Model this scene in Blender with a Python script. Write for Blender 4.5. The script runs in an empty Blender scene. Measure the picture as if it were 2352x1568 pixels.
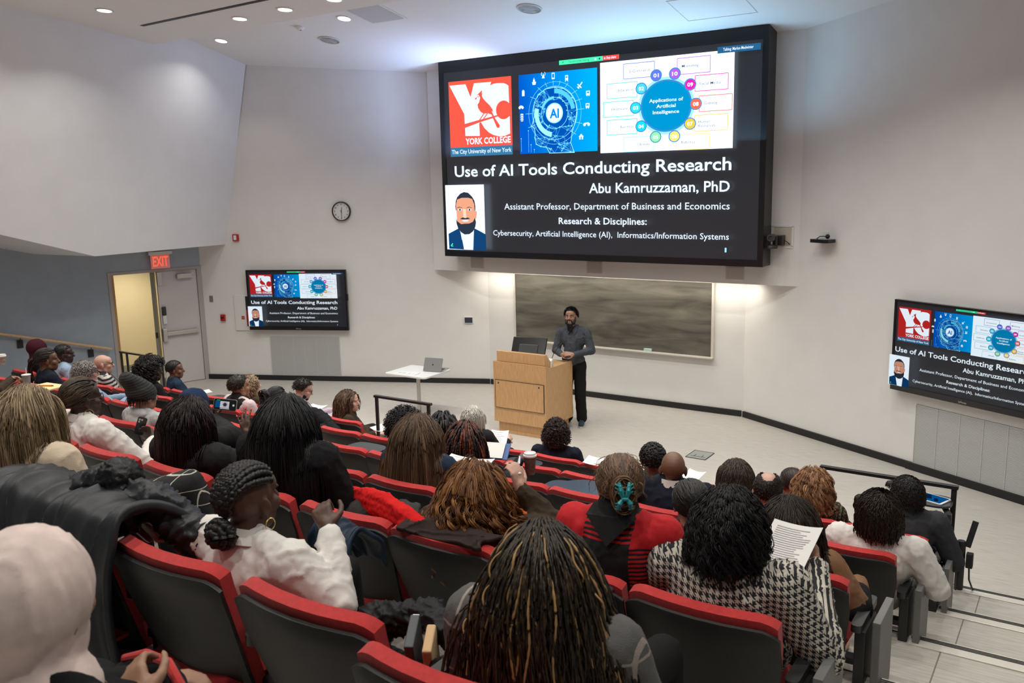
import bpy, bmesh, math, random
import numpy as np
from mathutils import Vector, Matrix, noise

C = bpy.context.scene.collection
SC = bpy.context.scene
PI = math.pi
random.seed(7)
RNG = np.random.default_rng(11)

# ------------------------------------------------------------------ camera
# world: X along the chalkboard wall, Y towards the stage, Z up, stage floor z = 0
F_PX = 2031.44
CAM = Vector((0, 0, 3.6))
_yaw, _pit, _rol = 0.58937, 0.18132, -0.02306
_fw = Vector((-math.sin(_yaw) * math.cos(_pit), math.cos(_yaw) * math.cos(_pit), -math.sin(_pit)))
_rt0 = Vector((math.cos(_yaw), math.sin(_yaw), 0))
_up0 = _rt0.cross(_fw)
_rt = _rt0 * math.cos(_rol) + _up0 * math.sin(_rol)
_up = _up0 * math.cos(_rol) - _rt0 * math.sin(_rol)
cam_d = bpy.data.cameras.new('camera')
cam_d.sensor_width = 36.0
cam_d.lens = F_PX / 2352 * 36.0
cam_d.clip_start = 0.05
cam_d.dof.use_dof = True
cam_d.dof.focus_distance = 6.5
cam_d.dof.aperture_fstop = 6.3
cam = bpy.data.objects.new('camera', cam_d)
C.objects.link(cam)
M = Matrix(((_rt.x, _up.x, -_fw.x, CAM.x), (_rt.y, _up.y, -_fw.y, CAM.y), (_rt.z, _up.z, -_fw.z, CAM.z), (0, 0, 0, 1)))
cam.matrix_world = M
SC.camera = cam

def ray(px, py):
    return _fw + _rt * ((px - 1176) / F_PX) - _up * ((py - 784) / F_PX)
def atY(px, py, Y):
    d = ray(px, py); return CAM + d * (Y / d.y)
def atZ(px, py, z):
    d = ray(px, py); return CAM + d * ((z - CAM.z) / d.z)

# ------------------------------------------------------------------ colour management, world, lights
SC.view_settings.view_transform = 'Standard'
SC.view_settings.look = 'None'
SC.view_settings.gamma = 1.0
SC.view_settings.use_curve_mapping = False
SC.view_settings.exposure = -0.10
SC.cycles.use_denoising = True
SC.cycles.max_bounces = 6
SC.cycles.diffuse_bounces = 4
SC.cycles.glossy_bounces = 2
SC.cycles.transmission_bounces = 2
SC.cycles.transparent_max_bounces = 4
SC.cycles.caustics_reflective = False
SC.cycles.caustics_refractive = False
SC.cycles.sample_clamp_indirect = 4.0

world = bpy.data.worlds.new('world')
SC.world = world
world.use_nodes = True
bg = world.node_tree.nodes['Background']
bg.inputs[0].default_value = (0.93, 0.95, 1.0, 1)
bg.inputs[1].default_value = 0.13

def area(name, loc, size, power, col=(1, .93, .84), rot=(0, 0, 0), shape='DISK', size_y=None, spread=2.4):
    l = bpy.data.lights.new(name, 'AREA')
    l.shape = shape; l.size = size; l.energy = power; l.color = col; l.spread = spread
    if size_y: l.size_y = size_y
    o = bpy.data.objects.new(name, l); C.objects.link(o)
    o.location = loc; o.rotation_euler = rot
    return o

def ceil_z(Y):                      # sloped ceiling over the stage
    return 5.44 + .2 * (12.2 - Y)
def soff_z(Y):                      # lower ceiling over the audience
    return 5.79 + .083 * (9.0 - Y)
WARM = (1, .975, .915)
NEAR_LIGHTS = [(-10.01, 8.5), (-9.08, 8.46), (-8.16, 8.42)]
FAR_LIGHTS = [(-12.11, 9.87), (-9.31, 9.79)]
SIDE_LIGHTS = [(-11.29, 7.33)]
HIDDEN_LIGHTS = [(x, 8.45) for x in (-7.2, -6.3, -5.3, -4.3, -3.2, -2.0, -.6)] + [(x, y) for y in (5.6, 3.2, .8) for x in (-11.3, -9.0, -6.8, -4.6, -2.4, -.2)] 
for (x, y) in NEAR_LIGHTS + SIDE_LIGHTS + HIDDEN_LIGHTS:
    area('downlight_glow', (x, y, soff_z(y) - .03), .16, 22.5, WARM, spread=2.2)
for (x, y) in FAR_LIGHTS + [(-7.0, 9.7), (-4.6, 9.6), (-2.2, 9.5)]:
    area('downlight_glow', (x, y, ceil_z(y) - .04), .16, 9 if x < -12 else 18, WARM, rot=(-.2, 0, 0), spread=2.2)
# strip light tucked under the bulkhead, washing the chalkboard wall
area('board_strip_glow', (-6.55, 12.36, 2.035), 4.9, 25, (1, .94, .82), shape='RECTANGLE', size_y=.06, spread=2.9, rot=(.35, 0, 0))
# added unseen lamps standing in for the video wall's glow, violet-blue left, cyan-blue right
area('video_wall_fill', (-8.2, 11.5, 4.0), 2.0, 20, (.52, .60, 1), rot=(PI, 0, 0), shape='RECTANGLE', size_y=.10, spread=3.0)
area('video_wall_fill', (-5.4, 11.5, 4.0), 3.0, 46, (.28, .66, 1), rot=(PI, 0, 0), shape='RECTANGLE', size_y=.10, spread=3.0)
area('video_wall_fill', (-8.6, 11.76, 4.4), 1.2, 26, (.42, .60, 1), rot=(PI - .06, -.75, 0), shape='RECTANGLE', size_y=.10, spread=2.6)  # added lamp aimed left, turning the leaning side wall bluish
# strip in the soffit washing the blue side wall, and the lit corridor behind the open door
area('side_cove_glow', (-13.7, 6.6, 2.98), 3.2, 9, (1, .95, .84), shape='RECTANGLE', size_y=.05, rot=(.17, 0, -PI / 2 + .3), spread=2.6)
area('corridor_glow', (-15.1, 9.9, 2.45), .5, 30, (1, .90, .68))

# ------------------------------------------------------------------ mesh helpers
class MB:
    """vertex / face collector; build() links it as ONE mesh object"""
    def __init__(self):
        self.v = []; self.f = []; self.mi = []; self.n = 0; self.cur = 0; self.tint = None
    def add(self, verts, faces):
        verts = np.asarray(verts, float).reshape(-1, 3)
        self.v.append(verts)
        for f in faces:
            self.f.append([i + self.n for i in f]); self.mi.append(self.cur)
        self.n += len(verts)
        return self
    def box(self, c, s, R=None):
        x, y, z = s[0] / 2, s[1] / 2, s[2] / 2
        v = np.array([(-x, -y, -z), (x, -y, -z), (x, y, -z), (-x, y, -z), (-x, -y, z), (x, -y, z), (x, y, z), (-x, y, z)])
        if R is not None: v = v @ np.array(R).T
        return self.add(v + np.array(c), [(0, 3, 2, 1), (4, 5, 6, 7), (0, 1, 5, 4), (1, 2, 6, 5), (2, 3, 7, 6), (3, 0, 4, 7)])
    def rbox(self, c, s, r=.01, R=None, n=3):
        """box with rounded vertical (z) edges"""
        pts = []
        for (sx, sy, a0) in ((1, 1, 0), (-1, 1, 90), (-1, -1, 180), (1, -1, 270)):
            for k in range(n + 1):
                a = math.radians(a0 + 90 * k / n)
                pts.append((sx * (s[0] / 2 - r) + r * math.cos(a), sy * (s[1] / 2 - r) + r * math.sin(a)))
        return self.prism(pts, -s[2] / 2, s[2] / 2, c, R)
    def prism(self, pts, z0, z1, c=(0, 0, 0), R=None):
        n = len(pts)
        v = np.array([(x, y, z0) for x, y in pts] + [(x, y, z1) for x, y in pts], float)
        if R is not None: v = v @ np.array(R).T
        return self.add(v + np.array(c), [tuple(range(n - 1, -1, -1)), tuple(range(n, 2 * n))] + [(i, (i + 1) % n, n + (i + 1) % n, n + i) for i in range(n)])
    def quad(self, a, b, c, d):
        return self.add([a, b, c, d], [(0, 1, 2, 3)])
    def tube(self, pts, r, n=8, cap=True):
        pts = [Vector(p) for p in pts]
        rs = r if hasattr(r, '__len__') else [r] * len(pts)
        verts = []; up = None
        for i, p in enumerate(pts):
            t = (pts[min(i + 1, len(pts) - 1)] - pts[max(i - 1, 0)]).normalized()
            if up is None:
                up = Vector((0, 0, 1)) if abs(t.z) < .9 else Vector((1, 0, 0))
            s = t.cross(up).normalized(); up = s.cross(t).normalized()
            for k in range(n):
                a = 2 * PI * k / n
                verts.append(p + (s * math.cos(a) + up * math.sin(a)) * rs[i])
        fs = []
        m = len(pts)
        for i in range(m - 1):
            for k in range(n):
                fs.append((i * n + k, i * n + (k + 1) % n, (i + 1) * n + (k + 1) % n, (i + 1) * n + k))
        if cap:
            fs.append(tuple(range(n - 1, -1, -1))); fs.append(tuple((m - 1) * n + k for k in range(n)))
        return self.add([tuple(v) for v in verts], fs)
    def cyl(self, a, b, r, n=16, r2=None):
        return self.tube([a, b], [r, r if r2 is None else r2], n)
    def lathe(self, prof, c=(0, 0, 0), n=24, R=None):
        v = []
        for r, z in prof:
            for k in range(n):
                a = 2 * PI * k / n; v.append((r * math.cos(a), r * math.sin(a), z))
        v = np.array(v)
        if R is not None: v = v @ np.array(R).T
        m = len(prof); fs = [(i * n + k, i * n + (k + 1) % n, (i + 1) * n + (k + 1) % n, (i + 1) * n + k) for i in range(m - 1) for k in range(n)]
        fs.append(tuple(range(n - 1, -1, -1))); fs.append(tuple((m - 1) * n + k for k in range(n)))
        return self.add(v + np.array(c), fs)
    def ell(self, c, r, R=None, nu=16, nv=10):
        v = [(0, 0, -1)]
        for j in range(1, nv):
            t = -PI / 2 + PI * j / nv
            for k in range(nu):
                a = 2 * PI * k / nu; v.append((math.cos(t) * math.cos(a), math.cos(t) * math.sin(a), math.sin(t)))
        v.append((0, 0, 1))
        v = np.array(v) * np.array(r)
        if R is not None: v = v @ np.array(R).T
        fs = []
        for k in range(nu):
            fs.append((0, 1 + (k + 1) % nu, 1 + k))
            for j in range(nv - 2):
                a = 1 + j * nu; fs.append((a + k, a + (k + 1) % nu, a + nu + (k + 1) % nu, a + nu + k))
            fs.append((1 + (nv - 2) * nu + k, 1 + (nv - 2) * nu + (k + 1) % nu, len(v) - 1))
        return self.add(v + np.array(c), fs)
    def cap(self, p0, r0, p1, r1, n=12):
        """closed tapered capsule"""
        p0 = Vector(p0); p1 = Vector(p1); d = p1 - p0; L = d.length
        if L < 1e-6: return self.ell(p0, (r0,) * 3)
        t = d / L
        ps = []; rs = []
        for k in range(0, 4):
            a = PI / 2 * k / 4 + .08; ps.append(p0 - t * r0 * math.cos(a)); rs.append(r0 * math.sin(a))
        ps.append(p0); rs.append(r0); ps.append(p1); rs.append(r1)
        for k in range(3, -1, -1):
            a = PI / 2 * k / 4 + .08; ps.append(p1 + t * r1 * math.cos(a)); rs.append(r1 * math.sin(a))
        return self.tube(ps, rs, n)
    def grid(self, P, closed=False):
        """P: (nu, nv, 3) array of points -> surface"""
        P = np.asarray(P); nu, nv = P.shape[:2]
        fs = []
        for i in range(nu if closed else nu - 1):
            for j in range(nv - 1):
                a = i * nv + j; b = ((i + 1) % nu) * nv + j
                fs.append((a, b, b + 1, a + 1))
        return self.add(P.reshape(-1, 3), fs)
    def slab(self, A, B):
        """closed solid between two grids (nu, nv, 3)"""
        A = np.asarray(A); B = np.asarray(B); nu, nv = A.shape[:2]; n = nu * nv
        fs = []
        for i in range(nu - 1):
            for j in range(nv - 1):
                a = i * nv + j
                fs.append((a, a + nv, a + nv + 1, a + 1)); fs.append((n + a, n + a + 1, n + a + nv + 1, n + a + nv))
        def edge(ix):
            for p, q in zip(ix[:-1], ix[1:]): fs.append((p, q, n + q, n + p))
        edge([i * nv for i in range(nu)]); edge([(nu - 1) * nv + j for j in range(nv)])
        edge([i * nv + nv - 1 for i in range(nu)]); edge(list(range(nv)))
        return self.add(np.concatenate([A.reshape(-1, 3), B.reshape(-1, 3)]), fs)
    def mesh(self, name='mesh'):
        me = bpy.data.meshes.new(name)
        v = np.concatenate(self.v) if self.v else np.zeros((0, 3))
        me.from_pydata(v.tolist(), [], self.f)
        if any(self.mi): me.polygons.foreach_set('material_index', self.mi)
        me.update()
        return me
    def build(self, name, m, parent=None, smooth=False, angle=35, bevel=0, fix=False, loc=None):
        me = self.mesh(name)
        if fix:
            bm = bmesh.new(); bm.from_mesh(me); bmesh.ops.recalc_face_normals(bm, faces=bm.faces); bm.to_mesh(me); bm.free()
        return link(name, me, m, parent, smooth, angle, bevel, loc)

def link(name, me, m, parent=None, smooth=False, angle=35, bevel=0, loc=None):
    o = bpy.data.objects.new(name, me); C.objects.link(o)
    for mm in (m if isinstance(m, (list, tuple)) else [m]): me.materials.append(mm)
    if smooth:
        me.polygons.foreach_set('use_smooth', [True] * len(me.polygons))
        if angle < 180: me.set_sharp_from_angle(angle=math.radians(angle))
    if bevel:
        b = o.modifiers.new('bevel', 'BEVEL'); b.width = bevel; b.segments = 2; b.limit_method = 'ANGLE'; b.angle_limit = .6
    if parent: o.parent = parent
    if loc is not None: o.location = loc
    return o

def tag(o, label=None, cat=None, group=None, kind=None):
    if label: o['label'] = label
    if cat: o['category'] = cat
    if group: o['group'] = group
    if kind: o['kind'] = kind
    return o
def thing(name, label, cat, loc=(0, 0, 0), rz=0, group=None):
    o = bpy.data.objects.new(name, None); C.objects.link(o)
    o.empty_display_size = .1
    o.location = loc; o.rotation_euler = (0, 0, rz)
    return tag(o, label, cat, group)
def struct(o): return tag(o, kind='structure')
def rotz(a): return np.array(Matrix.Rotation(a, 3, 'Z'))
def rotx(a): return np.array(Matrix.Rotation(a, 3, 'X'))
def roty(a): return np.array(Matrix.Rotation(a, 3, 'Y'))

# ------------------------------------------------------------------ materials
def mat(name, col, rough=.6, metal=0, var=0, vscale=30, bump=0, bscale=120, spec=.5, stretch=None, emit=None, estr=1, sheen=0, detail=3):
    m = bpy.data.materials.new(name); m.use_nodes = True
    nt = m.node_tree; b = nt.nodes['Principled BSDF']
    b.inputs['Base Color'].default_value = (*col, 1); b.inputs['Roughness'].default_value = rough
    b.inputs['Metallic'].default_value = metal; b.inputs['Specular IOR Level'].default_value = spec
    if sheen: b.inputs['Sheen Weight'].default_value = sheen
    if emit:
        b.inputs['Emission Color'].default_value = (*emit, 1); b.inputs['Emission Strength'].default_value = estr
    if var or bump:
        tc = nt.nodes.new('ShaderNodeTexCoord'); src = tc.outputs['Object']
        if stretch:
            mp = nt.nodes.new('ShaderNodeMapping'); mp.inputs['Scale'].default_value = stretch
            nt.links.new(src, mp.inputs[0]); src = mp.outputs[0]
    if var:
        n = nt.nodes.new('ShaderNodeTexNoise'); n.inputs['Scale'].default_value = vscale; n.inputs['Detail'].default_value = detail
        nt.links.new(src, n.inputs['Vector'])
        r = nt.nodes.new('ShaderNodeValToRGB')
        r.color_ramp.elements[0].position = .3; r.color_ramp.elements[1].position = .7
        r.color_ramp.elements[0].color = (*[max(0, c * (1 - var)) for c in col], 1)
        r.color_ramp.elements[1].color = (*[min(1, c * (1 + var)) for c in col], 1)
        nt.links.new(n.outputs[0], r.inputs[0]); nt.links.new(r.outputs[0], b.inputs['Base Color'])
    if bump:
        n = nt.nodes.new('ShaderNodeTexNoise'); n.inputs['Scale'].default_value = bscale; n.inputs['Detail'].default_value = 4
        nt.links.new(src, n.inputs['Vector'])
        bp = nt.nodes.new('ShaderNodeBump'); bp.inputs['Strength'].default_value = bump; bp.inputs['Distance'].default_value = .01
        nt.links.new(n.outputs[0], bp.inputs['Height']); nt.links.new(bp.outputs[0], b.inputs['Normal'])
    return m

def emis(name, col, s=1.0, light=True):
    m = bpy.data.materials.new(name); m.use_nodes = True
    nt = m.node_tree; nt.nodes.remove(nt.nodes['Principled BSDF'])
    e = nt.nodes.new('ShaderNodeEmission'); e.inputs[0].default_value = (*col, 1); e.inputs[1].default_value = s
    nt.links.new(e.outputs[0], nt.nodes['Material Output'].inputs[0])
    if not light: m.cycles.emission_sampling = 'NONE'
    return m

def node(nt, typ, **kw):
    n = nt.nodes.new('ShaderNode' + typ)
    for k, v in kw.items(): setattr(n, k, v)
    return n
def mth(nt, op, a, b=None):
    n = nt.nodes.new('ShaderNodeMath'); n.operation = op
    for i, x in enumerate((a, b)):
        if x is None: continue
        if isinstance(x, (int, float)): n.inputs[i].default_value = x
        else: nt.links.new(x, n.inputs[i])
    return n.outputs[0]
def mixc(nt, fac, a, b):
    n = nt.nodes.new('ShaderNodeMix'); n.data_type = 'RGBA'
    for s, x in ((n.inputs[0], fac), (n.inputs[6], a), (n.inputs[7], b)):
        if isinstance(x, (int, float)): s.default_value = x
        elif isinstance(x, tuple): s.default_value = (*x, 1)
        else: nt.links.new(x, s)
    return n.outputs[2]

def lin(r, g, b):                   # sRGB 0-255 -> linear
    f = lambda c: (c / 255 / 12.92) if c <= 10 else ((c / 255 + .055) / 1.055) ** 2.4
    return (f(r), f(g), f(b))

MT = {}
MT['wall'] = mat('wall_paint', (.775, .762, .735), .75, var=.02, vscale=3, bump=.02, bscale=200)
MT['wall_bluelit'] = mat('wall_paint_bluelit', (.76, .765, .78), .7, var=.02, vscale=3)  # same white paint, with the screen's bluish light tinted into the colour
MT['ceil'] = mat('ceiling_paint', (.77, .765, .745), .8)
MT['blue_wall'] = mat('blue_wall_paint', (.35, .405, .475), .7, var=.05, vscale=4)
MT['black'] = mat('black_rubber', (.012, .012, .012), .55)
MT['blackmetal'] = mat('black_metal', (.016, .016, .017), .38, spec=.5)
MT['darkplastic'] = mat('dark_plastic', (.030, .030, .030), .42, bump=.06, bscale=400)
MT['shell'] = mat('seat_shell_plastic', (.011, .011, .0105), .5, var=.22, vscale=9, bump=.08, bscale=500)
MT['red'] = mat('red_upholstery', (.46, .020, .018), .85, var=.12, vscale=60, bump=.25, bscale=700, sheen=.15)
MT['maple'] = mat('maple_veneer', (.56, .33, .15), .42, var=.12, vscale=14, stretch=(6, 6, .6), bump=.02)
MT['grille'] = mat('grille_metal', (.60, .61, .59), .5)
MT['grilledark'] = mat('grille_slot', (.16, .16, .155), .7)
MT['white'] = mat('white_plastic', (.75, .75, .73), .4)
MT['paper'] = mat('white_paper', (.82, .81, .78), .8)
MT['ink'] = mat('printed_ink', (.36, .36, .37), .8)
MT['steel'] = mat('brushed_steel', (.55, .54, .51), .35, metal=.9)
MT['alu'] = mat('aluminium_strip', (.78, .74, .66), .35, metal=.35)
MT['doorpaint'] = mat('door_paint', (.60, .56, .55), .5)
MT['doorframe'] = mat('door_frame_paint', (.42, .38, .36), .5)
MT['redplastic'] = mat('red_plastic', (.5, .02, .015), .4)
MT['yellowwall'] = mat('corridor_paint', (.76, .66, .45), .75)
MT['wood'] = mat('light_wood_rail', (.66, .43, .24), .45, var=.1, vscale=20)
MT['screenblack'] = mat('screen_black', (.008, .009, .011), .32)
MT['glossblack'] = mat('gloss_black', (.01, .01, .011), .18)
# ================================================================== ROOM
LC = Vector((-13.947, 10.48, 0)); AL = math.radians(23.55)          # left end of the screen wall, its direction
DL = Vector((math.cos(AL), math.sin(AL), 0)); NL = Vector((DL.y, -DL.x, 0))
YC = 12.66                                                           # chalkboard wall
CL = LC + DL * ((YC - LC.y) / DL.y); CR = Vector((-4.307, YC, 0))
DR = Vector((.8868, -.4622, 0)); NR = Vector((DR.y, -DR.x, 0))
DB = Vector((-.285, -.9585, 0)).normalized()                         # blue side wall, from the corner back to the audience
NB = Vector((-DB.y, DB.x, 0))                                        # into the room (+x)
def PL(s, z, o=0): p = LC + DL * s + NL * o; return (p.x, p.y, z)
def PR(s, z, o=0): p = CR + DR * s + NR * o; return (p.x, p.y, z)
def PB(s, z, o=0): p = LC + DB * s + NB * o; return (p.x, p.y, z)
LLEN = (CL - LC).length
def wallquad(name, a, b, z0, z1, m, thick=.12, back=None):
    mb = MB(); a = Vector(a); b = Vector(b); d = (b - a).normalized(); n = Vector((-d.y, d.x, 0)) * thick
    if back is not None and (n.x * back.x + n.y * back.y) < 0: n = -n
    P = [a, b, b + n, a + n]
    mb.prism([(p.x, p.y) for p in P], z0, z1)
    return struct(mb.build(name, m, fix=True))
wallquad('wall_left', PL(-.35, 0), PL(LLEN, 0), 0, 7.2, MT['wall'], back=-NL)
wallquad('wall_front', (CL.x - .05, YC, 0), (CR.x + .05, YC, 0), 0, 2.3, MT['wall'], back=Vector((0, 1, 0)))
wallquad('wall_right', PR(0, 0), PR(9.5, 0), 0, 7.4, MT['wall'], back=-NR)
# bulkhead that carries the video wall
mb = MB(); xl, xr = -9.77, -3.42
mb.prism([(xl, 12.2), (xr, 12.2), (CR.x, YC + .1), (CL.x, YC + .1)], 2.065, 6.2)
struct(mb.build('wall_bulkhead', MT['wall'], fix=True))

# floor materials: fine streaks along X
def floor_mat(nm, seamed):
    m = bpy.data.materials.new(nm); m.use_nodes = True; nt = m.node_tree; b = nt.nodes['Principled BSDF']
    tc = node(nt, 'TexCoord'); mp = node(nt, 'Mapping'); mp.inputs['Scale'].default_value = (5, 70, 5)
    nt.links.new(tc.outputs['Object'], mp.inputs[0])
    n = node(nt, 'TexNoise'); n.inputs['Scale'].default_value = 1.0; n.inputs['Detail'].default_value = 5
    nt.links.new(mp.outputs[0], n.inputs['Vector'])
    r = node(nt, 'ValToRGB'); e = r.color_ramp.elements
    e[0].position = .34; e[0].color = (.44, .405, .36, 1); e[1].position = .62; e[1].color = (.54, .505, .455, 1)
    nt.links.new(n.outputs[0], r.inputs[0])
    sx = node(nt, 'SeparateXYZ'); nt.links.new(tc.outputs['Object'], sx.inputs[0])
    seam = mth(nt, 'LESS_THAN', mth(nt, 'ABSOLUTE', mth(nt, 'SUBTRACT', sx.outputs[0], -.57)), .004)
    nt.links.new(mixc(nt, seam, r.outputs[0], (.2, .18, .15)) if seamed else r.outputs[0], b.inputs['Base Color'])
    b.inputs['Roughness'].default_value = .42
    return m
MT['floor'] = floor_mat('streaked_vinyl_floor', False); MT['tier'] = floor_mat('streaked_vinyl_tiers', True)
mb = MB(); mb.add([(-17, 7.0, 0), (3.5, 7.0, 0), (3.5, 13.4, 0), (-17, 13.4, 0)], [(0, 1, 2, 3)])
struct(mb.build('floor', MT['floor']))
RISE, PITCH, N1 = .31, 1.12, 7.47
def nosY(k): return N1 - PITCH * (k - 1)
for k in range(1, 9):
    mb = MB(); y1 = nosY(k); y0 = nosY(k + 1) - .02 if k < 8 else -2.5
    mb.box((-6.5, (y0 + y1) / 2, RISE * k - .16), (19.5, y1 - y0, .32))
    struct(mb.build('floor_tier', MT['tier']))
    mb = MB()                                                        # black edging in front of the seats
    mb.box((-8.3, y1 + .003, RISE * k - .02), (15.1, .012, .044))
    struct(mb.build('trim_edging', MT['black']))
    # aluminium nosing with black grip strips on the aisle stairs
    mb = MB(); mb.box((.74, y1 - .055, RISE * k + .004), (2.96, .125, .008)); mb.box((.74, y1 + .006, RISE * k - .018), (2.96, .012, .05))
    o = struct(mb.build('trim_nosing', MT['alu'], bevel=.002))
    mb = MB()
    for dy in (-.040, -.025, -.010): mb.box((.74, y1 + dy, RISE * k + .0085), (2.95, .009, .003))
    struct(mb.build('grip_strip', MT['black'], o))

# black baseboards, joint where a thicker length starts
def base(name, P, s0, s1, o=.014, h=.09, th=.028):
    a = Vector(P(s0, 0, 0)); b = Vector(P(s1, 0, 0)); n = Vector(P(0, 0, 1)) - Vector(P(0, 0, 0))
    mb = MB(); q = [a, b, b + n * th, a + n * th]
    mb.prism([(p.x, p.y) for p in q], 0, h); return struct(mb.build(name, MT['black'], fix=True))
base('baseboard_left', PL, .0, 2.62, th=.03); base('baseboard_left', PL, 2.62, LLEN - .01)
base('baseboard_right', PR, .02, 2.86); base('baseboard_right', PR, 2.86, 9.4, th=.045)
PF = lambda s, z, o=0: (CL.x + s, YC - o, z)
base('baseboard_front', PF, 0.02, CR.x - CL.x - .02)

# ceilings
mb = MB(); Ya, Yb = 9.0, 13.6
mb.add([(-17, Ya - .4, ceil_z(Ya - .4)), (5, Ya - .4, ceil_z(Ya - .4)), (5, Yb, ceil_z(Yb)), (-17, Yb, ceil_z(Yb))], [(3, 2, 1, 0)])
mb.add([(x, y, z + .15) for x, y, z in [(-17, Ya - .4, ceil_z(Ya - .4)), (5, Ya - .4, ceil_z(Ya - .4)), (5, Yb, ceil_z(Yb)), (-17, Yb, ceil_z(Yb))]], [(0, 1, 2, 3)])
struct(mb.build('ceiling', MT['ceil']))
mb = MB()
a = [(-17, 9.02, soff_z(9.0)), (5, 8.68, soff_z(8.68))]
lo = [a[0], a[1], (5, -2.5, soff_z(-2.5)), (-17, -2.5, soff_z(-2.5))]
mb.add(lo, [(0, 1, 2, 3)]); hi = [(x, y, z + .5) for x, y, z in lo]
mb.add(lo + hi, [(0, 4, 5, 1), (4, 7, 6, 5)])
struct(mb.build('ceiling_lower', MT['ceil'], fix=False))
# dark linear slot in the lower ceiling
mb = MB(); p0 = Vector((-11.63, 8.11, soff_z(8.11) - .004)); p1 = Vector((-3.5, 7.83, soff_z(7.83) - .004))
mb.quad(p0 + Vector((0, -.035, 0)), p1 + Vector((0, -.035, 0)), p1 + Vector((0, .035, 0)), p0 + Vector((0, .035, 0)))
mb.quad(p0 + Vector((0, -.035, .03)), p0 + Vector((0, .035, .03)), p1 + Vector((0, .035, .03)), p1 + Vector((0, -.035, .03)))
struct(mb.build('trim_slot', MT['black']))

# leaning upper side wall (white box that overhangs the left aisle)
bn = Vector((.97311, .10879, -.20303)); bd = -12.44656
def bx(y, z): return Vector(((bd - bn.y * y - bn.z * z) / bn.x, y, z))
yb = [10.72, 7.95, 6.42, 3.9, 1.2, -2.5]; zb = [2.54, 2.56, 3.0, 3.72, 4.5, 5.56]
bot = [bx(y, z) for y, z in zip(yb, zb)]
yt = [11.05, 7.95, 6.42, 3.9, 1.2, -2.5]; top = [bx(y, 7.2) for y in yt]
mb = MB(); n = len(bot)
mb.add(bot + top, [(i, i + 1, n + i + 1, n + i) for i in range(n - 1)])
mb.add([(p.x - .0, p.y, p.z) for p in bot] + [(p.x - 3.0, p.y - .2, p.z) for p in bot], [(i, n + i, n + i + 1, i + 1) for i in range(n - 1)])
struct(mb.build('wall_left_upper', MT['wall_bluelit'], fix=False))

# blue side wall with the door opening (s 0.02 .. 1.58 along it)
DS0, DS1, DH = .03, 1.585, 2.1
def wall_on_B(name, s0, s1, z0, z1, m, o=0, th=.12):
    mb = MB(); a = Vector(PB(s0, 0, o)); b = Vector(PB(s1, 0, o)); q = [a, b, b - NB * th, a - NB * th]
    mb.prism([(p.x, p.y) for p in q], z0, z1); return struct(mb.build(name, m, fix=True))
wall_on_B('wall_side', DS1 + .06, 14, 0, 6.5, MT['blue_wall'])
wall_on_B('wall_side_header', -.02, DS1 + .06, DH + .05, 4.0, MT['blue_wall'])
# door frame
mb = MB()
for (s0, s1, z0, z1) in ((DS0 - .05, DS0 + .05, 0, DH + .05), (DS1, DS1 + .06, 0, DH + .05), (DS0 + .05, DS1, DH - .0, DH + .05)):
    a = Vector(PB(s0, 0, .012)); b = Vector(PB(s1, 0, .012)); q = [a, b, b - NB * .15, a - NB * .15]
    mb.prism([(p.x, p.y) for p in q], z0, z1)
struct(mb.build('door_frame', MT['doorframe'], fix=True))
# closed leaf
def leaf_box(mb, s0, s1, z0, z1, o0, o1):
    a = Vector(PB(s0, 0, o0)); b = Vector(PB(s1, 0, o0)); c = Vector(PB(s1, 0, o1)); d = Vector(PB(s0, 0, o1))
    mb.prism([(p.x, p.y) for p in (a, b, c, d)], z0, z1)
door = MB(); leaf_box(door, DS0 + .055, .80, .01, DH - .005, -.06, -.015)
door = struct(door.build('door_1', MT['doorpaint'], fix=True))
mb = MB(); leaf_box(mb, .14, .80, .92, .99, -.015, .045); mb.build('panic_bar', MT['steel'], door, fix=True, bevel=.006)
mb = MB(); leaf_box(mb, .72, .80, .82, 1.06, -.015, .05); mb.build('latch_case', MT['steel'], door, fix=True, bevel=.01)
mb = MB(); leaf_box(mb, .70, .77, 1.14, 1.3, -.015, .03); mb.build('lock_case', MT['white'], door, fix=True, bevel=.012)
mb = MB(); leaf_box(mb, .70, .77, 1.3, 1.46, -.015, .034); mb.build('keypad', MT['darkplastic'], door, fix=True, bevel=.012)
mb = MB(); leaf_box(mb, .18, .46, 1.95, 2.03, -.015, .06); mb.build('door_closer', MT['steel'], door, fix=True, bevel=.006)
mb = MB(); leaf_box(mb, .72, .80, 1.85, 2.09, -.014, .004); mb.build('strike_plate', MT['steel'], door, fix=True)
# open leaf seen edge-on and corridor
door2 = MB(); a = Vector(PB(.87, 0, -.02)); w_ = Vector((-.80, .60, 0)) * .75; q = [a, a + DB * .05, a + DB * .05 + w_, a + w_]
door2.prism([(p.x, p.y) for p in q], .01, DH - .005)
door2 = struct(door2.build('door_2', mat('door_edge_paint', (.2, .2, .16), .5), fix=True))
mb = MB(); leaf_box(mb, .875, .915, .9, 1.0, -.022, -.005); mb.build('latch', MT['black'], door2, fix=True)
wall_on_B('wall_corridor', -.6, 3.2, 0, 2.9, MT['yellowwall'], o=-1.9)
mb = MB(); a = Vector(PB(-.6, 0, -1.9)); b = Vector(PB(-.6, 0, 0)); q = [a, b, b - DB * .1, a - DB * .1]; mb.prism([(p.x, p.y) for p in q], 0, 2.9)
struct(mb.build('wall_corridor_end', MT['yellowwall'], fix=True))
mb = MB(); a = Vector(PB(3.2, 0, -1.9)); b = Vector(PB(3.2, 0, -.1)); q = [a, b, b + DB * .1, a + DB * .1]; mb.prism([(p.x, p.y) for p in q], 0, 2.9)
struct(mb.build('wall_corridor_back', MT['yellowwall'], fix=True))
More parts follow.
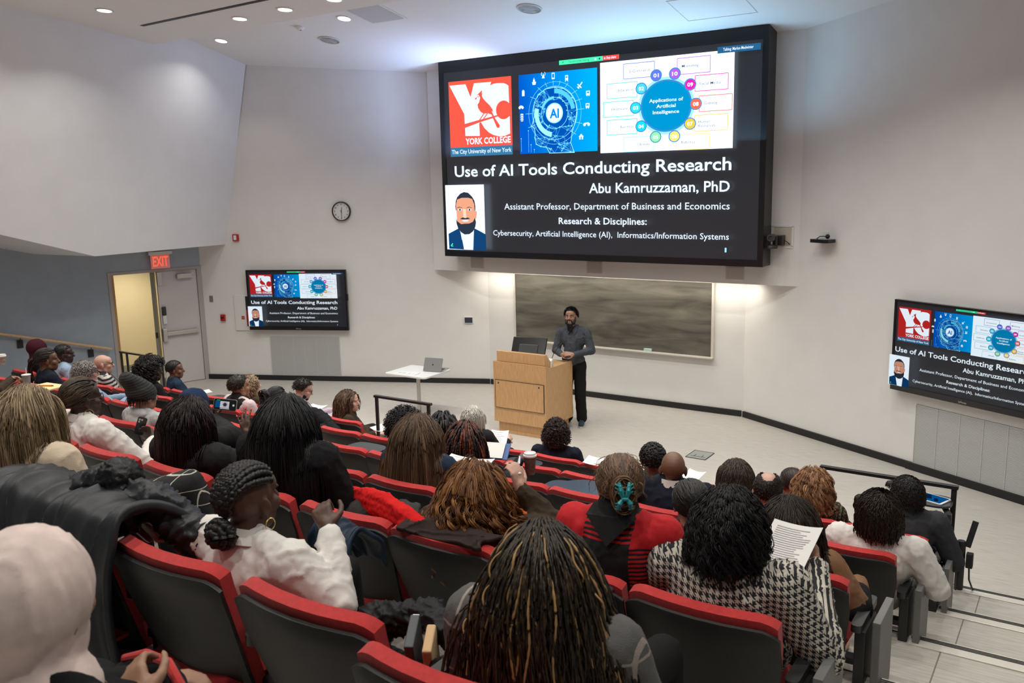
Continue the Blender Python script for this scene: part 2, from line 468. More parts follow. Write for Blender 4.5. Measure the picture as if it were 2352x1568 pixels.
mb = MB(); mb.add([PB(-.6, 2.9, -1.9), PB(3.2, 2.9, -1.9), PB(3.2, 2.9, -.1), PB(-.6, 2.9, -.1)], [(0, 1, 2, 3)]); struct(mb.build('ceiling_corridor', MT['ceil']))
wall_on_B('baseboard_corridor', -.6, 3.2, 0, .12, mat('grey_cove_base', (.3, .3, .25), .6), o=-1.885, th=.015)
mb = MB(); a = Vector(PB(DS1 - .005, 0, -.0)); q = [a, a - DB * .035, a - DB * .035 - NB * .14, a - NB * .14]
mb.prism([(p.x, p.y) for p in q], 0, DH); struct(mb.build('trim_doorstop', mat('orange_wood', (.5, .25, .08), .5), fix=True))

# ------------------------------------------------------------------ fittings on the walls and ceilings
def basis(Pf, s, z, o=0):
    """matrix with local x along the wall, local y up, local z out of the wall"""
    p = Vector(Pf(s, z, o)); d = (Vector(Pf(1, 0)) - Vector(Pf(0, 0))).normalized(); n = (Vector(Pf(0, 0, 1)) - Vector(Pf(0, 0, 0))).normalized()
    u = Vector((0, 0, 1))
    return Matrix(((d.x, u.x, n.x, p.x), (d.y, u.y, n.y, p.y), (d.z, u.z, n.z, p.z), (0, 0, 0, 1)))
def wall_thing(name, label, cat, Pf, s, z, o=0, group=None):
    t = thing(name, label, cat, group=group); t.matrix_world = basis(Pf, s, z, o); return t
def text(name, s, size, m, parent, loc=(0, 0, 0), align='CENTER', bold=0, sx=1.0, rot=(0, 0, 0), width=None):
    cu = bpy.data.curves.new(name, 'FONT'); cu.body = s; cu.size = size; cu.align_x = align; cu.align_y = 'CENTER'; cu.offset = bold; cu.resolution_u = 3
    tmp = bpy.data.objects.new('tmp_text', cu); C.objects.link(tmp)
    bpy.context.view_layer.update()
    me = bpy.data.meshes.new_from_object(tmp.evaluated_get(bpy.context.evaluated_depsgraph_get()))
    bpy.data.objects.remove(tmp); bpy.data.curves.remove(cu)
    if width and len(me.vertices):
        co = np.empty(len(me.vertices) * 3); me.vertices.foreach_get('co', co); co = co.reshape(-1, 3)
        sx = width / max(1e-6, co[:, 0].max() - co[:, 0].min())
    me.transform(Matrix.Diagonal((sx, 1, 1, 1)))
    me.materials.clear()
    o = link(name, me, m, parent); o.location = loc; o.rotation_euler = rot
    return o

# clock
t = wall_thing('wall_clock', 'round black-rimmed wall clock reading half past twelve on the white wall', 'clock', PL, 2.83, 3.107)
mb = MB(); R0 = .172
mb.lathe([(R0, 0), (R0, .045), (R0 - .006, .052), (R0 - .014, .052), (R0 - .018, .04), (R0 - .018, .02)], n=48); mb.build('clock_rim', MT['blackmetal'], t, smooth=True)
mb = MB(); mb.lathe([(R0 - .018, .018), (R0 - .018, .03)], n=48); mb.build('clock_face', MT['white'], t)
for h in range(1, 13):
    a = PI / 2 - h * PI / 6
    text('clock_numeral', str(h), .036, MT['black'], t, (math.cos(a) * .122, math.sin(a) * .122, .031), bold=.001)
def hand(nm, ang, L, w, m, z):
    mb = MB(); a = PI / 2 - ang; d = Vector((math.cos(a), math.sin(a), 0)); s = Vector((-d.y, d.x, 0)) * w
    p = [-d * .02 - s, -d * .02 + s, d * L + s * .5, d * L - s * .5]
    mb.prism([(q.x, q.y) for q in p], z, z + .002); mb.build(nm, m, t, fix=True)
hand('hour_hand', math.radians(12), .078, .006, MT['black'], .032)
hand('minute_hand', math.radians(178), .12, .005, MT['black'], .034)
hand('second_hand', math.radians(125), .03, .003, MT['redplastic'], .036)

t = wall_thing('fire_strobe', 'small red fire alarm strobe high on the wall above the door frame', 'fire alarm', PL, .765, 2.662)
MB().box((0, 0, .02), (.115, .125, .04)).build('strobe_base', MT['redplastic'], t, bevel=.006)
MB().box((0, .0, .05), (.05, .085, .03)).build('strobe_lens', MT['white'], t, bevel=.006)
t = wall_thing('fire_pull_station', 'red fire alarm pull box beside the door at chest height', 'fire alarm', PL, .385, 1.176)
MB().box((0, 0, .022), (.09, .125, .044)).build('pull_box', MT['redplastic'], t, bevel=.006)
MB().box((0, .005, .05), (.06, .035, .02)).build('pull_handle', MT['black'], t, bevel=.004)
t = MB().box((0, 0, .006), (.07, .115, .012)).build('switch_plate', mat('grey_plate', (.2, .19, .19), .5), bevel=.003); t.matrix_world = basis(PL, .17, 1.53)
tag(t, 'small dark grey switch plate on the wall right of the door frame', 'switch plate')
# fire extinguisher cabinet
t = wall_thing('extinguisher_cabinet', 'white metal fire extinguisher cabinet half hidden behind the left wall screen', 'cabinet', PL, .81, 1.27)
MB().box((0, 0, .012), (.36, .66, .024)).build('cabinet_frame', MT['white'], t, bevel=.004)
MB().box((.075, .03, .026), (.045, .56, .01)).build('window', mat('dark_glass', (.02, .02, .025), .1), t)
MB().box((.075, -.1, .03), (.03, .3, .008)).build('extinguisher_body', MT['redplastic'], t)
for yy in (-.075, -.11):
    text('cabinet_lettering', 'FIRE', .034, MT['redplastic'], t, (-.02, yy, .0262), bold=.003)
# wall control panel
t = wall_thing('control_panel', 'small dark touch control panel on the white wall left of the chalkboard', 'control panel', PL, 5.09, 1.155)
MB().box((0, 0, .012), (.165, .12, .024)).build('panel_bezel', MT['white'], t, bevel=.004)
MB().box((0, 0, .025), (.14, .095, .004)).build('panel_screen', mat('slate_screen', (.03, .045, .07), .25), t)
# grilles
def grille(label, Pf, s, z, w, h, n, o=0):
    t = wall_thing('air_grille', label, 'vent grille', Pf, s, z, o)
    MB().box((0, 0, .003), (w, h, .006)).build('grille_backing', MT['grilledark'], t)
    mb = MB(); k = int(h / .0125)
    for i in range(k): mb.box((0, -h / 2 + h * (i + .5) / k, .011), (w, .0088, .010))
    mb.build('louvre', MT['grille'], t)
    mb = MB()
    for i in range(n + 1): mb.box((-w / 2 + w * i / n, 0, .016), (.006, h, .012))
    mb.build('grille_bar', mat('grille_bar_metal', (.6, .6, .58), .4), t)
grille('grey louvred air grille under the left wall screen', PL, 1.966, .455, 1.345, .73, 6)
grille('grey louvred air grille under the right wall screen', PR, 2.945 + 1.15, .455, 2.3, .735, 8)
# exit sign
t = thing('exit_sign', 'red glowing EXIT sign hanging over the door', 'exit sign'); p_ = Vector(PB(.75, 2.31, .10))
t.matrix_world = Matrix(((-DB.x, 0, NB.x, p_.x), (-DB.y, 0, NB.y, p_.y), (0, 1, 0, p_.z), (0, 0, 0, 1)))
MB().box((0, .135, 0), (.42, .06, .09)).build('sign_housing', MT['steel'], t, bevel=.005)
glass = bpy.data.materials.new('edge_lit_acrylic'); glass.use_nodes = True
b_ = glass.node_tree.nodes['Principled BSDF']; b_.inputs['Base Color'].default_value = (.75, .40, .38, 1); b_.inputs['Roughness'].default_value = .3
b_.inputs['Emission Color'].default_value = (1, .12, .09, 1); b_.inputs['Emission Strength'].default_value = .16
MB().box((0, -.02, 0), (.33, .25, .012)).build('sign_panel', glass, t)
text('exit_lettering', 'EXIT', .25, emis('exit_red', (1, .10, .05), 1.5), t, (0, -.025, .0075), bold=.004, width=.27)
# handrail on the blue wall
t = thing('handrail', 'light wooden handrail on black brackets along the blue side wall', 'handrail')
sr = lambda p: (Vector(p) - LC).dot(DB)
r0 = Vector(PB(1.72, .825, .09)); r1 = Vector(PB(9.5, 3.08, .09))
mb = MB(); mb.cyl(r0, r1, .024, 14); mb.build('rail', MT['wood'], t, smooth=True, angle=60)
for s in (2.05, 3.12, 4.3, 5.6):
    z = .825 + (s - 1.72) * .29
    mb = MB(); p = Vector(PB(s, z - .12, 0)); mb.cyl(Vector(PB(s, z - .11, .02)), Vector(PB(s, z - .02, .09)), .007, 8)
    br = mb.build('rail_bracket', MT['blackmetal'], t)
    mb = MB(); a = Vector(PB(s - .045, 0, .001)); b = Vector(PB(s + .045, 0, .001)); q = [a, b, b + NB * .02, a + NB * .02]; mb.prism([(p.x, p.y) for p in q], z - .2, z - .07)
    mb.build('wall_plate', MT['black'], br, fix=True)
# camera niche and swivelling camera on the bulkhead
PK = lambda s, z, o=0: (s, 12.2 - o, z)
t = wall_thing('camera_niche', 'white recessed wall box beside the big screen holding a camera bracket', 'wall box', PK, -3.655, 2.745)
mb = MB()
for (x, y, w, h) in ((0, .145, .30, .03), (0, -.145, .30, .03), (-.14, 0, .03, .27), (.14, 0, .03, .27)): mb.box((x, y, .006), (w, h, .012))
mb.build('niche_frame', MT['white'], t); MB().box((0, 0, .002), (.25, .26, .004)).build('niche_back', mat('niche_cream', (.55, .5, .42), .7), t)
t = wall_thing('swivel_camera', 'black swivelling conference camera mounted at the lower right of the big screen', 'camera', PK, -3.70, 2.70)
MB().box((.02, -.0, .08), (.13, .13, .14)).build('camera_bracket', MT['blackmetal'], t, bevel=.004)
mb = MB(); mb.lathe([(.02, -.07), (.075, -.065), (.08, -.045), (.062, -.02), (.03, -.012)], (-.03, -.04, .22), 28, R=rotx(-PI / 2)); mb.build('camera_base', MT['darkplastic'], t, smooth=True)
mb = MB(); mb.box((-.09, .0, .22), (.02, .13, .05)); mb.box((.03, .0, .22), (.02, .13, .05)); mb.build('camera_fork', MT['darkplastic'], t, bevel=.006)
mb = MB(); mb.lathe([(.045, -.06), (.052, -.05), (.052, .05), (.046, .06), (.03, .06), (.026, .045)], (-.03, .04, .24), 28); mb.build('camera_head', mat('camera_grey', (.05, .05, .052), .4), t, smooth=True)
mb = MB(); mb.tube([(.07, .0, .06), (.11, -.02, .04), (.15, -.06, .01)], .006, 8); mb.build('camera_cable', MT['black'], t)
# shelf with microphone on right wall
t = wall_thing('tracking_shelf', 'small black shelf unit with a cable loop on the right wall', 'wall device', PR, 1.495, 2.735)
mb = MB(); mb.rbox((0, -.015, .11), (.30, .2, .045), .05, R=rotx(-PI / 2), n=6); mb.build('shelf_body', MT['glossblack'], t, smooth=True)
MB().box((-.04, .05, .01), (.09, .09, .02)).build('wall_plate', MT['white'], t)
mb = MB(); mb.ell((.085, .045, .12), (.03, .03, .03)); mb.build('lens_ball', MT['black'], t, smooth=True, angle=180)
mb = MB(); mb.tube([(-.09, .01, .12), (-.04, .04, .12), (.03, .045, .12), (.085, .03, .12)], .006, 8); mb.build('cable', MT['black'], t, smooth=True)
# loudspeakers flush in the bulkhead
for x, lab in ((-8.83, 'left of the three'), (-6.575, 'middle of the three'), (-4.315, 'right of the three')):
    t = wall_thing('bulkhead_speaker', 'beige in-wall speaker grille under the big screen, ' + lab, 'speaker', PK, x, 2.215, group='speakers under the big screen')
    MB().box((0, 0, .004), (.27, .185, .008)).build('speaker_frame', mat('speaker_frame_paint', (.60, .56, .52), .7), t)
    MB().box((0, 0, .009), (.24, .16, .004)).build('speaker_mesh', mat('speaker_mesh', (.52, .48, .44), .8, var=.12, vscale=400), t)

# downlights
def ceil_frame(x, y, zf, tilt):
    return Matrix.Translation((x, y, zf(y))) @ Matrix.Rotation(tilt, 4, 'X')
GLOW = emis('lamp_glow', (1, .95, .85), 9, light=False)
tn = -math.atan(.083); tu = -math.atan(.2)
spots = [(x, y, soff_z, tn) for x, y in NEAR_LIGHTS + SIDE_LIGHTS] + [(x, y, ceil_z, tu) for x, y in FAR_LIGHTS]
dl_labels = ['first from the left in the row beside the dark slot', 'second from the left in the row beside the dark slot', 'third from the left in the row beside the dark slot',
             'alone near the leaning side wall', 'on the higher ceiling near the left corner', 'on the higher ceiling beside the square vent']
ring0 = None
for i, (x, y, zf, tl) in enumerate(spots):
    t = thing('downlight', 'round recessed white downlight, ' + dl_labels[i], 'ceiling light', group='recessed downlights')
    t.matrix_world = ceil_frame(x, y, zf, tl)
    mb = MB(); mb.lathe([(.115, .0), (.115, -.008), (.095, -.012), (.085, .0)], n=28); mb.build('light_trim', MT['white'], t, smooth=True)
    mb = MB(); mb.lathe([(.001, -.006), (.088, -.006)], n=28); mb.build('lamp_lens', GLOW, t)
def ceil_thing(name, label, cat, x, y): 
    t = thing(name, label, cat); t.matrix_world = ceil_frame(x, y, ceil_z, tu); return t
for x, y, lab in ((-10.256, 10.43, 'round ceiling speaker grille left of the square vent'), (-6.53, 10.36, 'round ceiling speaker grille above the big screen')):
    t = ceil_thing('ceiling_speaker', lab, 'speaker', x, y)
    mb = MB(); mb.lathe([(.17, 0), (.17, -.012), (.155, -.018), (.15, -.008)], n=36); mb.build('speaker_ring', mat('speaker_ring_paint', (.6, .58, .56), .6), t, smooth=True)
    mb = MB(); mb.lathe([(.001, -.01), (.152, -.01)], n=36); mb.build('speaker_mesh', mat('ceiling_mesh', (.60, .59, .57), .8), t)
t = ceil_thing('smoke_detector', 'small white smoke detector on the higher ceiling', 'smoke detector', -10.27, 9.84)
mb = MB(); mb.lathe([(.07, 0), (.07, -.02), (.05, -.035), (.03, -.05), (.012, -.052)], n=24); mb.build('detector_body', MT['white'], t, smooth=True)
MB().box((.02, .0, -.045), (.03, .012, .016)).build('detector_chamber', MT['black'], t)
t = ceil_thing('ceiling_vent', 'square grey return air vent in the higher ceiling', 'vent grille', -8.72, 9.62)
MB().box((0, 0, -.006), (.66, .98, .012)).build('vent_frame', MT['white'], t)
MB().box((0, 0, -.014), (.58, .90, .006)).build('vent_mesh', mat('vent_grey', (.52, .53, .54), .6), t)
t = ceil_thing('access_panel', 'flush white access panel in the ceiling above the big screen', 'access panel', -4.3, 11.1)
mb = MB()
for (x, y, w, h) in ((0, .36, .92, .012), (0, -.36, .92, .012), (-.46, 0, .012, .73), (.46, 0, .012, .73)): mb.box((x, y, -.003), (w, h, .006))
mb.build('panel_trim', MT['white'], t)
# floor box
mb = MB(); P = [(-4.266, 10.394), (-4.013, 10.41), (-4.03, 10.722), (-4.287, 10.722)]
t = thing('floor_box', 'flush grey square power box in the stage floor', 'floor box', (-4.15, 10.56, 0))
MB().box((0, 0, .003), (.26, .32, .006)).build('box_lid', mat('floor_box_metal', (.30, .31, .29), .4), t)
mb = MB()
for (x, y, w, h) in ((0, .16, .275, .008), (0, -.16, .275, .008), (-.134, 0, .008, .33), (.134, 0, .008, .33), (.0, -.08, .2, .006), (-.05, -.04, .006, .08), (.05, -.04, .006, .08)): mb.box((x, y, .007), (w, h, .003))
mb.build('lid_seam', MT['black'], t)

# ------------------------------------------------------------------ chalkboard
def chalk_mat():
    m = bpy.data.materials.new('dusty_chalkboard'); m.use_nodes = True; nt = m.node_tree; b = nt.nodes['Principled BSDF']
    tc = node(nt, 'TexCoord'); mp = node(nt, 'Mapping'); mp.inputs['Scale'].default_value = (.55, 1, 3.2)
    nt.links.new(tc.outputs['Object'], mp.inputs[0])
    n = node(nt, 'TexNoise'); n.inputs['Scale'].default_value = 2.2; n.inputs['Detail'].default_value = 7; n.inputs['Distortion'].default_value = .7
    nt.links.new(mp.outputs[0], n.inputs['Vector'])
    r = node(nt, 'ValToRGB'); e = r.color_ramp.elements
    e[0].position = .30; e[0].color = (.060, .055, .045, 1); e[1].position = .85; e[1].color = (.20, .185, .15, 1)
    nt.links.new(n.outputs[0], r.inputs[0]); nt.links.new(r.outputs[0], b.inputs['Base Color']); b.inputs['Roughness'].default_value = .5
    return m
t = thing('chalkboard', 'wide dark chalkboard smeared with chalk dust under the bulkhead', 'chalkboard', (-6.58, YC, 1.45))
MB().box((0, -.018, -.01), (3.54, .03, 1.13)).build('writing_surface', chalk_mat(), t)
mb = MB()
for (x, z, w, h) in ((-1.785, -.01, .035, 1.16), (1.785, -.01, .035, 1.16), (0, .57, 3.6, .03)): mb.box((x, -.024, z), (w, .045, h))
mb.build('board_frame', MT['alu'], t, bevel=.003)
MB().box((0, -.055, -.585), (3.62, .10, .022)).build('chalk_tray', MT['alu'], t, bevel=.004)
t = MB().rbox((0, 0, .022), (.13, .05, .045), .012).build('chalk_eraser', mat('mint_felt', (.5, .66, .6), .8), loc=(-5.84, YC - .07, .876)); tag(t, 'pale mint chalk eraser lying on the chalkboard tray', 'eraser')
# ================================================================== SCREENS
def text_vf(s, bold=0.0, res=2):
    cu = bpy.data.curves.new('tmp', 'FONT'); cu.body = s; cu.size = 1; cu.offset = bold; cu.resolution_u = res
    tmp = bpy.data.objects.new('tmp_text', cu); C.objects.link(tmp)
    bpy.context.view_layer.update()
    me = bpy.data.meshes.new_from_object(tmp.evaluated_get(bpy.context.evaluated_depsgraph_get()))
    bpy.data.objects.remove(tmp); bpy.data.curves.remove(cu)
    v = np.array([p.co[:] for p in me.vertices]).reshape(-1, 3); f = [tuple(p.vertices) for p in me.polygons]
    bpy.data.meshes.remove(me)
    return v, f
SLIDE_COLS = ['black', 'white', 'red', 'caption', 'aiblue', 'ink', 'teal', 'ring', 'ltblue', 'green', 'stop', 'talk', 'cyan', 'cyanhalf', 'navy', 'c01', 'c02', 'c03', 'c04', 'c05', 'c06', 'c07', 'c08', 'c09', 'c10', 'skin', 'hair', 'suit', 'grey', 'darkgreen', 'skin2', 'panel']
CI = {c: i for i, c in enumerate(SLIDE_COLS)}
class Slide(MB):
    """slide picture in units of the screen height: u to the right (0..1.82), v down (0..1)"""
    lay = 0
    def z(self): self.lay += 1; return self.lay * .00035
    def poly(self, col, pts):
        self.cur = CI[col]; z = self.z()
        a = sum(p[0] * q[1] - q[0] * p[1] for p, q in zip(pts, pts[1:] + pts[:1]))
        if a > 0: pts = pts[::-1]
        self.add([(u, -v, z) for u, v in pts], [tuple(range(len(pts)))])
    def rect(self, col, u0, v0, u1, v1): self.poly(col, [(u0, v0), (u1, v0), (u1, v1), (u0, v1)])
    def disc(self, col, u, v, r, ry=None, n=40, a0=0, a1=360):
        ry = ry or r
        self.poly(col, [(u + r * math.cos(math.radians(a0 + (a1 - a0) * k / n)), v + ry * math.sin(math.radians(a0 + (a1 - a0) * k / n))) for k in range(n if a1 - a0 == 360 else n + 1)])
    def arc(self, col, u, v, r0, r1, a0, a1, n=40, k=1.0):
        self.cur = CI[col]; z = self.z(); P = []
        for i in range(n + 1):
            a = math.radians(a0 + (a1 - a0) * i / n); P.append(((u + r0 * k * math.cos(a), -v - r0 * math.sin(a), z), (u + r1 * k * math.cos(a), -v - r1 * math.sin(a), z)))
        vs = [p for q in P for p in q]
        self.add(vs, [(2 * i, 2 * i + 1, 2 * i + 3, 2 * i + 2)[::(1 if a1 > a0 else -1)] for i in range(n)])
    def line(self, col, a, b, w, z=None):
        self.cur = CI[col]; a = Vector((a[0], -a[1], 0)); b = Vector((b[0], -b[1], 0)); d = b - a
        if d.length < 1e-6: return
        s = Vector((-d.y, d.x, 0)).normalized() * w / 2; z = z or self.z()
        self.add([(p.x, p.y, z) for p in (a - s, b - s, b + s, a + s)], [(0, 1, 2, 3)])
    def text(self, col, s, u0, u1, vbase, h=None, bold=.0, res=2):
        """fitted between u0 and u1, cap height h (screen heights)"""
        v, f = text_vf(s, bold, res); self.cur = CI[col]; z = self.z()
        x0, x1 = v[:, 0].min(), v[:, 0].max(); k = (u1 - u0) / (x1 - x0)
        ky = h / .727 if h else k
        self.add(np.stack([u0 + (v[:, 0] - x0) * k, -vbase + v[:, 1] * ky, np.full(len(v), z)], 1), f)
    def rframe(self, col, u0, v0, u1, v1, w=.004):
        z = self.z()
        self.line(col, (u0, v0), (u1, v0), w, z); self.line(col, (u0, v1), (u1, v1), w, z); self.line(col, (u0, v0), (u0, v1), w, z); self.line(col, (u1, v0), (u1, v1), w, z)
S = Slide()
S.rect('black', 0, 0, 1.82, 1)
# sharing bar and talking tag
S.rect('green', .755, 0, 1.008, .022); S.text('darkgreen', 'You are screen sharing', .81, .93, .0155, .012)
S.poly('darkgreen', [(.776, .008), (.783, .005), (.779, .011), (.781, .011), (.772, .018), (.775, .012)]); S.disc('darkgreen', .99, .011, .005); S.disc('white', .966, .0115, .005)
S.rect('stop', 1.008, 0, 1.099, .022); S.text('white', 'Stop share', 1.029, 1.082, .0155, .012, .02); S.rect('white', 1.016, .008, 1.023, .016)
# logo
LX = lambda px: .034 + (px - 65) / 890 * .423
LY = lambda px, py: .051 + (py - 435 + (px - 65) * .107) / 945 * .375
def lp(pts): return [(LX(x), LY(x, y)) for x, y in pts]
S.rect('red', .034, .052, .457, .415); S.rect('caption', .034, .415, .457, .465)
S.poly('white', lp([(80, 487), (315, 462), (383, 635), (437, 447), (682, 425), (663, 473), (710, 450), (760, 441), (850, 438), (885, 450), (916, 470), (920, 697), (925, 880), (925, 1105), (850, 1140), (770, 1150), (690, 1135), (630, 1105), (570, 1050), (520, 968), (497, 985), (500, 1160), (292, 1172), (290, 1060), (284, 870)]))
S.disc('red', LX(842), LY(842, 793), .0495, .0495); S.poly('red', lp([(842, 676), (930, 712), (930, 872), (842, 912)]))
S.poly('red', lp([(284, 1007), (500, 940), (690, 885), (765, 862), (768, 880), (700, 907), (520, 968), (286, 1063)]))
S.poly('red', lp([(550, 537), (468, 612), (500, 600), (520, 640), (505, 700), (480, 735), (490, 785), (520, 830), (560, 852), (625, 848), (675, 862), (690, 905), (725, 985), (745, 1035), (780, 1038), (786, 1000), (720, 905), (676, 812), (700, 828), (690, 790), (650, 735), (600, 690), (560, 645), (545, 612), (556, 570), (545, 585)]))
S.poly('red', lp([(445, 655), (470, 632), (472, 655), (452, 672)])); S.disc('red', LX(492), LY(492, 627), .004)
S.line('red', (LX(570), LY(570, 850)), (LX(505), LY(505, 940)), .006); S.line('red', (LX(620), LY(620, 848)), (LX(560), LY(560, 925)), .006)
S.text('white', 'YORK COLLEGE', .142, .446, .400, .034, .03); S.text('white', 'The City University of New York', .044, .450, .450, .024, .012)
# AI head picture
S.rect('aiblue', .506, .053, .977, .465); AU, AV, AW, AH = .506, .053, .471, .412
def ap(x, y): return (AU + (x - 1060) / 1110 * AW, AV + (y - 330 + (x - 1060) * .099) / 1135 * AH)
rr = random.Random(3)
OUT = [(1590, 490), (1450, 520), (1345, 600), (1290, 710), (1275, 830), (1285, 910), (1262, 990), (1240, 1050), (1282, 1085), (1292, 1160), (1285, 1215), (1305, 1310), (1370, 1340), (1450, 1340), (1500, 1425), (1850, 1395), (1800, 1260), (1825, 1100), (1875, 940), (1892, 800), (1870, 680), (1800, 570), (1700, 505)]
S.poly('navy', [ap(*p) for p in OUT])
def inside(x, y):
    c = False; j = len(OUT) - 1
    for i in range(len(OUT)):
        xi, yi = OUT[i]; xj, yj = OUT[j]
        if (yi > y) != (yj > y) and x < (xj - xi) * (y - yi) / (yj - yi) + xi: c = not c
        j = i
    return c
pts = list(OUT)
while len(pts) < 105:
    x, y = rr.uniform(1240, 1890), rr.uniform(490, 1420)
    if inside(x, y) and math.hypot(x - 1595, y - 850) > 150: pts.append((x, y))
zz = S.z()
for i, p in enumerate(pts):
    near = sorted(pts, key=lambda q: (q[0] - p[0]) ** 2 + (q[1] - p[1]) ** 2)[1:(6 if i % 3 else 9)]
    for q in near: S.line('cyanhalf', ap(*p), ap(*q), .0011, zz)
for p, q in zip(OUT, OUT[1:] + OUT[:1]): S.line('cyan', ap(*p), ap(*q), .003, zz + .0002)
for p in pts: S.disc('cyan', *ap(*p), .0028, n=8)
cu_, cv_ = ap(1595, 855)
S.arc('cyan', cu_, cv_, .098, .123, 100, 195); S.arc('cyanhalf', cu_, cv_, .10, .123, -90, -8); S.arc('cyanhalf', cu_, cv_, .072, .086, 200, 268)
for r, w in ((.079, .002), (.135, .0018), (.158, .0012)): S.arc('cyan', cu_, cv_, r, r + w, 0, 359, 60)
for a in (62, 78, 92, 108, 124, 146, 178, 204, 40, 22, 4, -22, -44):
    ca, sa = math.cos(math.radians(a)), -math.sin(math.radians(a))
    S.line('cyan', (cu_ + ca * .135, cv_ + sa * .14), (cu_ + ca * .178, cv_ + sa * .165), .0015)
S.disc('ltblue', cu_, cv_, .052); S.disc('white', cu_, cv_, .046); S.text('aiblue', 'AI', cu_ - .028, cu_ + .028, cv_ + .024, .047, .03)
def icon(x, y, kind):
    u, v = ap(x, y)
    if kind == 'phone': S.rect('white', u - .009, v - .016, u + .009, v + .016); S.rect('aiblue', u - .006, v - .011, u + .006, v + .009)
    elif kind == 'train': S.rect('white', u - .009, v - .015, u + .009, v + .011); S.rect('aiblue', u - .006, v - .009, u + .006, v - .002); S.line('white', (u - .004, v + .01), (u - .009, v + .017), .003); S.line('white', (u + .004, v + .01), (u + .009, v + .017), .003)
    elif kind == 'plane':
        S.line('white', (u - .012, v + .014), (u + .014, v - .015), .006); S.line('white', (u - .013, v - .006), (u + .009, v + .013), .006); S.line('white', (u - .016, v + .006), (u - .004, v + .016), .004)
    elif kind == 'house': S.poly('white', [(u - .015, v), (u, v - .015), (u + .015, v)]); S.rect('white', u - .011, v, u - .003, v + .014); S.rect('white', u + .003, v, u + .011, v + .014)
    elif kind == 'car': S.disc('white', u, v + .006, .017, .014, a0=180, a1=360); S.disc('white', u - .009, v + .006, .005); S.disc('white', u + .009, v + .006, .005)
    elif kind == 'bike': S.disc('white', u - .012, v + .005, .008); S.disc('white', u + .012, v + .005, .008); S.line('white', (u - .012, v), (u + .012, v - .003), .007)
    elif kind == 'ship': S.poly('white', [(u - .013, v), (u + .013, v), (u + .009, v + .015), (u - .009, v + .015)]); S.rect('white', u - .006, v - .012, u + .006, v); S.rect('white', u - .002, v - .02, u + .002, v - .012)
    elif kind == 'tower': S.poly('white', [(u, v - .012), (u + .009, v + .014), (u - .009, v + .014)]); S.arc('white', u, v - .008, .010, .013, -50, 50, 10); S.arc('white', u, v - .008, .010, .013, 130, 230, 10)
    elif kind == 'light':
        S.rect('white', u - .007, v - .02, u + .007, v + .02)
        for d in (-.012, 0, .012): S.disc('aiblue', u, v + d, .0045, n=10)
        for d in (-.012, 0, .012): S.rect('white', u - .011, v + d - .003, u + .011, v + d - .001)
    elif kind == 'bus': S.rect('white', u - .011, v - .012, u + .011, v + .010); S.rect('aiblue', u - .007, v - .007, u + .007, v); S.disc('white', u - .006, v + .012, .003); S.disc('white', u + .006, v + .012, .003)
    else: S.rect('white', u - .008, v - .014, u + .008, v + .014); S.rect('white', u - .004, v - .018, u + .004, v - .014)
for a in ((1148, 590, 'battery'), (1310, 425, 'ship'), (1445, 335, 'tower'), (1587, 340, 'phone'), (1776, 370, 'train'), (1958, 465, 'plane'), (2068, 570, 'bus'), (2062, 740, 'bus'), (2048, 985, 'bike'), (1973, 1170, 'house'), (1118, 785, 'car'), (1128, 935, 'light')): icon(*a)
for x, y0, y1 in ((1112, 1240, 1430), (1222, 1120, 1430), (1258, 1320, 1430), (1305, 1385, 1430)): S.line('cyan', ap(x, y0), ap(x, y1), .001); S.disc('cyan', *ap(x, y0), .0028, n=8)
# chart
S.rect('panel', 1.006, .036, 1.697, .478)
cx, cy = 1.362, .266
BX = [(1.135, .053, 1.30, .124, 'c01'), (1.045, .141, 1.21, .213, 'c02'), (1.025, .229, 1.19, .302, 'c03'), (1.045, .318, 1.21, .39, 'c04'), (1.136, .406, 1.30, .477, 'ltblue'),
      (1.418, .052, 1.582, .126, 'c10'), (1.508, .138, 1.67, .209, 'c09'), (1.53, .232, 1.691, .304, 'c08'), (1.509, .32, 1.671, .394, 'c07'), (1.418, .406, 1.584, .477, 'c06')]
for u0, v0, u1, v1, c in BX: S.rframe(c, u0, v0, u1, v1, .0035)
S.disc('ltblue', cx, cy, .146, .136, 64); S.disc('ring', cx, cy, .133, .123, 64); S.disc('teal', cx, cy, .125, .115, 64)
for s, w, v in (('Applications of', .176, .246), ('Artificial', .10, .274), ('Intelligence', .137, .302)): S.text('white', s, cx - w / 2, cx + w / 2, v, .0165, .02)
NUM = [('01', 1.31, .12), ('02', 1.232, .176), ('03', 1.202, .266), ('04', 1.232, .356), ('05', 1.31, .411), ('06', 1.408, .412), ('07', 1.487, .357), ('08', 1.515, .267), ('09', 1.486, .176), ('10', 1.408, .12)]
for s, u, v in NUM:
    S.disc('ring', u, v, .0305, .0285, 32); S.disc('c' + s, u, v, .0255, .0238, 32); S.text('white', s, u - .0145, u + .0145, v + .009, .018, .035)
for s, u0, u1, v in (('E-Commerce', 1.17, 1.28, .097), ('Education', 1.108, 1.192, .183), ('Healthcare', 1.07, 1.16, .272), ('Business', 1.12, 1.193, .36), ('Lifestyle', 1.213, 1.281, .449),
                     ('Marketing', 1.444, 1.527, .096), ('Social Media', 1.531, 1.636, .183), ('Gaming', 1.557, 1.622, .273), ('Human', 1.529, 1.589, .357), ('Resources', 1.529, 1.613, .376), ('Robotics', 1.445, 1.515, .449)):
    S.text('ink', s, u0, u1, v, .0135, .004)
S.rect('talk', 1.618, .02, 1.82, .049); S.text('white', 'Talking: Marlon Medwinter', 1.645, 1.787, .0395, .0135, .012)
